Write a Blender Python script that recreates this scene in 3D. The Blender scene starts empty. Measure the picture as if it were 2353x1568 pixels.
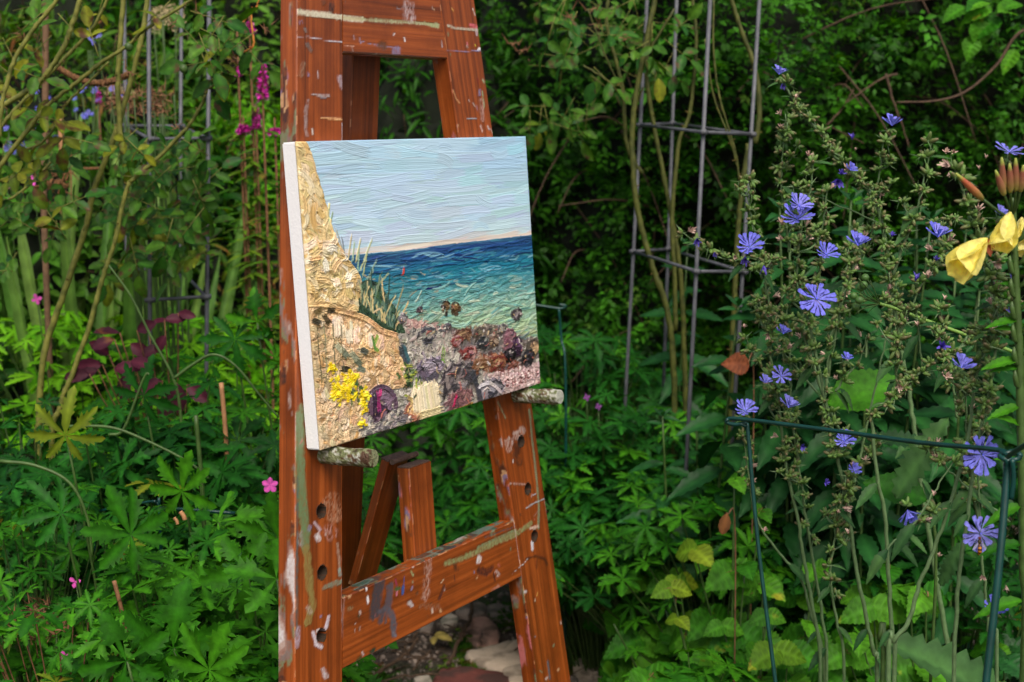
import bpy, math, random
import numpy as np
from mathutils import Vector, Matrix
R = math.radians
random.seed(7)
rng = np.random.default_rng(7)
SC = bpy.context.scene
COL = SC.collection

# ------------------------------------------------------------------ camera
CAM_H = 1.10
PITCH = 0.15714
F_P = 5690 / 1.7408                      # focal length in the 2353-wide reading scale
cd = bpy.data.cameras.new('camera')
cam = bpy.data.objects.new('camera', cd)
COL.objects.link(cam)
cam.location = (0, 0, CAM_H)
cam.rotation_euler = (math.pi / 2 - PITCH, 0, 0)
cd.lens = 50.0
cd.sensor_width = 36.0
cd.clip_start = 0.05
cd.clip_end = 500
cd.dof.use_dof = True
cd.dof.focus_distance = 1.55
cd.dof.aperture_fstop = 9
SC.camera = cam

# ------------------------------------------------------------------ light
SUN_EL, SUN_AZ = 52, 170                 # degrees; azimuth measured from +Y clockwise
w = bpy.data.worlds.new('World')
SC.world = w
w.use_nodes = True
nt = w.node_tree
bg = nt.nodes['Background']
sky = nt.nodes.new('ShaderNodeTexSky')
sky.sky_type = 'NISHITA'
sky.sun_disc = False
sky.sun_elevation = R(SUN_EL)
sky.sun_rotation = R(SUN_AZ)
sky.air_density = 1.0
sky.dust_density = 6.0
sky.ozone_density = 0.6
nt.links.new(sky.outputs[0], bg.inputs[0])
bg.inputs[1].default_value = 0.13
sd = bpy.data.lights.new('sun', 'SUN')
sun = bpy.data.objects.new('sun', sd)
COL.objects.link(sun)
sd.energy = 1.3
sd.angle = R(25)
sd.color = (1.0, 0.965, 0.92)
az = R(SUN_AZ)
sdir = Vector((math.sin(az) * math.cos(R(SUN_EL)), math.cos(az) * math.cos(R(SUN_EL)), math.sin(R(SUN_EL))))
sun.rotation_euler = sdir.to_track_quat('Z', 'Y').to_euler()
sun.location = (0, 0, 6)
SC.view_settings.view_transform = 'Standard'
SC.view_settings.look = 'None'
SC.view_settings.gamma = 1
SC.view_settings.exposure = 0.48
SC.cycles.max_bounces = 6
SC.cycles.diffuse_bounces = 3
SC.cycles.glossy_bounces = 2
SC.cycles.transmission_bounces = 3
SC.cycles.transparent_max_bounces = 4

# ------------------------------------------------------------------ helpers
def s2l(c):
    c = np.asarray(c, float) / 255.0
    return np.where(c <= 0.04045, c / 12.92, ((c + 0.055) / 1.055) ** 2.4)

def at(X, Y, d):
    """point at forward distance d (metres along +Y) seen at reading coordinates X, Y"""
    a, b = (X - 1176.5) / F_P, -(Y - 784) / F_P
    v = np.array([a, math.cos(PITCH) + math.sin(PITCH) * b, -math.sin(PITCH) + math.cos(PITCH) * b])
    return v * (d / v[1]) + np.array([0, 0, CAM_H])

def on_ground(X, Y, z=0.0):
    p = at(X, Y, 1.0) - np.array([0, 0, CAM_H])
    k = (z - CAM_H) / p[2]
    return p * k + np.array([0, 0, CAM_H])

def vnoise(x, y, seed=0, n=64):
    r = np.random.default_rng(seed).random((n, n))
    xi = np.floor(x).astype(int); yi = np.floor(y).astype(int)
    fx = x - xi; fy = y - yi
    fx = fx * fx * (3 - 2 * fx); fy = fy * fy * (3 - 2 * fy)
    g = lambda a, b: r[a % n, b % n]
    return (g(xi, yi) * (1 - fx) * (1 - fy) + g(xi + 1, yi) * fx * (1 - fy)
            + g(xi, yi + 1) * (1 - fx) * fy + g(xi + 1, yi + 1) * fx * fy)

def fbm(x, y, seed=0, o=3):
    s = 0; a = 0.5; t = 0
    for i in range(o):
        s = s + a * vnoise(x * 2 ** i, y * 2 ** i, seed + i); t += a; a *= .5
    return s / t

def make_mesh(name, V, F, mat=None, smooth=True, col=None):
    """V (n,3); F list of tuples or (m,k) array; col (n,3) or (n,4) vertex colours"""
    V = np.asarray(V, np.float32)
    me = bpy.data.meshes.new(name)
    if isinstance(F, np.ndarray):
        m, k = F.shape
        me.vertices.add(len(V)); me.vertices.foreach_set('co', V.ravel())
        me.loops.add(m * k); me.loops.foreach_set('vertex_index', F.astype(np.int32).ravel())
        me.polygons.add(m)
        me.polygons.foreach_set('loop_start', np.arange(0, m * k, k, dtype=np.int32))
        me.polygons.foreach_set('loop_total', np.full(m, k, np.int32))
        me.update(calc_edges=True)
    else:
        me.from_pydata([tuple(map(float, v)) for v in V], [], F)
    if smooth:
        me.polygons.foreach_set('use_smooth', np.ones(len(me.polygons), bool))
    if col is None: col = np.ones((len(V), 3))
    if True:
        col = np.asarray(col, np.float32)
        if col.shape[1] == 3:
            col = np.hstack([col, np.ones((len(col), 1), np.float32)])
        a = me.color_attributes.new('Col', 'FLOAT_COLOR', 'POINT')
        a.data.foreach_set('color', col.ravel())
    if mat:
        me.materials.append(mat)
    return me

def thing(name, label, cat, loc=(0, 0, 0), group=None):
    o = bpy.data.objects.new(name, None)
    COL.objects.link(o)
    o.location = [float(q) for q in loc]
    o.empty_display_size = 0.05
    o['label'] = label; o['category'] = cat
    if group: o['group'] = group
    return o

def part(name, me, parent=None, loc=None, world=True, label=None, kind=None):
    """link a mesh as a child; mesh vertices are in world space when world is True"""
    o = bpy.data.objects.new(name, me)
    COL.objects.link(o)
    if parent is not None:
        o.parent = parent
        base = Vector((0, 0, 0)); q = parent
        while q is not None:
            base = base + q.location; q = q.parent
        o.location = -base if world else Vector((0, 0, 0))
    if loc is not None:
        o.location = loc
    if label: o['label'] = label
    if kind: o['kind'] = kind
    return o

def single(name, me, label, cat, group=None):
    o = bpy.data.objects.new(name, me)
    COL.objects.link(o)
    c = np.zeros(len(me.vertices) * 3, np.float32); me.vertices.foreach_get('co', c)
    c = c.reshape(-1, 3); b = np.array([c[:, 0].mean(), c[:, 1].mean(), c[:, 2].min()])
    me.vertices.foreach_set('co', (c - b).ravel().astype(np.float32)); me.update()
    o.location = [float(q) for q in b]
    o['label'] = label; o['category'] = cat
    if group: o['group'] = group
    return o

def frame_mat(pos, d, n, scale=1.0):
    """4x4 with x along d, z near n"""
    d = Vector(d).normalized(); n = Vector(n)
    n = n - d * n.dot(d)
    if n.length < 1e-4: n = d.orthogonal()
    n.normalize(); y = n.cross(d)
    M = Matrix((d, y, n)).transposed().to_4x4()
    return Matrix.Translation(Vector([float(q) for q in pos])) @ M @ Matrix.Scale(scale, 4)

def inst(name, me, parent, pos, d, n, scale, label=None):
    o = bpy.data.objects.new(name, me)
    COL.objects.link(o)
    o.parent = parent
    base = Vector((0, 0, 0)); q = parent
    while q is not None:
        base = base + q.location; q = q.parent
    o.matrix_basis = frame_mat(Vector([float(a) for a in pos]) - base, d, n, scale)
    if label: o['label'] = label
    return o

def cloud(base, pos, d, n, size, colr, name, mat):
    """one mesh of many transformed copies of base=(V,F,c)"""
    bV, bF, bc = base
    d = d / np.linalg.norm(d, axis=1, keepdims=True)
    n = n - d * (n * d).sum(1, keepdims=True)
    n = n / np.maximum(np.linalg.norm(n, axis=1, keepdims=True), 1e-6)
    y = np.cross(n, d)
    M = np.stack([d, y, n], axis=2) * size[:, None, None]
    V = np.einsum('nij,kj->nki', M, bV) + pos[:, None, :]
    N, K = len(pos), len(bV)
    F = (bF[None] + (np.arange(N) * K)[:, None, None]).reshape(-1, bF.shape[1])
    C = bc[None] * colr[:, None, :]
    return make_mesh(name, V.reshape(-1, 3), F, mat, True, C.reshape(-1, 3))

def tube_vf(P, r, n=6, cap=True):
    P = np.asarray(P, float); m = len(P)
    r = np.full(m, r, float) if np.isscalar(r) else np.asarray(r, float)
    if len(r) != m: r = np.interp(np.linspace(0, 1, m), np.linspace(0, 1, len(r)), r)
    T = np.gradient(P, axis=0)
    T /= np.maximum(np.linalg.norm(T, axis=1, keepdims=True), 1e-9)
    ref = np.array([0.31, 0.17, 0.93]) if abs(T[0][2]) < .8 else np.array([.93, .2, .1])
    V = []
    for i in range(m):
        a = np.cross(T[i], ref); a /= np.linalg.norm(a); b = np.cross(T[i], a)
        ref = np.cross(a, T[i]) if False else ref
        for k in range(n):
            t = 2 * math.pi * k / n
            V.append(P[i] + r[i] * (math.cos(t) * a + math.sin(t) * b))
    F = []
    for i in range(m - 1):
        for k in range(n):
            F.append((i * n + k, i * n + (k + 1) % n, (i + 1) * n + (k + 1) % n, (i + 1) * n + k))
    if cap:
        F.append(tuple(range(n - 1, -1, -1))); F.append(tuple((m - 1) * n + k for k in range(n)))
    return V, F

class MB:
    def __init__(s): s.V = []; s.F = []; s.C = []
    def add(s, V, F, c=(1, 1, 1)):
        o = len(s.V); s.V.extend(list(V)); s.F.extend(tuple(i + o for i in f) for f in F)
        if np.ndim(c) == 1: s.C.extend([tuple(c)] * len(V))
        else: s.C.extend([tuple(q) for q in c])
        return s
    def tube(s, P, r, n=6, c=(1, 1, 1), cap=True):
        V, F = tube_vf(P, r, n, cap); return s.add(V, F, c)
    def mesh(s, name, mat, smooth=True): return make_mesh(name, np.array(s.V), s.F, mat, smooth, np.array(s.C))

def spline(pts, n=6, wob=0.0):
    """Catmull-Rom through pts"""
    P = np.asarray(pts, float)
    Q = np.vstack([2 * P[0] - P[1], P, 2 * P[-1] - P[-2]])
    out = []
    for i in range(1, len(Q) - 2):
        for k in range(n):
            t = k / n; p0, p1, p2, p3 = Q[i - 1], Q[i], Q[i + 1], Q[i + 2]
            out.append(.5 * (2 * p1 + (p2 - p0) * t + (2 * p0 - 5 * p1 + 4 * p2 - p3) * t ** 2 + (3 * p1 - p0 - 3 * p2 + p3) * t ** 3))
    out.append(P[-1]); out = np.array(out)
    if wob: out[1:-1] += rng.normal(0, wob, out[1:-1].shape)
    return out

# ------------------------------------------------------------------ materials
def newmat(name):
    m = bpy.data.materials.new(name); m.use_nodes = True
    t = m.node_tree; return m, t, t.nodes['Principled BSDF']

def nnode(t, kind, **kw):
    n = t.nodes.new(kind)
    for k, v in kw.items():
        if k.startswith('i_'):
            key = k[2:]; key = int(key) if key.isdigit() else key.replace('_', ' ')
            n.inputs[key].default_value = v
        else: setattr(n, k, v)
    return n

def rampn(t, stops):
    n = t.nodes.new('ShaderNodeValToRGB'); e = n.color_ramp.elements
    while len(e) < len(stops): e.new(0.5)
    for i, (p, c) in enumerate(stops):
        e[i].position = p; e[i].color = (*c, 1) if len(c) == 3 else c
    return n

def leafmat(name, c1, c2, c3=None, amt3=0.0, rough=0.5, trans=0.25, scale=60, spec=.15, bump=.25):
    """leaf: colour varies from object to object and over the blade; c3 is wilting or spotting"""
    m, t, b = newmat(name); L = t.links.new
    info = nnode(t, 'ShaderNodeObjectInfo'); tc = nnode(t, 'ShaderNodeTexCoord')
    geo = nnode(t, 'ShaderNodeNewGeometry')
    n1 = nnode(t, 'ShaderNodeTexNoise', i_Scale=4.0, i_Detail=3.0); L(geo.outputs['Position'], n1.inputs['Vector'])
    add = nnode(t, 'ShaderNodeMath', operation='ADD'); L(info.outputs['Random'], add.inputs[0]); L(n1.outputs[0], add.inputs[1])
    fr = nnode(t, 'ShaderNodeMath', operation='FRACT'); L(add.outputs[0], fr.inputs[0])
    mx = nnode(t, 'ShaderNodeMixRGB', i_Color1=(*c1, 1), i_Color2=(*c2, 1)); L(fr.outputs[0], mx.inputs[0])
    out = mx.outputs[0]
    n2 = nnode(t, 'ShaderNodeTexNoise', i_Scale=float(scale), i_Detail=4.0); L(geo.outputs['Position'], n2.inputs['Vector'])
    if c3 is not None:
        th = rampn(t, [(max(0, .68 - amt3 * .45), (0, 0, 0)), (min(1, .76 - amt3 * .3), (1, 1, 1))])
        n3 = nnode(t, 'ShaderNodeTexNoise', i_Scale=float(scale) * .55, i_Detail=3.0); L(geo.outputs['Position'], n3.inputs['Vector'])
        L(n3.outputs[0], th.inputs[0])
        m3 = nnode(t, 'ShaderNodeMixRGB', i_Color2=(*c3, 1)); L(th.outputs[0], m3.inputs[0]); L(out, m3.inputs[1]); out = m3.outputs[0]
    vr = rampn(t, [(.3, (.54, .55, .50)), (.7, (1.0, 1.04, .92))]); L(n2.outputs[0], vr.inputs[0])
    m4 = nnode(t, 'ShaderNodeMixRGB', blend_type='MULTIPLY', i_Fac=1.0); L(out, m4.inputs[1]); L(vr.outputs[0], m4.inputs[2])
    at_ = nnode(t, 'ShaderNodeAttribute', attribute_name='Col')
    m5 = nnode(t, 'ShaderNodeMixRGB', blend_type='MULTIPLY', i_Fac=1.0); L(m4.outputs[0], m5.inputs[1]); L(at_.outputs['Color'], m5.inputs[2])
    L(m5.outputs[0], b.inputs['Base Color'])
    b.inputs['Roughness'].default_value = rough
    b.inputs['Specular IOR Level'].default_value = spec
    if bump:
        bp = nnode(t, 'ShaderNodeBump', i_Strength=bump, i_Distance=.002); L(n2.outputs[0], bp.inputs['Height']); L(bp.outputs[0], b.inputs['Normal'])
    if trans:
        tr = nnode(t, 'ShaderNodeBsdfTranslucent'); hs = nnode(t, 'ShaderNodeHueSaturation', i_Saturation=1.1, i_Value=1.4, i_Hue=.485)
        L(m5.outputs[0], hs.inputs['Color']); L(hs.outputs[0], tr.inputs['Color'])
        ms = nnode(t, 'ShaderNodeMixShader'); ms.inputs[0].default_value = trans
        L(b.outputs[0], ms.inputs[1]); L(tr.outputs[0], ms.inputs[2]); L(ms.outputs[0], t.nodes['Material Output'].inputs[0])
    return m

def plainmat(name, c, rough=.6, var=.25, scale=80, bump=.3, c2=None, spec=.4, useCol=True, metal=0):
    m, t, b = newmat(name); L = t.links.new
    geo = nnode(t, 'ShaderNodeNewGeometry')
    n2 = nnode(t, 'ShaderNodeTexNoise', i_Scale=float(scale), i_Detail=5.0); L(geo.outputs['Position'], n2.inputs['Vector'])
    c = np.array(c); cc = np.array(c2) if c2 is not None else c * (1 + var)
    rp = rampn(t, [(.32, tuple(c * (1 - var))), (.68, tuple(np.minimum(cc, 1)))]); L(n2.outputs[0], rp.inputs[0])
    out = rp.outputs[0]
    if useCol:
        at_ = nnode(t, 'ShaderNodeAttribute', attribute_name='Col')
        m5 = nnode(t, 'ShaderNodeMixRGB', blend_type='MULTIPLY', i_Fac=1.0); L(out, m5.inputs[1]); L(at_.outputs['Color'], m5.inputs[2]); out = m5.outputs[0]
    L(out, b.inputs['Base Color'])
    b.inputs['Roughness'].default_value = rough; b.inputs['Specular IOR Level'].default_value = spec; b.inputs['Metallic'].default_value = metal
    if bump:
        bp = nnode(t, 'ShaderNodeBump', i_Strength=bump, i_Distance=.003); L(n2.outputs[0], bp.inputs['Height']); L(bp.outputs[0], b.inputs['Normal'])
    return m

def woodmat(name, dark=1.0):
    """varnished orange-brown pine; attribute grain = (along, across, seed); attribute Col = paint colour and its coverage"""
    m, t, b = newmat(name); L = t.links.new
    g = nnode(t, 'ShaderNodeAttribute', attribute_name='grain')
    mp = nnode(t, 'ShaderNodeMapping'); mp.inputs['Scale'].default_value = (3.0, 150.0, 5.0); L(g.outputs['Vector'], mp.inputs[0])
    n1 = nnode(t, 'ShaderNodeTexNoise', i_Scale=1.0, i_Detail=5.0, i_Roughness=.6); L(mp.outputs[0], n1.inputs['Vector'])
    mp2 = nnode(t, 'ShaderNodeMapping'); mp2.inputs['Scale'].default_value = (1.2, 16.0, 1.0); L(g.outputs['Vector'], mp2.inputs[0])
    n2 = nnode(t, 'ShaderNodeTexNoise', i_Scale=1.0, i_Detail=2.0, i_Distortion=.6); L(mp2.outputs[0], n2.inputs['Vector'])
    ml = nnode(t, 'ShaderNodeMath', operation='MULTIPLY', i_1=26.0); L(n2.outputs[0], ml.inputs[0])
    sn = nnode(t, 'ShaderNodeMath', operation='SINE'); L(ml.outputs[0], sn.inputs[0])
    r1 = rampn(t, [(.25, tuple(s2l((82, 38, 12)) * dark)), (.5, tuple(s2l((138, 66, 22)) * dark)), (.75, tuple(s2l((170, 88, 36)) * dark))]); L(n1.outputs[0], r1.inputs[0])
    r2 = rampn(t, [(.0, (1, 1, 1)), (.78, (1, 1, 1)), (1.0, (.42, .36, .33))])
    mr = nnode(t, 'ShaderNodeMapRange', i_1=-1.0, i_2=1.0); L(sn.outputs[0], mr.inputs[0]); L(mr.outputs[0], r2.inputs[0])
    mm = nnode(t, 'ShaderNodeMixRGB', blend_type='MULTIPLY', i_Fac=.32); L(r1.outputs[0], mm.inputs[1]); L(r2.outputs[0], mm.inputs[2])
    n3 = nnode(t, 'ShaderNodeTexNoise', i_Scale=9.0, i_Detail=6.0, i_Roughness=.7); L(g.outputs['Vector'], n3.inputs['Vector'])
    r3 = rampn(t, [(.3, (.5, .46, .42)), (.52, (.95, .95, .95)), (.75, (1.15, 1.15, 1.15))]); L(n3.outputs[0], r3.inputs[0])
    m6 = nnode(t, 'ShaderNodeMixRGB', blend_type='MULTIPLY', i_Fac=.8); L(mm.outputs[0], m6.inputs[1]); L(r3.outputs[0], m6.inputs[2])
    c = nnode(t, 'ShaderNodeAttribute', attribute_name='Col')
    fine = nnode(t, 'ShaderNodeTexNoise', i_Scale=260.0, i_Detail=2.0); L(g.outputs['Vector'], fine.inputs['Vector'])
    sub = nnode(t, 'ShaderNodeMath', operation='SUBTRACT', i_1=.5); L(fine.outputs[0], sub.inputs[0])
    ad = nnode(t, 'ShaderNodeMath', operation='ADD', use_clamp=True); L(c.outputs['Alpha'], ad.inputs[0])
    mk = nnode(t, 'ShaderNodeMath', operation='MULTIPLY'); L(sub.outputs[0], mk.inputs[0]); L(c.outputs['Alpha'], mk.inputs[1]); L(mk.outputs[0], ad.inputs[1])
    m7 = nnode(t, 'ShaderNodeMixRGB'); L(ad.outputs[0], m7.inputs[0]); L(m6.outputs[0], m7.inputs[1]); L(c.outputs['Color'], m7.inputs[2])
    L(m7.outputs[0], b.inputs['Base Color'])
    b.inputs['Roughness'].default_value = .34; b.inputs['Specular IOR Level'].default_value = .42
    ht = nnode(t, 'ShaderNodeMath', operation='ADD'); L(n1.outputs[0], ht.inputs[0]); L(c.outputs['Alpha'], ht.inputs[1])
    bp = nnode(t, 'ShaderNodeBump', i_Strength=.3, i_Distance=.0012); L(ht.outputs[0], bp.inputs['Height']); L(bp.outputs[0], b.inputs['Normal'])
    return m

M_wood = woodmat('varnished_pine'); M_wood2 = woodmat('varnished_pine_shade', .8)  # second copy darkened to paint shade on rear leg and stay

def paintmat():
    m, t, b = newmat('oil_paint'); L = t.links.new
    c = nnode(t, 'ShaderNodeAttribute', attribute_name='Col'); L(c.outputs['Color'], b.inputs['Base Color'])
    b.inputs['Roughness'].default_value = .3; b.inputs['Specular IOR Level'].default_value = .5
    return m
M_paint = paintmat()
M_gesso = plainmat('white_gesso', (.80, .80, .80), .75, .02, 400, .15, useCol=False)
M_grey = plainmat('galvanised_grey_steel', s2l((84, 86, 90)), .55, .3, 40, .3, metal=.2)
M_green_wire = plainmat('green_coated_wire', s2l((8, 56, 50)), .35, .25, 60, .1)
M_rust = plainmat('rusty_hinge_steel', s2l((96, 74, 62)), .6, .35, 200, .5)
M_soil = None

# ------------------------------------------------------------------ easel frame of reference
eT = np.array([0.53120467, 0.84724353, 0.0])             # along the canvas, to the right and away
eN = np.array([0.84495234, -0.52976814, 0.0734933])      # out of the canvas face
eV = np.array([-0.06226672, 0.03903998, 0.99729571])     # up the leaning easel
eO = np.array([-0.23648181, 1.47121157, -0.02745479 + CAM_H])
PW, PH, PD = 0.44713, 0.32, 0.01896
def E(s, v, o=0.0): return eO + s * eT + v * eV + o * eN
def ray4(px, py):
    c0, c2 = (px - 2048) / 5690, -(py - 1365) / 5690
    return np.array([c0, math.cos(PITCH) + math.sin(PITCH) * c2, -math.sin(PITCH) + math.cos(PITCH) * c2])
def plane_sv(px, py, off=0.0):
    d = ray4(px, py); o = eO - np.array([0, 0, CAM_H]) + off * eN
    k = (o @ eN) / (d @ eN); P = d * k - o
    return P @ eT, P @ eV

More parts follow.
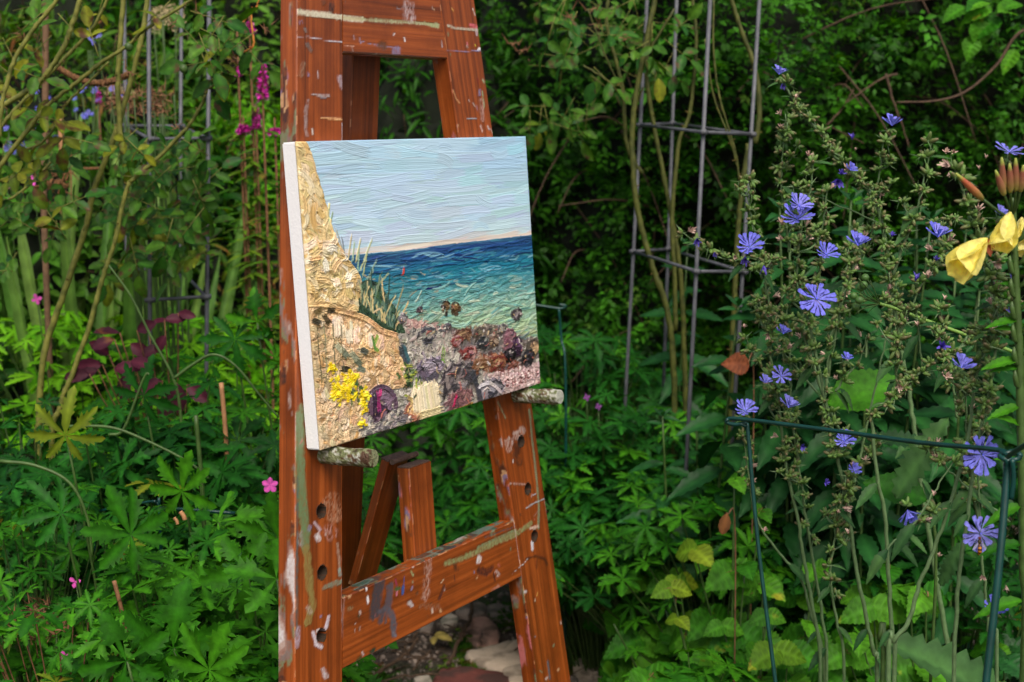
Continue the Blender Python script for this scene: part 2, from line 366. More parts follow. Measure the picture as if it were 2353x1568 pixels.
# paint marks on the front of the easel, in photo crops A (top) and B (bottom), turned into board coordinates
CRA, CRB = (1050, 0, 1.742), (1050, 1550, 1.3285)
MK = []
def mk(cr, pts, wd, c, a=.9):
    P = np.array([plane_sv(cr[0] + x / cr[2], cr[1] + y / cr[2]) for x, y in pts])
    MK.append((P, wd / cr[2] / 3700 / 2, s2l(c), a))
A_, B_ = CRA, CRB
for a in [
 (A_, [(235, 82), (330, 95), (450, 108), (560, 124), (700, 138)], 36, (205, 198, 172), .95), (A_, [(560, 124), (700, 135)], 26, (190, 180, 140), .95),
 (A_, [(700, 135), (900, 150), (1050, 160), (1220, 172)], 24, (170, 172, 132), .75), (A_, [(1130, 165), (1215, 182)], 34, (160, 168, 120), .8),
 (A_, [(240, 255), (320, 258), (400, 275), (480, 288), (560, 296)], 9, (205, 198, 205), .9), (A_, [(312, 310), (340, 355)], 26, (104, 88, 80), .9),
 (A_, [(285, 450), (270, 525)], 34, (140, 112, 90), .5), (A_, [(535, 540), (550, 605)], 36, (160, 140, 145), .65),
 (A_, [(345, 658), (400, 668), (465, 668)], 15, (170, 158, 155), .9), (A_, [(405, 680), (440, 685)], 12, (110, 112, 120), .9),
 (A_, [(410, 822), (480, 828), (560, 834)], 14, (222, 172, 118), .85), (A_, [(318, 700), (300, 780), (302, 900), (312, 945)], 24, (150, 128, 122), .6),
 (A_, [(556, 860), (560, 980)], 12, (178, 165, 168), .8), (A_, [(345, 900), (350, 940)], 12, (190, 180, 170), .8), (A_, [(385, 500), (388, 545)], 8, (205, 190, 190), .7),
 (A_, [(1020, 40), (1018, 120)], 86, (176, 152, 150), .5), (A_, [(1035, 130), (1038, 160)], 20, (190, 175, 170), .6), (A_, [(940, 55), (960, 65)], 15, (135, 125, 130), .8),
 (A_, [(985, 262), (990, 285)], 14, (220, 212, 210), .9), (A_, [(598, 318), (655, 325)], 9, (215, 165, 140), .7), (A_, [(690, 285), (780, 312), (980, 340)], 10, (140, 128, 150), .65),
 (A_, [(690, 270), (700, 300)], 14, (150, 140, 160), .7), (A_, [(650, 250), (655, 280)], 10, (170, 160, 170), .7), (A_, [(1235, 285), (1238, 330)], 8, (190, 190, 195), .8),
 (A_, [(1290, 180), (1350, 200), (1500, 210)], 20, (180, 172, 150), .8), (A_, [(1450, 175), (1490, 185)], 28, (205, 100, 108), .8), (A_, [(1492, 205), (1496, 245)], 20, (190, 175, 180), .7),
 (A_, [(1285, 348), (1420, 360), (1525, 354)], 8, (150, 150, 190), .85), (A_, [(1505, 345), (1528, 340)], 22, (225, 222, 222), .95), (A_, [(1465, 60), (1480, 105)], 11, (210, 200, 190), .9),
 (A_, [(1425, 295), (1430, 315)], 14, (200, 110, 120), .8), (A_, [(1482, 312), (1485, 320)], 14, (200, 180, 60), .9), (A_, [(1328, 630), (1350, 690), (1375, 722)], 15, (185, 130, 85), .85),
 (A_, [(1535, 560), (1545, 575)], 20, (160, 165, 130), .8), (A_, [(1532, 640), (1545, 750)], 14, (140, 155, 115), .7), (A_, [(1525, 700), (1535, 835)], 38, (168, 130, 118), .5),
 (A_, [(1425, 832), (1490, 825)], 11, (150, 160, 168), .9), (A_, [(1438, 700), (1442, 706)], 10, (220, 210, 205), .9), (A_, [(1520, 880), (1530, 915)], 18, (180, 150, 140), .6), (A_, [(1570, 880), (1578, 905)], 16, (170, 155, 150), .6),
 (A_, [(1500, 545), (1506, 590)], 10, (120, 20, 30), .7), (A_, [(1320, 60), (1330, 75)], 14, (205, 150, 80), .7), (A_, [(1590, 900), (1610, 945)], 8, (190, 170, 160), .8),
 (B_, [(192, 150), (195, 350), (212, 600), (232, 850)], 42, (104, 124, 84), .9), (B_, [(232, 850), (252, 1050), (268, 1150), (240, 1250)], 36, (134, 118, 66), .8), (B_, [(205, 100), (210, 520)], 30, (112, 128, 92), .7),
 (B_, [(186, 480), (184, 900), (182, 1320)], 11, (70, 92, 92), .7), (B_, [(190, 1280), (182, 1380)], 26, (170, 150, 160), .6), (B_, [(200, 780), (205, 830)], 30, (150, 140, 135), .5),
 (B_, [(365, 600), (385, 680)], 80, (170, 124, 96), .4), (B_, [(275, 720), (308, 760)], 15, (180, 158, 165), .8), (B_, [(398, 830), (405, 900), (412, 985)], 14, (160, 130, 110), .7), (B_, [(410, 965), (412, 1000)], 18, (130, 150, 140), .8),
 (B_, [(330, 1064), (390, 1040), (438, 1030)], 26, (118, 128, 108), .75), (B_, [(350, 1222), (335, 1285)], 20, (200, 188, 196), .85), (B_, [(270, 1300), (285, 1370), (315, 1382)], 18, (200, 190, 196), .85), (B_, [(240, 1170), (255, 1200)], 20, (170, 155, 140), .6),
 (B_, [(350, 760), (370, 780)], 66, (168, 122, 110), .3), (B_, [(426, 850), (422, 1180), (430, 1480)], 7, (150, 130, 128), .55), (B_, [(320, 1500), (340, 1540)], 24, (190, 180, 180), .5), (B_, [(170, 1100), (175, 1180)], 14, (180, 120, 90), .7),
 (B_, [(612, 1045), (606, 1120), (598, 1205)], 58, (66, 58, 62), .97), (B_, [(672, 1060), (675, 1110), (668, 1165)], 44, (84, 72, 78), .95), (B_, [(625, 1190), (668, 1180), (695, 1225), (706, 1312)], 32, (82, 78, 86), .95), (B_, [(640, 1200), (630, 1245)], 30, (74, 66, 72), .9), (B_, [(660, 1200), (658, 1250)], 14, (80, 72, 78), .8),
 (B_, [(552, 1115), (558, 1145)], 13, (225, 222, 222), .95), (B_, [(542, 1065), (546, 1082)], 11, (222, 220, 222), .95), (B_, [(702, 1025), (712, 1060)], 12, (138, 46, 74), .95), (B_, [(712, 1085), (712, 1105)], 12, (190, 110, 130), .9), (B_, [(706, 1075), (724, 1072)], 22, (58, 86, 48), .95),
 (B_, [(752, 1010), (748, 1060)], 5, (60, 84, 150), .95), (B_, [(748, 1062), (744, 1095)], 19, (58, 80, 140), .95), (B_, [(788, 980), (800, 1000)], 10, (150, 158, 110), .8), (B_, [(798, 1030), (800, 1042)], 9, (150, 150, 120), .8),
 (B_, [(885, 910), (875, 1060), (865, 1120)], 44, (168, 134, 120), .4), (B_, [(780, 1145), (795, 1160)], 26, (172, 162, 160), .85), (B_, [(903, 1178), (906, 1196)], 13, (200, 185, 170), .9), (B_, [(705, 962), (800, 955)], 10, (220, 215, 205), .85),
 (B_, [(965, 1055), (955, 1090), (940, 1125)], 18, (62, 34, 36), .75), (B_, [(1155, 975), (1190, 985), (1215, 965)], 42, (72, 34, 28), .85), (B_, [(1225, 985), (1231, 1030)], 9, (60, 30, 30), .85), (B_, [(1025, 945), (1035, 970)], 28, (70, 40, 24), .6),
 (B_, [(980, 935), (1060, 910), (1150, 870), (1250, 820), (1350, 780), (1425, 725)], 34, (132, 138, 92), .72), (B_, [(1150, 850), (1250, 800), (1345, 760)], 18, (122, 132, 96), .7), (B_, [(1190, 795), (1270, 765), (1342, 738)], 9, (66, 76, 84), .8),
 (B_, [(1220, 1080), (1245, 1065)], 26, (172, 120, 104), .5), (B_, [(590, 1400), (602, 1390)], 22, (22, 52, 42), .95), (B_, [(518, 1445), (535, 1436)], 20, (62, 66, 36), .9), (B_, [(508, 1215), (514, 1225)], 10, (40, 60, 44), .9), (B_, [(950, 1040), (965, 1020)], 10, (205, 180, 150), .8),
 (B_, [(540, 1400), (548, 1420)], 10, (190, 180, 180), .8), (B_, [(700, 1300), (715, 1320)], 16, (110, 104, 112), .8), (B_, [(850, 1160), (930, 1170)], 36, (130, 84, 60), .4), (B_, [(1020, 1000), (1024, 1030)], 9, (50, 30, 40), .8), (B_, [(455, 1180), (470, 1175)], 22, (130, 116, 84), .5),
 (B_, [(1418, 120), (1436, 300), (1456, 480), (1468, 620), (1466, 750)], 17, (122, 128, 98), .88), (B_, [(1250, 75), (1292, 165)], 11, (130, 134, 104), .7), (B_, [(1350, 255), (1380, 235)], 60, (182, 160, 150), .6), (B_, [(1300, 290), (1310, 330)], 40, (170, 140, 128), .5),
 (B_, [(1350, 310), (1355, 350)], 44, (66, 34, 22), .8), (B_, [(1345, 370), (1370, 400)], 40, (84, 46, 26), .6), (B_, [(1432, 820), (1434, 862)], 20, (205, 205, 210), .92), (B_, [(1425, 750), (1460, 742)], 22, (205, 178, 158), .75),
 (B_, [(1402, 642), (1450, 612), (1512, 588)], 11, (168, 182, 188), .85), (B_, [(1430, 572), (1452, 570)], 8, (190, 205, 220), .85), (B_, [(1318, 512), (1392, 516)], 15, (178, 150, 138), .55), (B_, [(1400, 912), (1450, 898), (1500, 912), (1512, 945)], 15, (70, 34, 20), .85), (B_, [(1455, 915), (1458, 960)], 16, (80, 36, 22), .6),
 (B_, [(1380, 948), (1408, 914)], 6, (215, 212, 212), .9), (B_, [(1462, 1090), (1458, 1112)], 8, (215, 160, 84), .9), (B_, [(1448, 1125), (1449, 1140)], 8, (210, 190, 170), .8), (B_, [(1320, 995), (1385, 940)], 5, (205, 200, 200), .8), (B_, [(1515, 1455), (1528, 1550)], 14, (84, 90, 98), .85),
 (B_, [(1500, 600), (1525, 715)], 16, (160, 120, 104), .5), (B_, [(1440, 1335), (1450, 1325)], 6, (120, 170, 200), .9), (B_, [(1380, 1130), (1395, 1145)], 20, (170, 140, 130), .5), (B_, [(1330, 270), (1325, 300)], 20, (190, 170, 165), .6), (B_, [(1540, 850), (1548, 900)], 14, (175, 130, 120), .6)]:
    mk(*a)
PALETTE = [(205, 200, 198), (180, 160, 150), (150, 120, 108), (120, 110, 104), (110, 122, 92), (96, 60, 40), (60, 40, 34), (190, 150, 110), (130, 120, 150), (190, 110, 110)]
for i in range(420):
    s = rng.uniform(-.12, .58); v = rng.uniform(-.78, .2); L = rng.gamma(1.5, .0022); th = rng.normal(1.6, .6)
    P = np.array([[s, v], [s + L * math.cos(th), v + L * math.sin(th)]])
    MK.append((P, rng.gamma(2, .0006) + .0004, s2l(PALETTE[rng.integers(len(PALETTE))]), rng.uniform(.35, .9)))

def eval_marks(s, v, out):
    wob = fbm(s * 210, v * 120, 5) - .5
    fine = fbm(s * 600, v * 300, 9) - .5
    for P, r, c, a in MK:
        lo = P.min(0) - r * 3 - .002; hi = P.max(0) + r * 3 + .002
        m = (s > lo[0]) & (s < hi[0]) & (v > lo[1]) & (v < hi[1])
        if not m.any(): continue
        S, Vv = s[m] * .64, v[m]; d = np.full(S.shape, 9.); P = P * np.array([.64, 1])
        for i in range(len(P) - 1):
            ab = P[i + 1] - P[i]; L2 = max(ab @ ab, 1e-12)
            k = np.clip(((S - P[i][0]) * ab[0] + (Vv - P[i][1]) * ab[1]) / L2, 0, 1)
            d = np.minimum(d, np.hypot(S - P[i][0] - k * ab[0], Vv - P[i][1] - k * ab[1]))
        al = np.clip((r * 1.15 * (1 + wob[m] * .8) - d) / (r * .35 + .0006) + .3, 0, 1) * np.clip(a + fine[m] * (1.15 - a) * 3, 0, 1)
        o = out[m]; o[:, :3] = np.where(al[:, None] > .02, o[:, :3] * (1 - al[:, None]) * (o[:, 3:4] > 0) + c * np.where(o[:, 3:4] > 0, al[:, None], 1), o[:, :3])
        o[:, 3] = 1 - (1 - o[:, 3]) * (1 - al); out[m] = o

def board(name, parent, P0, P1, wd, w0, w1, nd, th, mat, cell=.0019, front_marks=True, holes=(), splash=.2, top_paint=False, fine=None, seed=0, label=None):
    """a sawn board from P0 to P1; wd across, nd out of its front; its front face carries the painter's marks and peg holes"""
    P0, P1, wd, nd = map(np.asarray, (P0, P1, wd, nd)); L = np.linalg.norm(P1 - P0)
    nu = int(L / cell)
    u = np.linspace(0, 1, nu + 1)
    if fine: # keep fine rows only in the given range of u
        a, b = fine; mid = np.linspace(a, b, int(L * (b - a) / cell)); u = np.unique(np.r_[np.linspace(0, a, 12), mid, np.linspace(b, 1, 12)])
    nw = max(2, int(max(w0, w1) / cell)); nd_ = max(4, int(th / .0022)); ch = .0014
    W = (w0 + w1) / 2
    ring = [(ch / W, 0)] + [(x, 0) for x in np.linspace(0, 1, nw + 1)[1:-1]] + [(1 - ch / W, 0), (1, ch / th)]
    nf = len(ring) - 1
    ring += [(1, y) for y in np.linspace(0, 1, nd_ + 1)[1:-1]] + [(1, 1 - ch / th), (1 - ch / W, 1)] + [(.5, 1), (ch / W, 1), (0, 1 - ch / th)]
    ring += [(0, y) for y in np.linspace(1, 0, nd_ + 1)[1:-1]] + [(0, ch / th)]
    ring = np.array(ring); K = len(ring); U = len(u)
    fs = np.tile(ring[:, 0], U); fd = np.tile(ring[:, 1], U); uu = np.repeat(u, K)
    wid = w0 + (w1 - w0) * uu
    C = P0[None] + (P1 - P0)[None] * uu[:, None]
    wob = (fbm(uu * L * 6 + seed, fs * .01 + 3, 40 + seed) - .5) * .0012
    V = C + wd[None] * ((fs - .5) * wid + wob * (np.abs(fs - .5) > .45))[:, None] - nd[None] * (fd * th)[:, None]
    rel = V - eO[None]; s = rel @ eT; v = rel @ eV
    col = np.zeros((len(V), 4)); fr = fd < .001
    if front_marks:
        o = col[fr]; eval_marks(s[fr], v[fr], o); col[fr] = o
    sd_ = ~fr
    cu = uu[sd_] * L; cf = fd[sd_] * th + (fs[sd_] > .5) * .3
    n1 = fbm(cu * 38 + seed * 7, cf * 120 + 5, 11 + seed, 4); n2 = fbm(cu * 14 + seed, cf * 60, 17, 2); n5 = fbm(cu * 5 + seed, cf * 9, 19, 2)
    pal = s2l(np.array(PALETTE)); al = np.clip((n1 + (n5 - .5) * .5 - (.76 - splash * .35)) * 9, 0, .8)
    col[sd_, :3] = pal[np.clip((n2 - .25) * 2 * 9.99, 0, 9).astype(int)]; col[sd_, 3] = al
    if top_paint:
        tp = (fs > .999) & (fd > 0) if top_paint == 'hi' else (fs < .001) & (fd > 0)
        n3 = fbm(uu[tp] * L * 60, fd[tp] * 2, 21); n4 = vnoise(uu[tp] * L * 34, fd[tp] * 1.5, 23)
        pp = s2l(np.array([(40, 66, 56), (52, 84, 72), (86, 110, 100), (70, 60, 50), (44, 58, 62), (120, 104, 74), (60, 90, 70), (150, 150, 140)]))
        col[tp, :3] = pp[(n4 * 7.99).astype(int)]; col[tp, 3] = np.clip((n3 - .42) * 9, 0, .9)
    # worn bare edges
    ed = fr & (np.minimum(np.abs(fs - ch / W), np.abs(fs - 1 + ch / W)) < .002) & (vnoise(uu * L * 90, fs * 2, 31 + seed) > .72)
    col[ed & (col[:, 3] < .2)] = (*s2l((196, 140, 92)), .45)
    for hs, hv, hr in holes:
        d = np.hypot(s - hs, v - hv); near = fr & (np.abs(d - hr) < .00105); k_ = (hr / np.maximum(d, 1e-6) - 1) * near
        V += ((s - hs) * k_)[:, None] * eT + ((v - hv) * k_)[:, None] * eV
        inn = fr & (d < hr) & ~near; V[inn] -= nd * .0215
        col[fr & (d < hr + .0006)] = (*s2l((58, 48, 40)), 1)
    perim = np.where(fr, fs * W, np.where(np.abs(fs - 1) < .001, W + fd * th, np.where(fs < .001, -fd * th, W * 2 + fs * W)))
    g = np.stack([uu * L + seed * 1.37, perim + seed * .31, np.full(len(V), seed * 3.1)], 1)
    i = np.arange(U - 1)[:, None] * K; k = np.arange(K)[None]
    a = (i + k); b = (i + (k + 1) % K); F = np.stack([a, b, b + K, a + K], -1).reshape(-1, 4)
    F = [tuple(q) for q in F.tolist()] + [tuple(range(K - 1, -1, -1)), tuple((U - 1) * K + q for q in range(K))]
    me = make_mesh(name, V, F, mat, False, col)
    ga = me.attributes.new('grain', 'FLOAT_VECTOR', 'POINT'); ga.data.foreach_set('vector', g.astype(np.float32).ravel())
    return part(name, me, parent, label=label)

easel = thing('wooden_easel', 'orange-brown wooden artist easel spattered with oil paint, holding the seascape', 'easel', (E(.215, -1.076, 0)[0], E(.215, -1.076, 0)[1], 0))
LT = .0235
vb, vt = -1.078, .52
HOLES_L = [plane_sv(1050 + x / 1.3285, 1550 + y / 1.3285) for x, y in ((313, 657), (316, 985), (313, 1320))]
HOLES_R = [plane_sv(1050 + x / 1.3285, 1550 + y / 1.3285) for x, y in ((1375, 287), (1410, 540), (1445, 790))]
sl = lambda v: .0237 + .1268 * v; sr = lambda v: .1004 + .1215 * v
rl = lambda v: .3243 - .1375 * v; rr = lambda v: .4022 - .1452 * v
fine = ((-.80 - vb) / (vt - vb), (.22 - vb) / (vt - vb))
for nm, a, b, hh, sd2 in (('left', sl, sr, HOLES_L, 1), ('right', rl, rr, HOLES_R, 2)):
    board('leg', easel, E((a(vb) + b(vb)) / 2, vb), E((a(vt) + b(vt)) / 2, vt), eT, b(vb) - a(vb), b(vt) - a(vt), eN, LT, M_wood,
          holes=[(h[0], h[1], .0079) for h in hh], fine=fine, seed=sd2, splash=.35)
g = .0006
def crossbar(v0, v1, seed, top_paint, nm='crossbar'):
    vm = (v0 + v1) / 2; x0, x1 = sr(vm), rl(vm)
    # ends follow the lean of the legs: a board whose ring is sheared by the slope of the legs
    ob = board(nm, easel, E(x0 + g, vm, -.0004), E(x1 - g, vm, -.0004), eV, v1 - v0, v1 - v0, eN, LT - .001, M_wood, seed=seed, top_paint=top_paint, splash=.3)
    me = ob.data; c = np.zeros(len(me.vertices) * 3, np.float32); me.vertices.foreach_get('co', c); c = c.reshape(-1, 3).astype(float)
    W0 = c + np.array(easel.location)[None]; rel = W0 - eO; ss = rel @ eT; vv = rel @ eV   # world coordinates of part (mesh is in world already)
    rel = c - eO; ss = rel @ eT; vv = rel @ eV; f = (ss - x0) / (x1 - x0)
    dx = (1 - f) * (.1215 * (vv - vm)) + f * (-.1375 * (vv - vm))
    me.vertices.foreach_set('co', (c + dx[:, None] * eT).astype(np.float32).ravel()); me.update()
crossbar(.0953, .20, 3, False); crossbar(-.570, -.4925, 4, 'hi')
crossbar(.44, .50, 9, False)
# rear prop leg, folding stay and hinge block
rp = lambda v: E(.215, v, -.047 + .145 * (v - .1))
board('rear_leg', easel, rp(-1.098), rp(.49), eT, .056, .052, eN, .020, M_wood2, front_marks=False, seed=5, splash=.12, fine=(.3, .9))
board('hinge_block', easel, E(.231, -.56, -.0245), E(.231, -.3865, -.0245), eT, .046, .046, eN, .019, M_wood, front_marks=False, seed=6, splash=.1)
b0, b1 = E(.214, -.535, -.108), E(.226, -.3795, -.052); nd = np.cross(eT, b1 - b0); nd /= np.linalg.norm(nd)
if nd @ eN < 0: nd = -nd
board('folding_stay', easel, b0, b1, eT, .044, .044, nd, .011, M_wood2, front_marks=False, seed=7, splash=.05)
mb = MB(); mb.tube([E(.206, -.3790, -.0475), E(.256, -.3790, -.0475)], .0036, 10)
def slab(c0, a_, b_, n_, t_):
    V = [c0 + x * a_ + y * b_ + z * n_ for z in (0, t_) for x, y in ((-.5, -.5), (.5, -.5), (.5, .5), (-.5, .5))]
    return V, [(3, 2, 1, 0), (4, 5, 6, 7), (0, 1, 5, 4), (1, 2, 6, 5), (2, 3, 7, 6), (3, 0, 4, 7)]
mb.add(*slab(E(.231, -.3862, -.034), eT * .043, eN * .017, eV, .0016)); mb.add(*slab(b1 + eV * .0003 - nd * .0055, eT * .042, nd * .011, eV, .0016))
part('hinge', mb.mesh('hinge', M_rust, False), easel)
# pegs
def peg(s0, v0, L, seed, label):
    n = 28; m = 40; V = []; C = []
    for i in range(m + 1):
        x = -.015 + (L + .015) * min(i / (m - 2), 1); r = .0096 * (1 + .05 * math.sin(i * .4 + seed))
        if i == m - 1: r *= .93
        if i == m: r = .0002; x = L + .0008
        if i == m - 2: r *= .98
        for k in range(n):
            a = 2 * math.pi * k / n
            rr_ = r * (1 + .05 * (vnoise(np.array([i * .7 + seed]), np.array([k * .9]), 3)[0] - .5))
            V.append(E(s0 + rr_ * math.cos(a), v0 + rr_ * math.sin(a), x))
            q = vnoise(np.array([i * .30 + seed * 5]), np.array([abs(k - 14) * .5]), 8)[0] * .65 + vnoise(np.array([i * .9]), np.array([k * .9 + seed]), 12)[0] * .35
            pal = [(60, 54, 34), (80, 84, 48), (96, 104, 64), (128, 132, 96), (176, 178, 164), (96, 72, 46), (76, 52, 34)]
            ed = i >= m - 6
            j = int(min(6, max(0, (q - .22) * 11))); c = pal[j]
            if ed and seed == 2: c = pal[4] if q > .4 else pal[2]
            if ed and seed == 1: c = pal[6] if q > .5 else pal[3]
            C.append(s2l(c))
    F = [(i * n + k, i * n + (k + 1) % n, (i + 1) * n + (k + 1) % n, (i + 1) * n + k) for i in range(m) for k in range(n)]
    part('peg', make_mesh('peg', V, F, M_pegs, True, np.array(C)), easel, label=label)
M_pegs = plainmat('crusty_paint_on_dowel', (1, 1, 1), .6, .22, 350, .8)
peg(.0262, -.3312, .068, 1, 'left peg crusted with green and brown paint')
peg(.4135, -.3312, .068, 2, 'right peg with a whitened tip')

# ------------------------------------------------------------------ painting
pc = np.array([E(PW / 2, -PH, PD / 2)[i] for i in range(3)])
painting = thing('seascape_painting', 'thick impasto seascape on a white-edged canvas, resting on the easel pegs', 'painting', pc)
q = [E(s, v, o) for o in (.0003, PD) for s, v in ((0, 0), (PW, 0), (PW, -PH), (0, -PH))]
import bmesh
bm = bmesh.new(); vs = [bm.verts.new(x) for x in q]
for f in ((3, 2, 1, 0), (4, 5, 6, 7), (0, 1, 5, 4), (1, 2, 6, 5), (2, 3, 7, 6), (3, 0, 4, 7)): bm.faces.new([vs[i] for i in f])
bmesh.ops.bevel(bm, geom=list(bm.edges), offset=.0014, segments=2, affect='EDGES')
bmesh.ops.recalc_face_normals(bm, faces=bm.faces)
me = bpy.data.meshes.new('canvas'); bm.to_mesh(me); bm.free(); me.materials.append(M_gesso)
part('canvas', me, painting)

def homog(src, dst):
    A = []
    for (x, y), (u, v) in zip(src, dst):
        A += [[x, y, 1, 0, 0, 0, -u * x, -u * y, -u], [0, 0, 0, x, y, 1, -v * x, -v * y, -v]]
    return np.linalg.svd(np.array(A))[2][-1].reshape(3, 3)
def hap(H, x, y):
    w_ = H[2, 0] * x + H[2, 1] * y + H[2, 2]
    return (H[0, 0] * x + H[0, 1] * y + H[0, 2]) / w_, (H[1, 0] * x + H[1, 1] * y + H[1, 2]) / w_
NX, NY = 660, 620
SRC = [(160, 80), (1265, 55), (1342, 1240), (275, 1568)]
DST = [(0, 0), (NX - 1, 0), (NX - 1, NY - 1), (0, NY - 1)]
HZ = homog(SRC, DST); HI = homog(DST, SRC)
gy, gx = np.mgrid[0:NY, 0:NX]; ZX, ZY = hap(HI, gx.astype(float), gy.astype(float))
def inside(poly, X=None, Y=None):
    X = ZX if X is None else X; Y = ZY if Y is None else Y
    r = np.zeros(X.shape, bool); n = len(poly)
    for i in range(n):
        (x1, y1), (x2, y2) = poly[i], poly[(i + 1) % n]
        if y1 == y2: continue
        r ^= ((y1 > Y) != (y2 > Y)) & (X < (x2 - x1) * (Y - y1) / (y2 - y1) + x1)
    return r
hor = np.interp(ZX, [100, 430, 700, 900, 1297], [655, 625, 600, 572, 527])
jit = (fbm(gx / 9., gy / 9., 77) - .5) * 14
RG = np.zeros((NY, NX), int)                       # 0 sky, 1 sea, 2 cliff, 3 sand, 4 grass, 5 shingle, 6 low right shingle, 7 pale bottom
BASE = np.zeros((NY, NX, 3))
tt = np.clip((ZY - 60) / (hor - 60), 0, 1)[..., None]
skyc = np.array([170, 204, 222]) * (1 - tt) + np.array([188, 212, 226]) * tt
skyc = skyc + (np.array([216, 206, 196]) - skyc) * np.clip((tt - .93) / .05, 0, 1)
skyc = skyc + np.array([-14, -2, 2]) * np.clip((ZX[..., None] - 900) / 400, 0, 1) * (1 - tt)
BASE[:] = skyc
sea = ZY + jit * .2 > hor
dd = (ZY - hor)
seac = np.zeros_like(BASE)
for ch, vals in enumerate(([70, 28, 24, 22, 58, 96, 132, 150, 158], [116, 62, 84, 112, 132, 156, 172, 178, 178], [146, 118, 132, 138, 144, 156, 150, 140, 128])):
    seac[..., ch] = np.interp(dd + jit, [0, 22, 70, 120, 180, 240, 320, 400, 480], vals)
left = np.clip((900 - ZX) / 400, 0, 1)[..., None]
seac = seac * (1 - left * .5) + (seac * .55 + np.array([90, 118, 124]) * .45) * left * .5
BASE[sea] = seac[sea]; RG[sea] = 1
shingle = inside([(640, 930), (700, 925), (800, 955), (880, 970), (990, 985), (1080, 950), (1120, 965), (1200, 1010), (1300, 1040), (1345, 1050), (1345, 1260), (1000, 1400), (470, 1530), (480, 1400), (640, 1200)], ZX + jit, ZY + jit)
BASE[shingle] = (158, 152, 140); RG[shingle] = 5
far = inside([(690, 925), (900, 958), (900, 990), (700, 975)], ZX, ZY + jit * .5); BASE[far] = (186, 150, 140)
dkr = inside([(900, 980), (1140, 960), (1240, 1000), (1345, 1040), (1345, 1150), (1150, 1180), (960, 1140)], ZX + jit, ZY + jit); BASE[dkr] = (104, 96, 92)
rd = inside([(950, 1110), (1150, 1090), (1260, 1150), (1230, 1200), (1120, 1190), (1000, 1170)], ZX + jit, ZY + jit); BASE[rd] = (112, 62, 46)
lowr = inside([(1080, 1200), (1250, 1160), (1345, 1130), (1345, 1260), (1150, 1310)], ZX + jit, ZY + jit); BASE[lowr] = (186, 160, 156); RG[lowr] = 6
cliff = inside([(150, 70), (203, 72), (228, 130), (250, 220), (285, 320), (312, 430), (345, 540), (400, 640), (455, 705), (482, 770), (475, 830), (452, 895), (400, 905), (300, 880), (210, 850)], ZX + jit * .5, ZY)
BASE[cliff] = (206, 182, 128); RG[cliff] = 2
sand = inside([(205, 840), (300, 858), (350, 885), (430, 905), (485, 915), (540, 965), (590, 1000), (650, 1012), (668, 1080), (690, 1160), (720, 1230), (700, 1260), (480, 1290), (480, 1440), (430, 1530), (250, 1580)], ZX + jit, ZY)
BASE[sand] = (204, 172, 126); RG[sand] = 3
pale = inside([(245, 1290), (330, 1300), (480, 1400), (480, 1500), (400, 1545), (260, 1590)], ZX + jit, ZY); BASE[pale] = (196, 176, 138); RG[pale] = 3
shad = inside([(220, 900), (330, 900), (470, 1060), (460, 1200), (300, 1290), (240, 1280)], ZX + jit * 2, ZY); BASE[shad] = BASE[shad] * .72 + np.array([118, 116, 90]) * .3
grs = inside([(470, 760), (500, 740), (560, 760), (600, 830), (650, 900), (690, 1000), (600, 995), (540, 950), (470, 910), (455, 895)], ZX + jit, ZY); BASE[grs] = (52, 74, 54); RG[grs] = 4

CV = s2l(BASE); HT = np.zeros((NY, NX)); DX, DY = PW / (NX - 1) * 1000, PH / (NY - 1) * 1000   # mm per cell
CLIP = [None]
def stroke(cx, cy, L, w_, th, cv, c, h=.5, br=5, bs=.25, var=.05):
    """one brush stroke in grid cells; c linear colour; h mm of paint; cv curvature"""
    ext = (L + w_) / 2 + 2
    x0, x1 = int(max(0, cx - ext)), int(min(NX, cx + ext + 1)); y0, y1 = int(max(0, cy - ext)), int(min(NY, cy + ext + 1))
    if x1 - x0 < 2 or y1 - y0 < 2: return
    X = gx[y0:y1, x0:x1] - cx; Y = gy[y0:y1, x0:x1] - cy
    ct, st_ = math.cos(th), math.sin(th)
    a = X * ct + Y * st_; b = -X * st_ + Y * ct + cv * a * a / max(L, 1)
    t = a / (L / 2); e = b / (w_ / 2)
    ph = rng.uniform(0, 99)
    rag = .14 * np.sin(b * 1.9 + ph) + .1 * np.sin(b * .8 + ph * 2)
    m = np.clip((1 + rag - np.abs(t)) * L * .25, 0, 1) * np.clip((1 - np.abs(e)) * w_ * .5, 0, 1)
    if CLIP[0] is not None: m = m * CLIP[0][y0:y1, x0:x1]
    if not (m > 0).any(): return
    br_ = np.sin(b * br * .6 + ph + .4 * np.sin(a * .13 + ph)) * .6 + np.sin(b * br * .27 + ph * 3) * .4
    prof = .55 + .5 * np.abs(e) ** 3 + .28 * np.clip(t, -1, 1) ** 3 * (1 if rng.random() < .5 else -1) + bs * br_
    H0 = HT[y0:y1, x0:x1]; base = H0 * .45 + (H0[m > .5].mean() * .35 if (m > .5).any() else 0)
    nh = base + h * prof
    HT[y0:y1, x0:x1] = H0 * (1 - m) + nh * m
    cc = c[None, None] * (1 + var * br_[..., None] + .04 * rng.standard_normal())
    mm = (m * .95)[..., None]
    CV[y0:y1, x0:x1] = CV[y0:y1, x0:x1] * (1 - mm) + np.clip(cc, 0, 1) * mm
def zp(x, y): u, v = hap(HZ, x, y); return float(u), float(v)
def bcol(cx, cy): return CV0[int(min(NY - 1, max(0, cy))), int(min(NX - 1, max(0, cx)))]
CV0 = CV.copy()
def jc(c, a=.12, tint=None, k=0):
    c = c * (1 + a * rng.standard_normal()) * (1 + .04 * rng.standard_normal(3))
    if tint is not None: c = c * (1 - k) + np.asarray(tint) * k
    return np.clip(c, .002, .95)
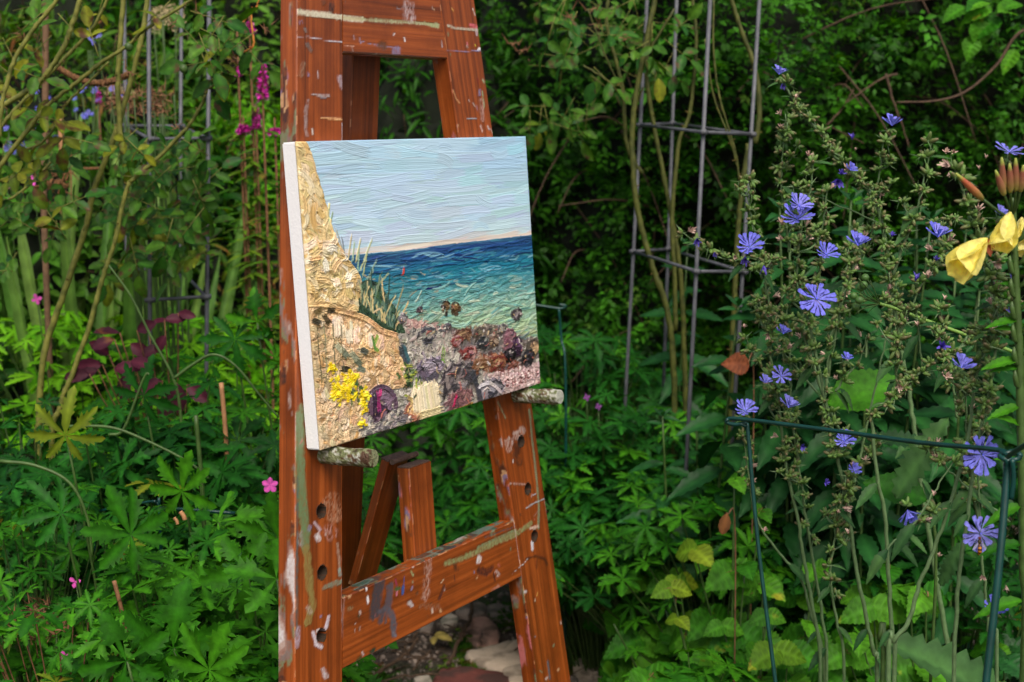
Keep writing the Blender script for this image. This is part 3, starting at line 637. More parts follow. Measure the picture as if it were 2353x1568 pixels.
def scatter(reg, n, Lr, wr, th, tsd, h, tints, tk=.35, br=3, bs=.25, var=.08, cvs=.3, a=.12):
    ys, xs = np.nonzero(reg)
    if len(ys) == 0: return
    q_ = (RG == RG[ys[0], xs[0]]).astype(float); q_ = (q_ + np.roll(q_, 1, 0) + np.roll(q_, -1, 0) + np.roll(q_, 2, 1) + np.roll(q_, -2, 1)) / 5
    CLIP[0] = np.clip(q_ * 1.6, 0, 1)
    for i in rng.integers(0, len(ys), n):
        k = rng.random(); tint = s2l(tints[rng.integers(len(tints))]) if tints and k < .5 else None
        stroke(xs[i], ys[i], rng.uniform(*Lr), rng.uniform(*wr), th + rng.normal(0, tsd), rng.normal(0, cvs) * (1 if True else 0), jc(bcol(xs[i], ys[i]), a, tint, rng.uniform(.2, 1) * tk * 2 if tint is not None else 0), h * rng.uniform(.6, 1.4), br, bs, var)
    CLIP[0] = None
skyr = (RG == 0)
scatter(skyr, 420, (90, 260), (12, 30), 0, .09, .30, [(200, 222, 234), (182, 212, 228), (162, 200, 222)],   .2, 2.6, .30, .025, .10, .025)
scatter(skyr & (tt[..., 0] < .9), 26, (40, 100), (12, 26), .05, .16, .34, [(190, 212, 226), (156, 192, 214)], .2, 2.6, .30, .025, .3, .025)
scatter(skyr & (tt[..., 0] > .96), 30, (60, 160), (6, 11), 0, .04, .2, [(226, 208, 190), (214, 196, 184)], .5, 3, .2, .02, .05, .03)
sear = RG == 1
scatter(sear & (dd < 90), 420, (30, 130), (4, 10), .0, .07, .34, [(22, 40, 116), (28, 92, 130), (60, 130, 150), (16, 60, 96)], .5, 4, .3, .1, .12)
scatter(sear & (dd >= 70) & (dd < 220), 620, (20, 100), (4, 11), .0, .2, .42, [(34, 128, 140), (70, 150, 156), (30, 100, 130), (110, 160, 170)], .4, 4, .3, .1, .3)
scatter(sear & (dd >= 180), 700, (14, 54), (3, 9), .05, .32, .5, [(160, 190, 176), (176, 194, 164), (120, 170, 170), (190, 196, 170), (100, 160, 160)], .3, 4, .3, .08, .4)
scatter(sear & (ZX < 900) & (dd > 110), 160, (10, 50), (3, 7), .1, .4, .5, [(120, 140, 140), (170, 160, 130), (70, 96, 104)], .5, 4, .3, .08, .4)
cl = RG == 2
scatter(cl, 420, (18, 60), (8, 16), 1.2, .35, 1.1, [(222, 204, 160), (200, 162, 92), (232, 220, 188), (176, 144, 86)], .4, 2.0, .22, .08, .9)
scatter(cl & (ZY > 540), 130, (14, 34), (9, 16), .7, .9, 1.8, [(236, 228, 204), (204, 172, 112), (226, 204, 176)], .6, 2.0, .2, .08, 1.6)
sa = RG == 3
scatter(sa, 640, (12, 38), (7, 14), 1.3, .7, 1.4, [(230, 198, 154), (204, 158, 98), (230, 212, 184), (164, 128, 86), (216, 170, 130)], .5, 2.0, .22, .10, 1.5)
sh = (RG == 5)
scatter(sh, 1000, (8, 24), (4, 10), .6, 1.2, 1.2, [(196, 190, 174), (116, 112, 108), (214, 208, 192), (90, 86, 88), (160, 136, 130)], .65, 2.5, .22, .12, 1.3)
scatter(RG == 6, 260, (7, 20), (3, 7), .6, 1.2, 1.1, [(222, 204, 198), (150, 108, 106), (196, 166, 168), (232, 220, 212)], .65, 3, .25, .12, 1.2)
scatter(sear & (dd > 20) & (dd < 200), 200, (24, 90), (3, 6), .0, .1, .9, [(20, 36, 96), (120, 170, 190), (30, 90, 120)], .55, 4, .2, .08, .2)
scatter(sear & (dd > 200) & (ZX > 700), 220, (18, 60), (4, 8), -.05, .25, 1.0, [(206, 212, 184), (150, 190, 176), (90, 150, 150)], .4, 3, .2, .08, .25)
gr = RG == 4
scatter(gr, 300, (8, 40), (3, 8), 1.35, .6, .8, [(30, 50, 40), (70, 100, 60), (90, 120, 90), (24, 36, 34)], .6, 3, .3, .15, .5)
def zs(pts, w_, c, h=.7, br=3, bs=.25, var=.08):
    """stroke along a chain of points of the painting as read in the photo crop"""
    Q = [zp(*p_) for p_ in pts]
    if len(Q) > 2: Q = [tuple(q_[:2]) for q_ in spline([(x, y, 0) for x, y in Q], 3)]
    for (x0, y0), (x1, y1) in zip(Q[:-1], Q[1:]):
        L = math.hypot(x1 - x0, y1 - y0)
        stroke((x0 + x1) / 2, (y0 + y1) / 2, L + w_ * .8, w_, math.atan2(y1 - y0, x1 - x0), 0, jc(s2l(c), .06), h, br, bs, var)
# marram grass blades on the cliff edge
for i in range(70):
    x = rng.uniform(470, 650); yb = np.interp(x, [470, 560, 650], [850, 930, 990]); L = rng.uniform(60, 190) * (1 - (x - 470) / 420)
    lean = rng.normal(.12, .22); c = [(44, 72, 60), (34, 54, 44), (96, 124, 104), (150, 164, 130), (60, 92, 80), (200, 184, 130)][rng.integers(6)]
    zs([(x, yb), (x + lean * L * .5, yb - L * .55), (x + lean * L * 1.1, yb - L)], rng.uniform(3, 6), c, .6)
for x, y, x2, y2, c in [(385, 610, 352, 500, (150, 160, 150)), (392, 625, 380, 540, (120, 140, 140)), (410, 640, 425, 535, (190, 180, 130)), (430, 650, 440, 560, (170, 190, 160)), (445, 660, 470, 545, (190, 190, 140)), (470, 690, 522, 555, (190, 200, 150)),
                        (455, 700, 462, 600, (150, 176, 150)), (480, 720, 500, 620, (176, 186, 140)), (500, 740, 545, 650, (140, 170, 150)), (520, 780, 520, 690, (60, 90, 80)), (545, 800, 566, 710, (110, 130, 100)), (600, 850, 608, 730, (50, 70, 60)), (580, 840, 570, 740, (200, 180, 120)),
                        (640, 900, 672, 780, (150, 140, 100)), (660, 930, 700, 850, (214, 184, 130)), (690, 900, 640, 960, (220, 190, 140)), (560, 880, 530, 900, (220, 196, 150)), (310, 470, 318, 380, (190, 200, 150)), (325, 470, 335, 420, (150, 170, 130)), (315, 400, 318, 378, (225, 220, 150))]:
    zs([(x, y), (x2, y2)], 5, c, .8)
zs([(670, 718), (676, 688)], 6, (204, 62, 34), 1.4)
# cliff and bank ridges
zs([(225, 860), (300, 862), (350, 888)], 13, (226, 190, 136), 1.6); zs([(350, 888), (420, 905), (480, 925), (520, 950), (565, 985), (640, 1010)], 13, (216, 176, 128), 1.7)
for i in range(26):
    x = rng.uniform(330, 560); y = np.interp(x, [330, 560], [915, 1000]) + rng.uniform(0, 60); zs([(x, y), (x + rng.normal(4, 6), y + rng.uniform(25, 60))], rng.uniform(9, 16), [(228, 208, 178), (222, 190, 150), (232, 216, 192)][i % 3], 1.3)
for x, y, c in [(240, 940, (50, 46, 30)), (290, 920, (70, 60, 34)), (310, 890, (56, 50, 30)), (250, 900, (90, 76, 40)), (380, 1170, (30, 30, 28)), (470, 1080, (80, 90, 78)), (375, 1080, (110, 120, 100)), (440, 1130, (90, 100, 84)), (455, 1170, (100, 112, 96)), (420, 1100, (140, 146, 120)), (350, 1060, (160, 158, 130))]:
    zs([(x, y), (x + 22, y + rng.uniform(-10, 40))], 13, c, 1.2)
for x in (255, 290, 330, 370):
    zs([(x, 960), (x + 8, 1090), (x + rng.uniform(0, 24), 1240)], rng.uniform(3, 5), [(96, 92, 64), (116, 112, 84), (134, 130, 100)][rng.integers(3)], .6)
zs([(545, 1010), (530, 1060), (548, 1085)], 8, (120, 150, 60), .9); zs([(520, 1020), (535, 1080)], 8, (90, 130, 60), .9)
zs([(665, 1070), (690, 1140)], 20, (48, 62, 70), 1.0); zs([(680, 1065), (702, 1135)], 10, (60, 96, 110), .8)
def rock(x, y, rx, ry, dk, lt, rot=0., h=1.2):
    u, v = zp(x, y); u2, _ = zp(x + rx, y); _, v2 = zp(x, y + ry); rx, ry = abs(u2 - u), abs(v2 - v)
    for k in range(int(8 + rx * ry / 40)):
        a = rng.uniform(0, 2 * math.pi); r = math.sqrt(rng.random()) * .8
        X = u + rx * r * math.cos(a); Y = v + ry * r * math.sin(a)
        c = s2l(dk) if (math.cos(a) * .5 - math.sin(a) * .6 + rng.normal(0, .6)) < 0 else s2l(lt)
        stroke(X, Y, rng.uniform(.6, 1.3) * rx, rng.uniform(6, 14), a + math.pi / 2 + rng.normal(0, .5), rng.normal(0, .5), jc(c, .15), h * rng.uniform(.7, 1.3), 3, .3, .12)
    for k in range(4):
        a = rng.uniform(0, 6.28); stroke(u + rx * .6 * math.cos(a), v + ry * .6 * math.sin(a), rx * rng.uniform(.3, .7), rng.uniform(3, 6), a + rng.normal(0, .8), rng.normal(0, 1), jc(s2l([(214, 206, 196), (176, 150, 110), (150, 90, 80), (40, 36, 40)][rng.integers(4)]), .15), h * 1.4, 3, .25, .1)
    for a in np.linspace(math.pi * 1.15, math.pi * 1.85, 5) + rng.normal(0, .12, 5):
        stroke(u + rx * .9 * math.cos(a), v + ry * .9 * math.sin(a), rx * .6, rng.uniform(5, 8), a + math.pi / 2, .4, jc(s2l(dk) * .9, .15), h * 1.2, 3, .25, .1)
for r_ in [(878, 878, 22, 36, (46, 38, 34), (96, 76, 50)), (924, 882, 22, 34, (70, 50, 30), (136, 100, 60)), (752, 888, 16, 12, (62, 54, 60), (110, 100, 100)), (1220, 908, 28, 24, (58, 52, 54), (130, 120, 120)),
           (672, 930, 22, 22, (96, 90, 96), (140, 132, 130)), (790, 1012, 52, 36, (66, 66, 72), (150, 144, 136)), (885, 970, 18, 16, (84, 80, 88), (110, 106, 110)), (960, 1012, 46, 32, (92, 56, 40), (140, 104, 80)), (1045, 1000, 36, 28, (76, 66, 58), (140, 124, 100)),
           (1065, 1044, 36, 28, (44, 46, 50), (110, 110, 106)), (1100, 990, 34, 26, (96, 84, 76), (160, 146, 130)), (1150, 980, 24, 22, (80, 76, 76), (140, 134, 128)), (1110, 1040, 30, 26, (90, 70, 60), (150, 130, 110)), (930, 1040, 26, 20, (116, 44, 40), (140, 100, 100)), (990, 1095, 40, 22, (120, 52, 48), (150, 110, 108)),
           (1188, 1030, 34, 52, (112, 74, 82), (140, 100, 110)), (1228, 1066, 26, 52, (50, 30, 50), (110, 76, 104)), (1184, 1108, 32, 34, (14, 12, 14), (54, 46, 50)), (1298, 1070, 38, 42, (84, 76, 66), (176, 146, 108)), (1276, 1118, 32, 38, (26, 24, 28), (66, 62, 66)),
           (800, 1172, 70, 48, (96, 88, 100), (156, 144, 154)), (935, 1225, 84, 78, (52, 46, 50), (120, 110, 108)), (1000, 1190, 50, 50, (60, 56, 60), (110, 104, 100)), (955, 1320, 62, 46, (110, 74, 76), (150, 110, 106)), (1100, 1278, 68, 46, (46, 44, 50), (128, 122, 128)),
           (1125, 1140, 50, 26, (110, 44, 34), (140, 96, 70)), (1050, 1150, 50, 22, (110, 72, 44), (150, 116, 90)), (565, 1340, 72, 78, (62, 42, 60), (128, 104, 120)), (720, 1385, 44, 56, (150, 92, 70), (200, 160, 110)), (785, 1318, 78, 66, (206, 178, 116), (226, 206, 160)), (600, 1450, 60, 34, (120, 112, 108), (170, 160, 150))]:
    rock(*r_)
for i in range(9):
    zs([(728 + i * 12, 1275 + i * -3), (736 + i * 13, 1365 - i * 3)], 20, [(226, 212, 180), (220, 204, 166)][i % 2], .9, 2.4, .22)
zs([(770, 1395), (850, 1375)], 22, (228, 206, 160), 1.8)
zs([(510, 1390), (512, 1300), (545, 1262), (590, 1262), (625, 1300), (638, 1360)], 11, (90, 70, 86), 1.4); zs([(548, 1290), (552, 1370)], 11, (140, 40, 96), 1.5); zs([(560, 1275), (556, 1300)], 9, (190, 60, 120), 1.5); zs([(528, 1300), (532, 1390)], 12, (50, 36, 54), 1.3)
zs([(1000, 1190), (1030, 1260), (1045, 1320)], 16, (60, 60, 66), 1.5); 
zs([(915, 1350), (925, 1300)], 8, (190, 40, 90), 1.2); zs([(905, 1385), (960, 1360), (1010, 1340)], 10, (170, 130, 70), 1.3)
zs([(1040, 1260), (1090, 1240), (1150, 1290)], 9, (200, 190, 190), 1.2)
zs([(858, 1130), (866, 1060)], 4, (120, 150, 70), .9); zs([(872, 1135), (874, 1070)], 4, (140, 170, 90), .9); zs([(880, 1140), (860, 1120)], 5, (110, 150, 60), .9)
# low shrub beside the boulders and the gorse
for i in range(60):
    x, y = rng.normal(700, 26), rng.normal(1205, 26); zs([(x, y), (x + rng.normal(0, 12), y + rng.normal(6, 12))], rng.uniform(4, 8), [(40, 64, 34), (70, 96, 50), (110, 130, 80), (30, 46, 30), (150, 160, 60)][rng.integers(5)], 1.2)
for i in range(30): x, y = rng.normal(440, 30), rng.normal(1275, 30); zs([(x, y), (x + rng.normal(0, 12), y + rng.normal(8, 12))], rng.uniform(4, 9), [(40, 60, 40), (64, 90, 50), (90, 110, 60)][rng.integers(3)], 1.2)
for cx, cy, sx, sy, n in [(325, 1170, 14, 14, 16), (330, 1235, 16, 20, 16), (415, 1215, 24, 22, 34), (370, 1290, 26, 22, 40), (440, 1300, 26, 16, 14), (490, 1300, 12, 40, 26), (480, 1350, 10, 30, 18), (478, 1440, 12, 12, 12), (340, 1300, 16, 20, 16), (400, 1250, 20, 16, 20)]:
    for i in range(n):
        x, y = rng.normal(cx, sx * .8), rng.normal(cy, sy * .9); zs([(x, y), (x + rng.normal(0, 7), y + rng.normal(3, 8))], rng.uniform(4, 9), [(238, 216, 24), (228, 198, 16), (244, 230, 60), (206, 176, 20)][rng.integers(4)], 1.5, 2.5, .3, .1)
for i in range(60):
    x, y = rng.uniform(470, 700), 0; y = np.interp(x, [470, 700], [1470, 1440]) + rng.normal(0, 22); zs([(x, y), (x + rng.normal(0, 16), y + rng.normal(0, 10))], rng.uniform(5, 10), [(110, 104, 104), (150, 144, 140), (176, 166, 150), (90, 84, 88)][rng.integers(4)], 1.2)
# scratched signature, cut with the brush end into the wet pinkish paint
def scratch(pts, w_=2.6, c=(120, 66, 62)):
    Q = [zp(*p_) for p_ in pts]
    for (x0, y0), (x1, y1) in zip(Q[:-1], Q[1:]):
        L = math.hypot(x1 - x0, y1 - y0); cx, cy = (x0 + x1) / 2, (y0 + y1) / 2; th = math.atan2(y1 - y0, x1 - x0)
        X0, X1, Y0, Y1 = int(cx - L - 6), int(min(NX, cx + L + 6)), int(cy - L - 6), int(min(NY, cy + L + 6))
        X = gx[Y0:Y1, X0:X1] - cx; Y = gy[Y0:Y1, X0:X1] - cy; a = X * math.cos(th) + Y * math.sin(th); b = -X * math.sin(th) + Y * math.cos(th)
        m = np.clip(1.4 - np.hypot(np.maximum(np.abs(a) - L / 2, 0), b) / w_ * 1.2, 0, 1)
        HT[Y0:Y1, X0:X1] -= m * 1.0; HT[Y0:Y1, X0:X1] += np.clip(1 - np.abs(np.hypot(np.maximum(np.abs(a) - L / 2, 0), b) - w_ * 1.6) / w_, 0, 1) * .5
        CV[Y0:Y1, X0:X1] = CV[Y0:Y1, X0:X1] * (1 - .75 * m[..., None]) + s2l(c) * .75 * m[..., None]
def ring_(cx, cy, rx, ry): scratch([(cx + rx * math.cos(a), cy + ry * math.sin(a)) for a in np.linspace(0, 2 * math.pi, 11)])
for x in (1136, 1150, 1166): scratch([(x, 1165), (x, 1205)])
scratch([(1150, 1185), (1166, 1183)]); scratch([(1185, 1160), (1187, 1205)]); scratch([(1187, 1180), (1203, 1160)]); scratch([(1215, 1160), (1216, 1198)]); scratch([(1234, 1158), (1236, 1200)])
ring_(1282, 1200, 10, 18); scratch([(1302, 1180), (1304, 1214)]); scratch([(1326, 1182), (1316, 1188), (1326, 1200), (1318, 1214)])
ring_(1180, 1240, 8, 16); scratch([(1204, 1222), (1206, 1256)]); scratch([(1218, 1218), (1220, 1252)]); scratch([(1204, 1238), (1220, 1236)]); scratch([(1236, 1216), (1252, 1214), (1238, 1240), (1256, 1238)]); scratch([(1266, 1208), (1268, 1240)])
HT = (HT + np.roll(HT, 1, 0) * .25 + np.roll(HT, 1, 1) * .25) / 1.5 if False else HT
HT -= np.percentile(HT, 3); HT = np.clip(HT * 1.15, 0, 5.5)
env = np.minimum.reduce([gx, gy, NX - 1 - gx, NY - 1 - gy]) / 3.0
HT = HT * np.clip(.25 + env, 0, 1) + .25
S_ = gx / (NX - 1) * PW; Vv = -gy / (NY - 1) * PH
PV = eO[None, None] + S_[..., None] * eT + Vv[..., None] * eV + (PD + HT[..., None] / 1000) * eN
ii = (np.arange(NY - 1)[:, None] * NX + np.arange(NX - 1)[None]).ravel()
PF = np.stack([ii, ii + NX, ii + NX + 1, ii + 1], 1)
part('painted_surface', make_mesh('painted_surface', PV.reshape(-1, 3), PF, M_paint, True, CV.reshape(-1, 3)), painting)
# paint rim closing the edge of the relief against the canvas
rim = np.r_[np.arange(NX), np.arange(1, NY) * NX + NX - 1, (NY - 1) * NX + np.arange(NX - 2, -1, -1), np.arange(NY - 2, 0, -1) * NX]
rv = PV.reshape(-1, 3)[rim]; rb = rv - eN * ((HT.ravel()[rim] / 1000 + .0006)[:, None]); K = len(rim); k = np.arange(K)
part('paint_rim', make_mesh('paint_rim', np.vstack([rv, rb]), np.stack([k, k + K, (k + 1) % K + K, (k + 1) % K], 1), M_paint, True, np.vstack([CV.reshape(-1, 3)[rim]] * 2)), painting)

# ------------------------------------------------------------------ ground
def soilmat():
    m, t, b = newmat('damp_soil'); L = t.links.new; geo = nnode(t, 'ShaderNodeNewGeometry')
    n1 = nnode(t, 'ShaderNodeTexNoise', i_Scale=38.0, i_Detail=8.0, i_Roughness=.7); L(geo.outputs['Position'], n1.inputs['Vector'])
    n2 = nnode(t, 'ShaderNodeTexNoise', i_Scale=5.0, i_Detail=4.0); L(geo.outputs['Position'], n2.inputs['Vector'])
    r = rampn(t, [(.3, tuple(s2l((34, 28, 24)))), (.55, tuple(s2l((72, 60, 50)))), (.72, tuple(s2l((104, 92, 80))))]); L(n1.outputs[0], r.inputs[0])
    g = rampn(t, [(.56, (0, 0, 0)), (.66, (1, 1, 1))]); L(n2.outputs[0], g.inputs[0])
    mx = nnode(t, 'ShaderNodeMixRGB', i_Color2=(*s2l((48, 62, 26)), 1)); L(g.outputs[0], mx.inputs[0]); L(r.outputs[0], mx.inputs[1]); L(mx.outputs[0], b.inputs['Base Color'])
    b.inputs['Roughness'].default_value = .85; bp = nnode(t, 'ShaderNodeBump', i_Strength=.9, i_Distance=.012); L(n1.outputs[0], bp.inputs['Height']); L(bp.outputs[0], b.inputs['Normal'])
    return m
M_soil = soilmat()
def gz(x, y):
    x = np.asarray(x, float); y = np.asarray(y, float)
    return (fbm(x * 3 + 50, y * 3 + 50, 61) - .5) * .035 + (fbm(x * 14 + 50, y * 14 + 50, 62) - .5) * .012
xs = np.r_[np.linspace(-60, -3, 12), np.linspace(-2.9, 3.4, 210), np.linspace(3.5, 60, 12)]; ys = np.r_[np.linspace(-60, 0, 8), np.linspace(.1, 7, 230), np.linspace(7.3, 80, 12)]
Xg, Yg = np.meshgrid(xs, ys); Zg = gz(Xg, Yg) * ((np.abs(Xg) < 3.4) & (Yg > 0) & (Yg < 7.2))
nx = len(xs); ii = (np.arange(len(ys) - 1)[:, None] * nx + np.arange(nx - 1)[None]).ravel()
me = make_mesh('ground', np.stack([Xg, Yg, Zg], -1).reshape(-1, 3), np.stack([ii, ii + 1, ii + nx + 1, ii + nx], 1), M_soil)
part('ground', me, kind='structure')

# ------------------------------------------------------------------ leaf shapes: (V, tris, colour)
def tri(F):
    o = []
    for f in F:
        for k in range(1, len(f) - 1): o.append((f[0], f[k], f[k + 1]))
    return np.array(o)
def blade(n=8, wid=.22, peak=.4, pw=1.0, teeth=0, tamp=.08, fold=.25, droop=.25, wrink=0, seed=0, stalk=.0):
    r = np.random.default_rng(seed); V = []; C = []; F = []
    ts = np.linspace(0, 1, n + 1)
    for i, t in enumerate(ts):
        a = t / peak if t < peak else (1 - t) / (1 - peak)
        w_ = wid * (math.sin(max(a, 0) * math.pi / 2) ** pw) + (.004 if 0 < i < n else 0)
        if teeth: w_ *= 1 + tamp * (1 if i % 2 else -1)
        if i in (0,): w_ = .006
        if i == n: w_ = .002
        z0 = -droop * t * t
        for c in (-1, -.5, 0, .5, 1):
            wr = wrink * math.sin(t * 26 - abs(c) * 3.2) * (abs(c) > 0) if wrink else 0
            V.append((t + (tamp * .4 * abs(c) if teeth and i % 2 else 0) * wid, c * w_, z0 + fold * abs(c) * w_ + wr + r.normal(0, .004)))
            C.append((1.35, 1.3, 1.2) if c == 0 else ((1, 1, 1) if abs(c) == .5 else (.86, .86, .86)))
    for i in range(n):
        for k in range(4): a = i * 5 + k; F.append((a, a + 5, a + 6, a + 1))
    return np.array(V), tri(F), np.array(C)
def simple_leaf(wid=.25, fold=.06, droop=.12):
    V = np.array([(0, 0, 0), (.45, 0, 0), (1, 0, -droop), (.45, wid, fold), (.45, -wid, fold)])
    return V, np.array([(0, 1, 3), (1, 2, 3), (0, 4, 1), (1, 4, 2)]), np.array([(1, 1, 1), (1.2, 1.2, 1.1), (1, 1, 1), (.9, .9, .9), (.9, .9, .9)])
def xf(leaf, rot=0., sc=1., off=(0, 0, 0), tilt=0., cm=1.):
    V, F, C = leaf; V = V * sc; c, s = math.cos(tilt), math.sin(tilt)
    V = np.stack([V[:, 0] * c + V[:, 2] * s, V[:, 1], -V[:, 0] * s + V[:, 2] * c], 1)
    c, s = math.cos(rot), math.sin(rot); V = np.stack([V[:, 0] * c - V[:, 1] * s, V[:, 0] * s + V[:, 1] * c, V[:, 2]], 1)
    return V + np.array(off), F, C * cm
def merge(ls):
    Vs, Fs, Cs = [], [], []; o = 0
    for V, F, C in ls: Vs.append(V); Fs.append(F + o); Cs.append(C); o += len(V)
    return np.vstack(Vs), np.vstack(Fs), np.vstack(Cs)
def cranesbill(seed, nl=7, cut=.26, fat=1.0, droop=.22):
    """deeply cut palmate leaf, radius 1, stalk at the origin"""
    r = np.random.default_rng(seed); out = []
    span = 2.62
    for i in range(nl):
        a = -span + 2 * span * i / (nl - 1) + r.normal(0, .06); Ln = (1 - .28 * (abs(a) / span) ** 1.6) * r.uniform(.92, 1.05)
        k_ = fat
        half = [(cut, .085), (.42, .115 * k_), (.53, .215 * k_), (.525, .125 * k_), (.65, .225 * k_), (.64, .115 * k_), (.78, .185 * k_), (.765, .085 * k_), (.89, .105 * k_)]
        half = [(x + r.normal(0, .012), y * r.uniform(.82, 1.18)) for x, y in half]
        mid = [(0, 0), (cut + .02, 0), (.42, 0), (.51, 0), (.62, 0), (.75, 0), (1, 0)]
        V = []; C = []
        for x, y in mid: V.append((x, 0, -.0)); C.append((1.35, 1.32, 1.2))
        for sgn in (1, -1):
            for x, y in half: V.append((x, sgn * y, .36 * y)); C.append((.80, .82, .8) if y < .13 * k_ else (1.05, 1.05, .95))
        F = []
        for q, sg in ((7, 1), (16, -1)):
            h = [q + k for k in range(9)]
            fs = [(0, 1, h[0]), (1, 2, h[1], h[0]), (2, 3, h[3], h[1]), (h[1], h[3], h[2]), (3, 4, h[5], h[3]), (h[3], h[5], h[4]), (4, 5, h[7], h[5]), (h[5], h[7], h[6]), (5, 6, h[8], h[7])]
            F += fs if sg > 0 else [tuple(reversed(f)) for f in fs]
        V = np.array(V) * Ln; V[:, 2] -= droop * V[:, 0] ** 2 * r.uniform(.3, 1.8) - .10 * V[:, 0] * r.uniform(.0, 1.6); V[:, 1] += .12 * r.normal() * V[:, 0] ** 2
        out.append(xf((V, tri(F), np.array(C)), a))
    return merge(out)
def crenate(seed, asp=.43):
    """heart-shaped, wrinkled, scalloped leaf, length 1"""
    r = np.random.default_rng(seed); V = []; C = []; F = []; n = 22
    for i in range(n + 1):
        t = i / n; w_ = asp * (math.sin(math.pi * t ** .66) ** .85 * (1 - .25 * t) * 1.12 if 0 < t < 1 else 0) * (1 + (.075 if i % 2 else -.075))
        back = -.14 * max(0, 1 - t * 5)
        for c in (-1, -.66, -.33, 0, .33, .66, 1):
            z = .30 * abs(c) * w_ - .34 * t * t + .018 * math.cos(t * 34 - abs(c) * 5.5) * (abs(c) > 0) - .10 * (c * c) * w_
            V.append((t + back * abs(c) + (.02 if i % 2 else 0) * abs(c), c * w_, z + r.normal(0, .003)))
            v = 1.4 if c == 0 else (.82 + .34 * (math.cos(t * 34 - abs(c) * 5.5) > .55)); C.append((v, v, v * .92))
    for i in range(n):
        for k in range(6): a = i * 7 + k; F.append((a, a + 7, a + 8, a + 1))
    return np.array(V), tri(F), np.array(C)

# materials of the leaves
G = lambda *c: tuple(s2l(c))
ML = {
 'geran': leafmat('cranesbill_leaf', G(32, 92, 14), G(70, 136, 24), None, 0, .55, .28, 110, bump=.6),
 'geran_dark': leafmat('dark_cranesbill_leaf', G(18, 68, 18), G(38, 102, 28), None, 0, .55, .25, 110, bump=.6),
 'geran_yellow': leafmat('yellowing_cranesbill_leaf', G(80, 122, 30), G(124, 136, 40), G(150, 84, 36), .25, .5, .3, 40),
 'lime': leafmat('lime_green_leaf', G(82, 154, 14), G(124, 188, 34), None, 0, .5, .35, 30),
 'hedge': leafmat('hedge_leaf', G(22, 66, 10), G(56, 112, 22), None, 0, .5, .3, 30, bump=0),
 'hedge_light': leafmat('light_hedge_leaf', G(60, 110, 30), G(100, 140, 50), G(110, 90, 50), .1, .5, .3, 30, bump=0),
 'deep': leafmat('deep_shade_leaf', G(14, 40, 16), G(24, 60, 20), None, 0, .5, .2, 20, bump=0),
 'mint': leafmat('crenate_leaf', G(46, 112, 22), G(88, 150, 34), G(168, 168, 50), .06, .55, .3, 40),
 'mint_yellow': leafmat('yellow_crenate_leaf', G(92, 138, 32), G(146, 164, 44), G(130, 90, 46), .1, .55, .35, 40),
 'lance': leafmat('dark_lance_leaf', G(24, 66, 32), G(42, 96, 46), None, 0, .42, .22, 40),
 'rose': leafmat('rose_leaf', G(40, 90, 34), G(84, 126, 40), G(90, 70, 50), .25, .45, .25, 90),
 'rose_yellow': leafmat('yellow_rose_leaf', G(84, 112, 30), G(140, 142, 40), G(90, 60, 40), .3, .5, .3, 70),
 'maroon': leafmat('maroon_leaf', G(84, 30, 52), G(60, 28, 42), G(130, 84, 40), .12, .5, .2, 40),
 'sword': leafmat('striped_sword_leaf', G(72, 118, 44), G(124, 156, 80), None, 0, .45, .3, 30),
 'olive': leafmat('olive_border_leaf', G(56, 104, 20), G(104, 134, 36), G(130, 90, 50), .25, .55, .3, 30, bump=0),
 'chic': leafmat('chicory_leaf', G(44, 84, 48), G(72, 110, 60), None, 0, .5, .2, 50),
 'brown': leafmat('dry_brown_leaf', G(110, 70, 44), G(150, 100, 64), None, 0, .7, .2, 60),
 'rust': leafmat('rusty_red_leaf', G(128, 66, 44), G(150, 90, 60), G(110, 60, 40), .3, .6, .25, 60),
}
M_stem = plainmat('green_stem', s2l((62, 88, 38)), .5, .25, 90, .2)
M_cane = plainmat('mossy_rose_cane', s2l((92, 100, 36)), .6, .3, 70, .4, c2=s2l((128, 128, 56)))
M_chstem = plainmat('grey_green_stem', s2l((88, 114, 72)), .5, .2, 120, .2)
M_brown = plainmat('dry_brown_stalk', s2l((120, 84, 56)), .75, .35, 120, .4)
M_twig = plainmat('bare_twig', s2l((78, 60, 44)), .8, .35, 90, .5)
M_core = plainmat('dark_inner_shade', s2l((16, 24, 10)), .95, .4, 20, .6)  # near-black colour stands in for the shade between leaves
M_petal0 = plainmat('chicory_petal', s2l((116, 122, 232)), .6, .12, 160, .1, c2=s2l((142, 144, 242)))
M_petal = leafmat('chicory_petal_blue', G(122, 124, 250), G(150, 148, 255), None, 0, .6, .25, 300, bump=.1)
M_violet = plainmat('closed_violet_petal', s2l((84, 70, 170)), .6, .2, 160, .2)
M_faded = plainmat('faded_flower', s2l((176, 140, 132)), .7, .25, 220, .3, c2=s2l((206, 180, 160)))
M_pink = plainmat('magenta_pink_petal', s2l((214, 84, 178)), .55, .12, 160, .1)
M_purple = plainmat('dull_purple_petal', s2l((104, 52, 116)), .6, .2, 160, .1)
M_loose = plainmat('loosestrife_flower', s2l((206, 50, 168)), .6, .25, 160, .2)
M_cream = plainmat('cream_flower', s2l((150, 136, 100)), .7, .2, 160, .2)
M_yel = leafmat('yellow_petal', (1.0, .88, .20), (1.0, .93, .42), None, 0, .5, .35, 120, bump=.35)
M_redbud = plainmat('reddish_bud', s2l((176, 96, 66)), .5, .2, 160, .1)
M_jute = plainmat('jute_twine', s2l((120, 84, 50)), .9, .4, 260, .8)
M_stake = plainmat('weathered_brown_stake', s2l((110, 84, 60)), .8, .25, 90, .4)
M_cane_b = plainmat('tan_bamboo', s2l((170, 124, 84)), .6, .2, 60, .3)

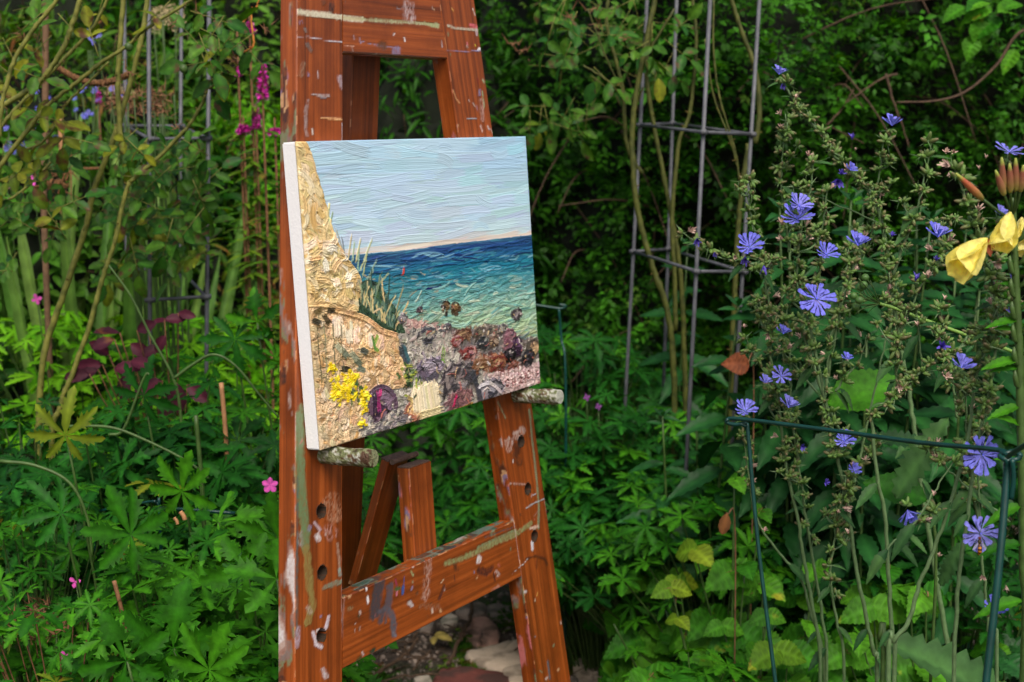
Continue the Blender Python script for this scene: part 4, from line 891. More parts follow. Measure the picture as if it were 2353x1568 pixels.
def lmesh(name, base, mat): return make_mesh(name, base[0], base[1], mat, True, base[2])
GER = [cranesbill(s, 7, .24, f, dr) for s, f, dr in ((1, .95, .2), (2, .82, .35), (3, 1.1, .1), (4, .9, .45), (5, 1.0, .3))]
GER_M = {k: [lmesh('leaf', b, ML[k]) for b in GER] for k in ('geran', 'geran_dark', 'geran_yellow', 'lime')}
GER_B = [cranesbill(s, 5, .40, 1.35, dr) for s, dr in ((11, .25), (12, .5), (13, .1))]
GERB_M = [lmesh('leaf', b, ML['geran']) for b in GER_B]
CRE = [crenate(s, a) for s, a in ((1, .43), (2, .47), (3, .38))]
CRE_M = {k: [lmesh('leaf', b, ML[k]) for b in CRE] for k in ('mint', 'mint_yellow', 'brown', 'lance')}
LAN = [blade(14, .15, .38, .9, 1, .10, .3, d, .006, s) for s, d in ((1, .2), (2, .45), (3, .1))]
LAN_M = {k: [lmesh('leaf', b, ML[k]) for b in LAN] for k in ('lance', 'chic', 'lime', 'geran')}
OVAL = [blade(8, .27, .5, .7, 1, .06, .3, d, .008, s) for s, d in ((4, .1), (5, .3), (6, .2))]
OVAL_M = {k: [lmesh('leaf', b, ML[k]) for b in OVAL] for k in ('rose', 'rose_yellow', 'rust', 'brown', 'hedge_light', 'maroon', 'lance')}
SWO = [blade(10, .0125, .4, .5, 0, 0, .4, d, 0, s) for s, d in ((7, .15), (8, .5))]
SWO_M = [lmesh('leaf', b, ML['sword']) for b in SWO]

def vec_(p): return np.array(p, float)
def over_path(p):
    """true for a spot that would hang over the open stretch of the path"""
    d = p - np.array([0, 0, CAM_H]); f = d[1] * math.cos(PITCH) - d[2] * math.sin(PITCH); u = d[1] * math.sin(PITCH) + d[2] * math.cos(PITCH)
    X, Y = 1176.5 + F_P * d[0] / f, 784 - F_P * u / f
    return p[1] > 1.8 and ((850 < X < 1235 and Y > 1345 + max(0, (1000 - X)) * .35) or (1220 < X < 1400 and Y > 1435 + max(0, X - 1330) * .6))
def rnd_unit_up(k): # mostly up, tilted
    v = np.array([rng.normal(0, k), rng.normal(0, k) - .25, 1.0]); return v / np.linalg.norm(v)

def mound(name, label, cat, X, Y, d, Rr, n, size, meshes, group=None, stemmat=None, low=.45, tilt=.7, yel=None, ycount=0, stem_r=.0016, ztop=None, sprd=.35):
    """a clump of stalked leaves whose top is seen at X, Y at distance d"""
    c = at(X, Y, d); top = ztop or c[2]; x0, y0 = c[0], c[1]; n = min(295, int(n * 1.3)); size *= .95
    root = thing(name, label, cat, (x0, y0, float(gz(x0, y0))), group)
    mb = MB()
    for i in range(n):
        r = Rr * math.sqrt(rng.random()); a = rng.uniform(0, 2 * math.pi)
        if rng.random() < .45: a = rng.uniform(-math.pi, 0)          # more leaves on the open, lit side
        z = top * (1 - .30 * (r / Rr) ** 2) * (rng.uniform(.86, 1.0) if rng.random() < .6 else rng.uniform(low, .9))
        p = np.array([x0 + r * math.cos(a), y0 + r * math.sin(a) * .8, z])
        if p[1] < 1.15 or over_path(p) or over_path(p - vec_([0, 0, .035])): continue
        out = np.array([math.cos(a), math.sin(a), 0]); out[1] -= .35
        dd_ = out + rng.normal(0, .5, 3); dd_[2] = -abs(rng.normal(.15, .25))
        nn = np.array([0, -.25, 1.]) + out * tilt * rng.uniform(.2, 1.2) * (r / Rr + .3) + rng.normal(0, .28, 3)
        sz = size * rng.uniform(.55, 1.2)
        ms = meshes if not (yel and i < ycount) else yel
        inst('leaf', ms[rng.integers(len(ms))], root, p, dd_, nn, sz)
        b = np.array([x0 + .25 * r * math.cos(a), y0 + .25 * r * math.sin(a), 0.0]); m_ = (b + p) / 2 + np.array([0, 0, .08 * top]) - out * .02
        m_[2] = .62 * p[2]
        mb.tube(spline([b, m_, p - nn / np.linalg.norm(nn) * .002], 3), [stem_r * 1.3, stem_r * .8], 4, cap=False)
    part('stems', mb.mesh('stems', stemmat or M_stem), root)
    return root

def bush(name, label, cat, c, rad, base, n, size, mat, group=None, core=.78, twigs=30, clump=.5, droopy=.0, bark=None, zmin=0.02, kindpart='foliage'):
    """a shrub: leaf-sized faces spread through a lumpy crown, round a solid core coloured dark for inner shade"""
    c = np.array(c, float); rad = np.array(rad, float)
    root = thing(name, label, cat, (c[0], c[1], 0), group)
    sd_ = int(abs(c[0] * 97 + c[1] * 31)) + 3
    u = rng.normal(size=(int(n * 1.7), 3)); u /= np.linalg.norm(u, axis=1, keepdims=True)
    u = u[u[:, 1] < .45]                                             # nothing needed on the far side
    u = u[:n]; N = len(u)
    az_, el = np.arctan2(u[:, 1], u[:, 0]), u[:, 2]
    lump = 1 + clump * (fbm(az_ * 3.2 + 20, el * 5 + 20, sd_, 3) - .5)
    k = rng.random(N) ** .5 * .3 + .72
    P = c + u * rad * (k * lump)[:, None]
    nn = u + np.array([0, -.2, .9]) + rng.normal(0, .35, (N, 3)); dv = u * .8 + rng.normal(0, .7, (N, 3)); dv[:, 2] -= .3 + droopy
    sz = size * rng.uniform(.55, 1.3, N)
    cl = (.75 + .5 * rng.random((N, 1))) * np.array([[1, 1, 1]]) * (1 + rng.normal(0, .06, (N, 3)))
    ok = P[:, 2] > zmin
    part(kindpart, cloud(base, P[ok], dv[ok], nn[ok], sz[ok], cl[ok], kindpart, mat), root, kind='stuff')
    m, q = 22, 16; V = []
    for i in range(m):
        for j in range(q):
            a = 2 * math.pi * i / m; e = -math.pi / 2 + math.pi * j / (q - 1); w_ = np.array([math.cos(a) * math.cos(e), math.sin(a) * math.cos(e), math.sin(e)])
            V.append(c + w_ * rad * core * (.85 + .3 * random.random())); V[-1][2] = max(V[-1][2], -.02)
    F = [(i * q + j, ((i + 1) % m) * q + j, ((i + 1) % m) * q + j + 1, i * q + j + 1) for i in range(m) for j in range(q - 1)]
    part('shade_core', make_mesh('shade_core', V, F, M_core, False), root)  # solid filler, its dark colour is painted shade inside the shrub
    mb = MB()
    for i in range(twigs):
        w_ = rng.normal(size=3); w_[1] = -abs(w_[1]); w_ /= np.linalg.norm(w_); a = c + w_ * rad * .6; b = c + w_ * rad * rng.uniform(.95, 1.12) + np.array([0, 0, .03])
        a[2] = max(a[2], 0); b[2] = max(b[2], .01)
        mb.tube(spline([a, (a + b) / 2 + rng.normal(0, .02, 3), b], 3), [.003, .0012], 4)
    if twigs: part('branches', mb.mesh('branches', bark or M_twig), root, kind='stuff')
    return root

def sprig(seed):
    r = np.random.default_rng(seed)
    return merge([xf(simple_leaf(r.uniform(.24, .34), .06, r.uniform(.05, .3)), (-1 if i % 2 else 1) * r.uniform(.5, 1.5), r.uniform(.22, .38), (.05 + i * .085 + r.normal(0, .03), r.normal(0, .05), r.normal(-.01 * i, .05)), r.normal(.1, .45), r.uniform(.7, 1.25)) for i in range(10)] + [xf(simple_leaf(.26), 0, .26, (.95, 0, -.1), .2)])
SPRIG = sprig(1)
TUFT = merge([xf(simple_leaf(.24), i * 1.257 + .3 * (i % 2), .8, (0, 0, 0), .35, .9 + .1 * (i % 2)) for i in range(5)])

# ------------------------------------------------------------------ background: trees, hedge and far border
def far_tree(x, y, h, r, label, mat=None, lo=.1):
    root = thing('tree', label, 'tree', (x, y, 0), 'dark trees closing the view')
    tp = spline([(x, y, -.05), (x + .05, y + .03, h * .3), (x - .04, y, h * .6), (x, y, h * .9)], 5); mb = MB().tube(tp, [.11, .03], 9)
    for i in range(9):
        a = rng.uniform(0, 6.28); z = rng.uniform(.15, .7) * h; b = np.array([x, y, z]); e = b + np.array([math.cos(a), math.sin(a), .5]) * r * .7
        mb.tube(spline([b, (b + e) / 2 + rng.normal(0, .08, 3), e], 3), [.03, .008], 5)
    part('trunk', mb.mesh('trunk', M_twig), root)
    N = 5200; u = rng.normal(size=(N, 3)); u /= np.linalg.norm(u, axis=1, keepdims=True); u[:, 1] = -np.abs(u[:, 1]) * np.where(rng.random(N) < .85, 1, -1)
    cz = h * .52; rr_ = np.array([r, r, h * .52]); lump = .75 + .5 * fbm(np.arctan2(u[:, 1], u[:, 0]) * 4 + 9, u[:, 2] * 6 + 9, int(h * 100) % 91)
    P = np.array([x, y, cz]) + u * rr_ * (lump * rng.uniform(.75, 1.0, N))[:, None]; ok = P[:, 2] > .05
    nn = u + np.array([0, 0, .8]) + rng.normal(0, .4, (N, 3)); dv = rng.normal(0, 1, (N, 3)); dv[:, 2] -= .5
    part('crown', cloud(TUFT, P[ok], dv[ok], nn[ok], rng.uniform(.05, .11, ok.sum()), (.7 + .6 * rng.random((ok.sum(), 1))) * np.ones((1, 3)), 'crown', mat or ML['deep']), root, kind='stuff')
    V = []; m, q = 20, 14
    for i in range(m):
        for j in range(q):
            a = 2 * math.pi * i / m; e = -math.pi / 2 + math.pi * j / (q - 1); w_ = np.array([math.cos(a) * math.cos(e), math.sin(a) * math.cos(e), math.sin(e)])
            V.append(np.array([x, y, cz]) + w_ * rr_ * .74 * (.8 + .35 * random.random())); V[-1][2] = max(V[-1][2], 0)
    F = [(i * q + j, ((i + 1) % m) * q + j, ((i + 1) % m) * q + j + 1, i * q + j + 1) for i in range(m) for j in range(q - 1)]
    part('shade_core', make_mesh('shade_core', V, F, M_core, False), root)  # added dark solid, paints the shade inside the crown
for a in [(-3.3, 6.4, 4.2, 1.5, 'dark leafy tree at the far left behind the flower border'), (-1.5, 7.0, 4.6, 1.6, 'dark tree behind the blue flowers at upper left'),
          (.1, 7.2, 4.4, 1.5, 'dark tree seen through the gap above the canvas'), (1.9, 7.0, 4.8, 1.7, 'dark tree rising behind the hedge'), (3.9, 6.4, 4.4, 1.6, 'dark tree behind the right end of the hedge')]:
    far_tree(*a)

def hedge():
    root = thing('hedge', 'tall dense dark green small-leaved hedge behind the grey frame and blue flowers', 'hedge', (1.4, 4.1, 0))
    X0, X1, Z1 = -.05, 3.3, 2.7
    def front(x, z):
        s_ = 3.65 + .12 * x - .75 * (fbm(x * 1.5 + 7, z * 1.7 + 3, 71, 4) - .5) + .10 * np.abs(z - 1.0)
        return s_ + np.clip((.35 - x) / .35, 0, 1) ** 2 * .7 - .5 * np.exp(-((x - .45) / .45) ** 2) * np.exp(-((z - 1.45) / .5) ** 2)
    def add(N, base, mat, size, nm, dep, bias, dens=None, zr=(0, 2.7)):
        x = rng.uniform(X0, X1, N); z = rng.uniform(*zr, N)
        keep = fbm(x * 5 + 3, z * 5 + 8, 73, 3) + rng.normal(0, .08, N) > (dens or .27)
        x, z = x[keep], z[keep]; y = front(x, z) + rng.uniform(-.06, dep, len(x)) + .03
        y += (fbm(x * 11, z * 11, 74) - .5) * .22
        P = np.stack([x, y, z], 1); n_ = len(x)
        dv = np.stack([rng.normal(0, .8, n_), -rng.uniform(.3, 1.1, n_), rng.normal(-.1, .5, n_)], 1)
        nn = np.stack([rng.normal(0, .35, n_), -rng.uniform(.1, .9, n_), rng.uniform(.5, 1.1, n_)], 1)
        cl = (.62 + .75 * rng.random((n_, 1)) ** 1.5) * np.ones((1, 3)); cl *= 1 + bias * (fbm(x * 2.3, z * 2.3, 75)[:, None] - .5)
        part(nm, cloud(base, P, dv, nn, size * rng.uniform(.6, 1.35, n_), np.clip(cl, .3, 1.6), nm, mat), root, kind='stuff')
    for k_ in range(3): add(6000, sprig(k_ + 2), ML['hedge'], .070, 'foliage', .16, .9)
    add(4200, TUFT, ML['hedge_light'], .018, 'young_leaves', .03, .5, .48)
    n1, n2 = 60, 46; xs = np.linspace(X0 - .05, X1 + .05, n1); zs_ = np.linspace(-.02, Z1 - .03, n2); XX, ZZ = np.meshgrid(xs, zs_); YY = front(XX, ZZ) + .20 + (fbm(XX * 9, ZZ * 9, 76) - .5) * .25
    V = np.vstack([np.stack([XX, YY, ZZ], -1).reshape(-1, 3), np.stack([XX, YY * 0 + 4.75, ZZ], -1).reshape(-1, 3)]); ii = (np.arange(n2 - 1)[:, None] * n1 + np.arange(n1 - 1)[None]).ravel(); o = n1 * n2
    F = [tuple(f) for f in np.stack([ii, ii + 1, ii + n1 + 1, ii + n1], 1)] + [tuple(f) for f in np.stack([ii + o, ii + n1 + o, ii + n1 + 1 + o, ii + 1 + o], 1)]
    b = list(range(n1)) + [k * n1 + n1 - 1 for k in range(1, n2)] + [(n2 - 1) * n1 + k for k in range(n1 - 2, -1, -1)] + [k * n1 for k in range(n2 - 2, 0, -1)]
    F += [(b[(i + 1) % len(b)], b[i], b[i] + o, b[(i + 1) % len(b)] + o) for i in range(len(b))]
    part('shade_core', make_mesh('shade_core', V, F, M_core, False), root)  # added dark slab behind the leaves, shade put into its colour
    mb = MB()
    for i in range(170):
        x = rng.uniform(.1, 2.4); z = rng.uniform(.1, 1.9); y = float(front(np.array([x]), np.array([z]))[0]); L = rng.uniform(.08, .4); a = rng.normal(-.6, .9)
        e = np.array([x + L * math.cos(a) * rng.choice([-1, 1]), y - rng.uniform(-.05, .08), z + L * math.sin(a)]); b_ = np.array([x, y + .08, z])
        mb.tube(spline([b_, (b_ + e) / 2 + np.array([0, 0, .03]), e], 4), [.0028, .0012], 4)
    part('twigs', mb.mesh('twigs', M_twig), root, kind='stuff')
hedge()

# ------------------------------------------------------------------ left flower border, far to near
B_BROAD = blade(4, .22, .45, .8, 0, 0, .25, .25, 0, 1); B_NARROW = blade(4, .11, .4, .8, 0, 0, .3, .35, 0, 3)
def sh(name, label, cat, X, Y, d, rx, rz, base, n, size, mat, group=None, **k):
    p = at(X, Y, d); k.setdefault('twigs', 24)
    return bush(name, label, cat, (p[0], p[1], p[2]), (rx, rx * .7, rz), base, n, size, mat, group, **k)
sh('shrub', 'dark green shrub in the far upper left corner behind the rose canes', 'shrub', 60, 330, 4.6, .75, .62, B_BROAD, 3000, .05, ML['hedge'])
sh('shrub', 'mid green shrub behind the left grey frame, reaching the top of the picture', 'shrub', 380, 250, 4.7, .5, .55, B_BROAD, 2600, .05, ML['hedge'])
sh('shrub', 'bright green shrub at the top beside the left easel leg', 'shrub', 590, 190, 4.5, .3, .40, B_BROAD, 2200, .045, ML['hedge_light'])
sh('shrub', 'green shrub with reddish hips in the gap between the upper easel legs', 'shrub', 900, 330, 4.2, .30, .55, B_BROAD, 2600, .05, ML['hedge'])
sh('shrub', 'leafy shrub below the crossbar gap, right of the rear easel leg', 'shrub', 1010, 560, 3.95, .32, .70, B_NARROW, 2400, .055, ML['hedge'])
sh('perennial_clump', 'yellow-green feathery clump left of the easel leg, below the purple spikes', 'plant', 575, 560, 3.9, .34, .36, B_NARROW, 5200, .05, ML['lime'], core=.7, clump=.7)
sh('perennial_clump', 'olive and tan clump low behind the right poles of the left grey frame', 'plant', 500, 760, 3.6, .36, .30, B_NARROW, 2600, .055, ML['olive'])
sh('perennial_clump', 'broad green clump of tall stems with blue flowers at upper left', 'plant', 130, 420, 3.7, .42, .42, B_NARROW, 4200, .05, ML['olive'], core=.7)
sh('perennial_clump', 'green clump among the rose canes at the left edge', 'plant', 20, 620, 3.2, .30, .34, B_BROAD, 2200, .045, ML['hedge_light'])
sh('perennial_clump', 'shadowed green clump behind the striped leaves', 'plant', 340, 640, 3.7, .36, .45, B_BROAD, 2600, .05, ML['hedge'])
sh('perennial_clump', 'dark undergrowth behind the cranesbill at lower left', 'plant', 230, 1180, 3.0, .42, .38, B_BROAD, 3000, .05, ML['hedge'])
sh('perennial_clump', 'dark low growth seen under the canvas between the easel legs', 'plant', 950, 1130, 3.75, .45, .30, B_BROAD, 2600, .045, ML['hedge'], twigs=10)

def flower_daisy(mat, n=17, seed=0, cup=.25):
    r = np.random.default_rng(seed); ls = []
    for i in range(n):
        a = 2 * math.pi * i / n + r.normal(0, .09); L = r.uniform(.72, 1.06); c = cup + r.normal(0, .14)
        V = np.array([(.05, 0, 0), (.5, .085, 0), (.5, -.085, 0), (.90, .125, 0), (1, .08, -.01), (.955, .03, 0), (1.02, 0, -.01), (.955, -.03, 0), (1, -.08, -.01), (.90, -.125, 0), (.5, 0, -.02)]) * np.array([L, 1, 1])
        F = tri([(0, 10, 1), (0, 2, 10), (10, 3, 1), (10, 9, 2), (10, 5, 4, 3), (10, 7, 6, 5), (10, 9, 8, 7)])
        t = V[:, 0]; C = np.stack([1.25 - .3 * t, 1.2 - .25 * t, 1.05 - .05 * t], 1)
        ls.append(xf((V, F, C), a, 1, (0, 0, .02 * (i % 2)), -c, r.uniform(.9, 1.08)))
    for i in range(9):
        a = i * .7; ls.append(xf((np.array([(0, .012, 0), (0, -.012, 0), (.12, 0, .22)]), np.array([(0, 1, 2)]), np.full((3, 3), 1.5)), a))
    return merge(ls)
DAISY_M = [lmesh('flower', flower_daisy(None, n_, s, c), M_petal) for s, c, n_ in ((1, .10, 18), (2, .45, 15), (3, .8, 16), (4, .25, 14))]
def closed_flower(seed):
    r = np.random.default_rng(seed); ls = []
    for i in range(10):
        V = np.array([(0, .05, 0), (0, -.05, 0), (.5, .12, .05), (.5, -.12, .05), (1, .06, -.02), (1.05, -.05, 0)]); V = V * np.array([r.uniform(.7, 1.1), 1, 1]); V[4:, 2] += r.normal(0, .12)
        ls.append(xf((V, tri([(0, 1, 3, 2), (2, 3, 5, 4)]), np.ones((6, 3))), i * .63, 1, (0, 0, 0), -1.15 + r.normal(0, .16), r.uniform(.8, 1.2)))
    return merge(ls)
CLOSED = [closed_flower(s) for s in (1, 2, 3)]
CLOSED_M = [lmesh('closed_flower', b, M_violet) for b in CLOSED]; FADED_M = [lmesh('faded_flower', b, M_faded) for b in CLOSED]
def vec(p): return np.array(p, float)

# far blue flowers and cream heads as plants
def far_flowers(label, X0, X1, Y0, Y1, d, n, size, meshes, group=None, nm='blue_flower_plant', cat='plant', stems=6, partn='flower'):
    c = at((X0 + X1) / 2, Y1, d); root = thing(nm, label, cat, (c[0], c[1], 0), group); mb = MB()
    for i in range(n):
        p = at(rng.uniform(X0, X1), rng.uniform(Y0, Y1), d + rng.uniform(-.12, .12))
        nn = vec([rng.normal(0, .5), -.8, rng.uniform(.1, .9)])
        inst(partn, meshes[rng.integers(len(meshes))], root, p, vec([1, 0, 0]) + rng.normal(0, .3, 3), nn, size * rng.uniform(.7, 1.15))
        if i % 2 == 0 or n < 10: mb.tube(spline([vec([c[0] + rng.normal(0, .05), c[1] + .05, 0]), vec([(c[0] + p[0]) / 2, p[1] + .05, p[2] * .6]), p - nn / 3 * .004], 4), [.003, .0012], 4)
    part('stems', mb.mesh('stems', M_stem), root); return root
far_flowers('drift of small blue flowers between the rose canes, upper left', 80, 290, 180, 370, 3.2, 30, .0092, DAISY_M)
far_flowers('pale blue flowers at the far left edge among the canes', 0, 60, 210, 400, 3.1, 9, .011, DAISY_M)
far_flowers('few blue flowers low behind the tan bamboo cane', 130, 200, 400, 470, 3.3, 5, .011, DAISY_M)
far_flowers('single blue flowers high beside the upright rose cane', 185, 235, 65, 130, 3.3, 4, .011, DAISY_M)
UMB = merge([xf((np.array([(0, 0, 0), (.02, .02, 0), (.02, -.02, 0)]), np.array([(0, 1, 2)]), np.ones((3, 3))))] + [xf(simple_leaf(.35, .3, .3), random.uniform(0, 6.28), random.uniform(.12, .24), (math.cos(a) * r, math.sin(a) * r, .35 * math.sqrt(max(0, 1 - r * r)) + random.uniform(-.1, .1)), random.uniform(-1.2, .2), random.uniform(.6, 1.3)) for a, r in [(random.uniform(0, 6.28), math.sqrt(random.random()) * .9) for _ in range(60)]])
UMB_M = lmesh('flower_head', UMB, M_cream); UMBB_M = lmesh('seed_head', UMB, M_brown)
far_flowers('cream feathery flower heads at the top, left of the grey frame poles', 345, 405, 20, 110, 3.3, 6, .028, [UMB_M], nm='cream_flower_plant', partn='flower_head')
far_flowers('pale cream flower heads among the blue flowers', 240, 310, 195, 225, 3.5, 4, .03, [UMB_M], nm='cream_flower_plant', partn='flower_head')
# cranesbill seed heads: dry brown
def bristle(seed):
    r = np.random.default_rng(seed); ls = []
    for i in range(9):
        V = np.array([(0, .07, 0), (0, -.07, 0), (.25, 0, .05), (1, 0, 0)]); ls.append(xf((V, np.array([(0, 1, 2), (0, 2, 3), (1, 3, 2)]), np.ones((4, 3)) * r.uniform(.6, 1.2)), r.uniform(0, 6.3), r.uniform(.6, 1.1), (r.normal(0, .25), r.normal(0, .25), r.normal(0, .15)), -r.uniform(.4, 1.3)))
    return merge(ls)
BR_M = [lmesh('seed_head', bristle(s), M_brown) for s in (1, 2, 3)]
far_flowers('brown dried seed heads standing in front of the blue flowers', 255, 380, 205, 265, 2.75, 34, .022, BR_M, nm='dried_flower_stalk', partn='seed_head')
far_flowers('brown seed heads at the right poles of the left grey frame', 345, 400, 200, 260, 2.7, 14, .022, BR_M, nm='dried_flower_stalk', partn='seed_head')
far_flowers('dark brown seed heads in the lower left corner', 20, 170, 1380, 1470, 1.75, 26, .02, BR_M, nm='dried_flower_stalk', partn='seed_head')
# purple loosestrife
def spike(X, Y0, Y1, wd, d, label, lean=0):
    a, b = at(X + lean, Y1, d), at(X, Y0, d); root = thing('purple_loosestrife', label, 'flower', (a[0], a[1] + .03, 0), 'purple loosestrife spikes')
    mb = MB().tube(spline([vec([a[0], a[1] + .03, 0]), vec([a[0], a[1] + .02, a[2] * .6]), a, b], 5), [.004, .0015], 5); part('stem', mb.mesh('stem', M_brown), root)
    L = np.linalg.norm(b - a); n = int(90 * L / .05) + 120; t = rng.random(n); ang = rng.uniform(0, 6.28, n); r_ = wd * 1.15 * d / F_P / 2 * (1 - .55 * t ** 2)
    P = a + (b - a) * t[:, None] + np.stack([np.cos(ang), np.sin(ang), 0 * ang], 1) * (r_ * .35)[:, None]
    dv = np.stack([np.cos(ang), np.sin(ang), rng.normal(.1, .4, n)], 1); nn = np.stack([rng.normal(0, .5, n), rng.normal(0, .5, n), np.ones(n)], 1)
    part('blossom', cloud(simple_leaf(.3), P, dv, nn, r_ * rng.uniform(.8, 1.4, n), (.6 + .7 * rng.random((n, 1))) * np.ones((1, 3)), 'blossom', M_loose), root, kind='stuff')
    m = 40; t = rng.random(m); z = a[2] * (.35 + .6 * t); ang = rng.uniform(0, 6.28, m); P = np.stack([a[0] + 0 * z, a[1] + .02 + 0 * z, z], 1)
    part('foliage', cloud(B_NARROW, P, np.stack([np.cos(ang), np.sin(ang), .1 + 0 * z], 1), np.tile([0, -.2, 1.], (m, 1)), rng.uniform(.04, .07, m), np.ones((m, 3)), 'foliage', ML['olive']), root, kind='stuff')
spike(604, 148, 232, 20, 2.9, 'tallest magenta loosestrife spike close to the easel leg'); spike(589, 243, 298, 16, 3.15, 'shorter magenta loosestrife spike below the tallest one')
spike(574, 50, 78, 18, 3.15, 'small magenta spike at the top near the orange rose twig'); spike(546, 95, 112, 14, 3.15, 'tiny magenta spike among the rose leaves'); spike(548, 140, 175, 13, 3.15, 'thin magenta spike behind the spotted rose leaves')
spike(226, 208, 238, 12, 3.3, 'small dark pink spike among the blue flowers'); spike(560, 288, 305, 24, 3.15, 'broad magenta tuft left of the short spike'); spike(632, 295, 308, 22, 3.15, 'magenta tuft touching the easel leg')
# striped sword leaves
def swords(X, Y, d, n, h, label, name='iris_clump'):
    c = at(X, Y, d); root = thing(name, label, 'plant', (c[0], c[1], 0))
    for i in range(n):
        a = rng.uniform(0, 6.28); p = vec([c[0] + rng.normal(0, .07), c[1] + rng.normal(0, .05), 0]); p[2] = 0
        inst('leaf', SWO_M[rng.integers(len(SWO_M))], root, p, vec([math.cos(a) * .28, math.sin(a) * .2 - .05, 1]), vec([math.cos(a) * .3, -1, .2]), h * rng.uniform(.75, 1.1))
swords(225, 700, 2.95, 24, .95, 'clump of tall pale striped sword leaves behind the two slanting canes'); swords(165, 700, 3.05, 14, .85, 'pale sword leaves left of the tan bamboo cane'); swords(275, 700, 3.05, 12, .9, 'pale sword leaves behind the left pole of the grey frame')

# ------------------------------------------------------------------ stakes and twine
def stick(name, label, cat, pts, r, mat, n=8, group=None, wob=0, knots=0):
    P = spline(pts, 6, wob); rr_ = np.full(len(P), r) if np.isscalar(r) else np.interp(np.linspace(0, 1, len(P)), np.linspace(0, 1, len(r)), r)
    if knots:
        for i in range(0, len(P), knots): rr_[i] *= 1.22
    return single(name, MB().tube(P, rr_, n).mesh(name, mat), label, cat, group)
def gnd(X, Y, d): p = at(X, Y, d); return vec([p[0], p[1], -.03])
stick('wooden_stake', 'grey-brown wooden stake at upper left behind the rose canes', 'stake', [gnd(103, 740, 2.75), at(103, 560, 2.75), at(104, 300, 2.75), at(105, -60, 2.75)], .0062, M_stake, 7)
stick('bamboo_cane', 'tan bamboo cane left of the striped leaves', 'stake', [gnd(158, 740, 3.0), at(147, 600, 3.0), at(140, 300, 3.0), at(138, 280, 3.0)], .0048, M_cane_b, 7, knots=4)
def twine(label, a, b, r, sag=.02):
    a, b = vec(a), vec(b); t = np.linspace(0, 1, 60)[:, None]; P = a + (b - a) * t; P[:, 2] -= sag * np.sin(math.pi * t[:, 0]); mb = MB()
    for ph in (0, 2.1, 4.2):
        o = np.stack([np.zeros(60), np.cos(t[:, 0] * 80 + ph), np.sin(t[:, 0] * 80 + ph)], 1) * r * .55; mb.tube(P + o, r * .62, 5, c=(.8 + .2 * math.sin(ph),) * 3)
    return single('twine', mb.mesh('twine', M_jute), label, 'twine')
twine('thick dark brown twine tied between the rose canes, upper left', at(127, 152, 2.35), at(295, 172, 2.35), .0055)
twine('thin orange-brown twine tied to the tan bamboo cane', at(130, 380, 2.98), at(240, 386, 2.98), .003, .004)
mb = MB()
for i in range(26):
    a = at(118, 410, 2.95) + rng.normal(0, .012, 3); mb.tube(spline([a, a + rng.normal(0, .018, 3), a + rng.normal(0, .03, 3)], 4), [.003, .001], 4)
single('twine_tuft', mb.mesh('twine_tuft', M_jute), 'frayed brown twine bundle at the top of a stake, left', 'twine')

# ------------------------------------------------------------------ steel plant obelisks
def obelisk(name, label, poles, rails, r):
    root = thing(name, label, 'plant support', (poles[0][0][0], poles[0][0][1], 0))
    for a, b in poles:
        dv = (b - a); g0 = a + dv * ((-.03 - a[2]) / dv[2]); part('pole', MB().tube([g0, a, b], r, 8).mesh('pole', M_grey), root)
    for a, b in rails:
        mb = MB().tube([a, b], r * .82, 8)
        for e in (a, b): mb.tube([e - (b - a) / np.linalg.norm(b - a) * .009, e + (b - a) / np.linalg.norm(b - a) * .009], r * 1.25, 8)
        part('rail', mb.mesh('rail', M_grey), root)
dF, dB = 2.5, 2.95
obelisk('obelisk', 'grey steel four-legged plant obelisk among the roses on the left',
        [(at(345, 860, dF), at(341, -60, dF)), (at(474, 900, dF), at(481, -60, dF)), (at(292, 740, dB), at(285, -60, dB)), (at(413, 620, dB), at(417, -60, dB))],
        [(at(344, 320, dF), at(475, 318, dF)), (at(289, 289, dB), at(415, 290, dB)), (at(415, 290, dB), at(475, 318, dF)), (at(289, 289, dB), at(344, 320, dF)),
         (at(345, 690, dF), at(473, 682, dF)), (at(291, 620, dB), at(413, 618, dB)), (at(413, 618, dB), at(473, 682, dF)), (at(291, 620, dB), at(345, 690, dF))], .0038)
pB, pC, pD, pA = 2.45, 2.6, 2.85, 2.95
obelisk('obelisk', 'grey steel plant obelisk in front of the hedge on the right',
        [(at(1591, 800, pB), at(1635, -60, pB)), (at(1702, 700, pC), at(1749, -60, pC)), (at(1443, 810, pD), at(1487, 0, pD)), (at(1529, 760, pA), at(1557, -60, pA))],
        [(at(1471, 287, pD), at(1617, 304, pB)), (at(1617, 304, pB), at(1729, 309, pC)), (at(1471, 287, pD), at(1546, 284, pA)), (at(1546, 284, pA), at(1729, 309, pC)),
         (at(1455, 578, pD), at(1601, 624, pB)), (at(1601, 624, pB), at(1710, 625, pC)), (at(1455, 578, pD), at(1535, 573, pA)), (at(1535, 573, pA), at(1710, 625, pC))], .0038)

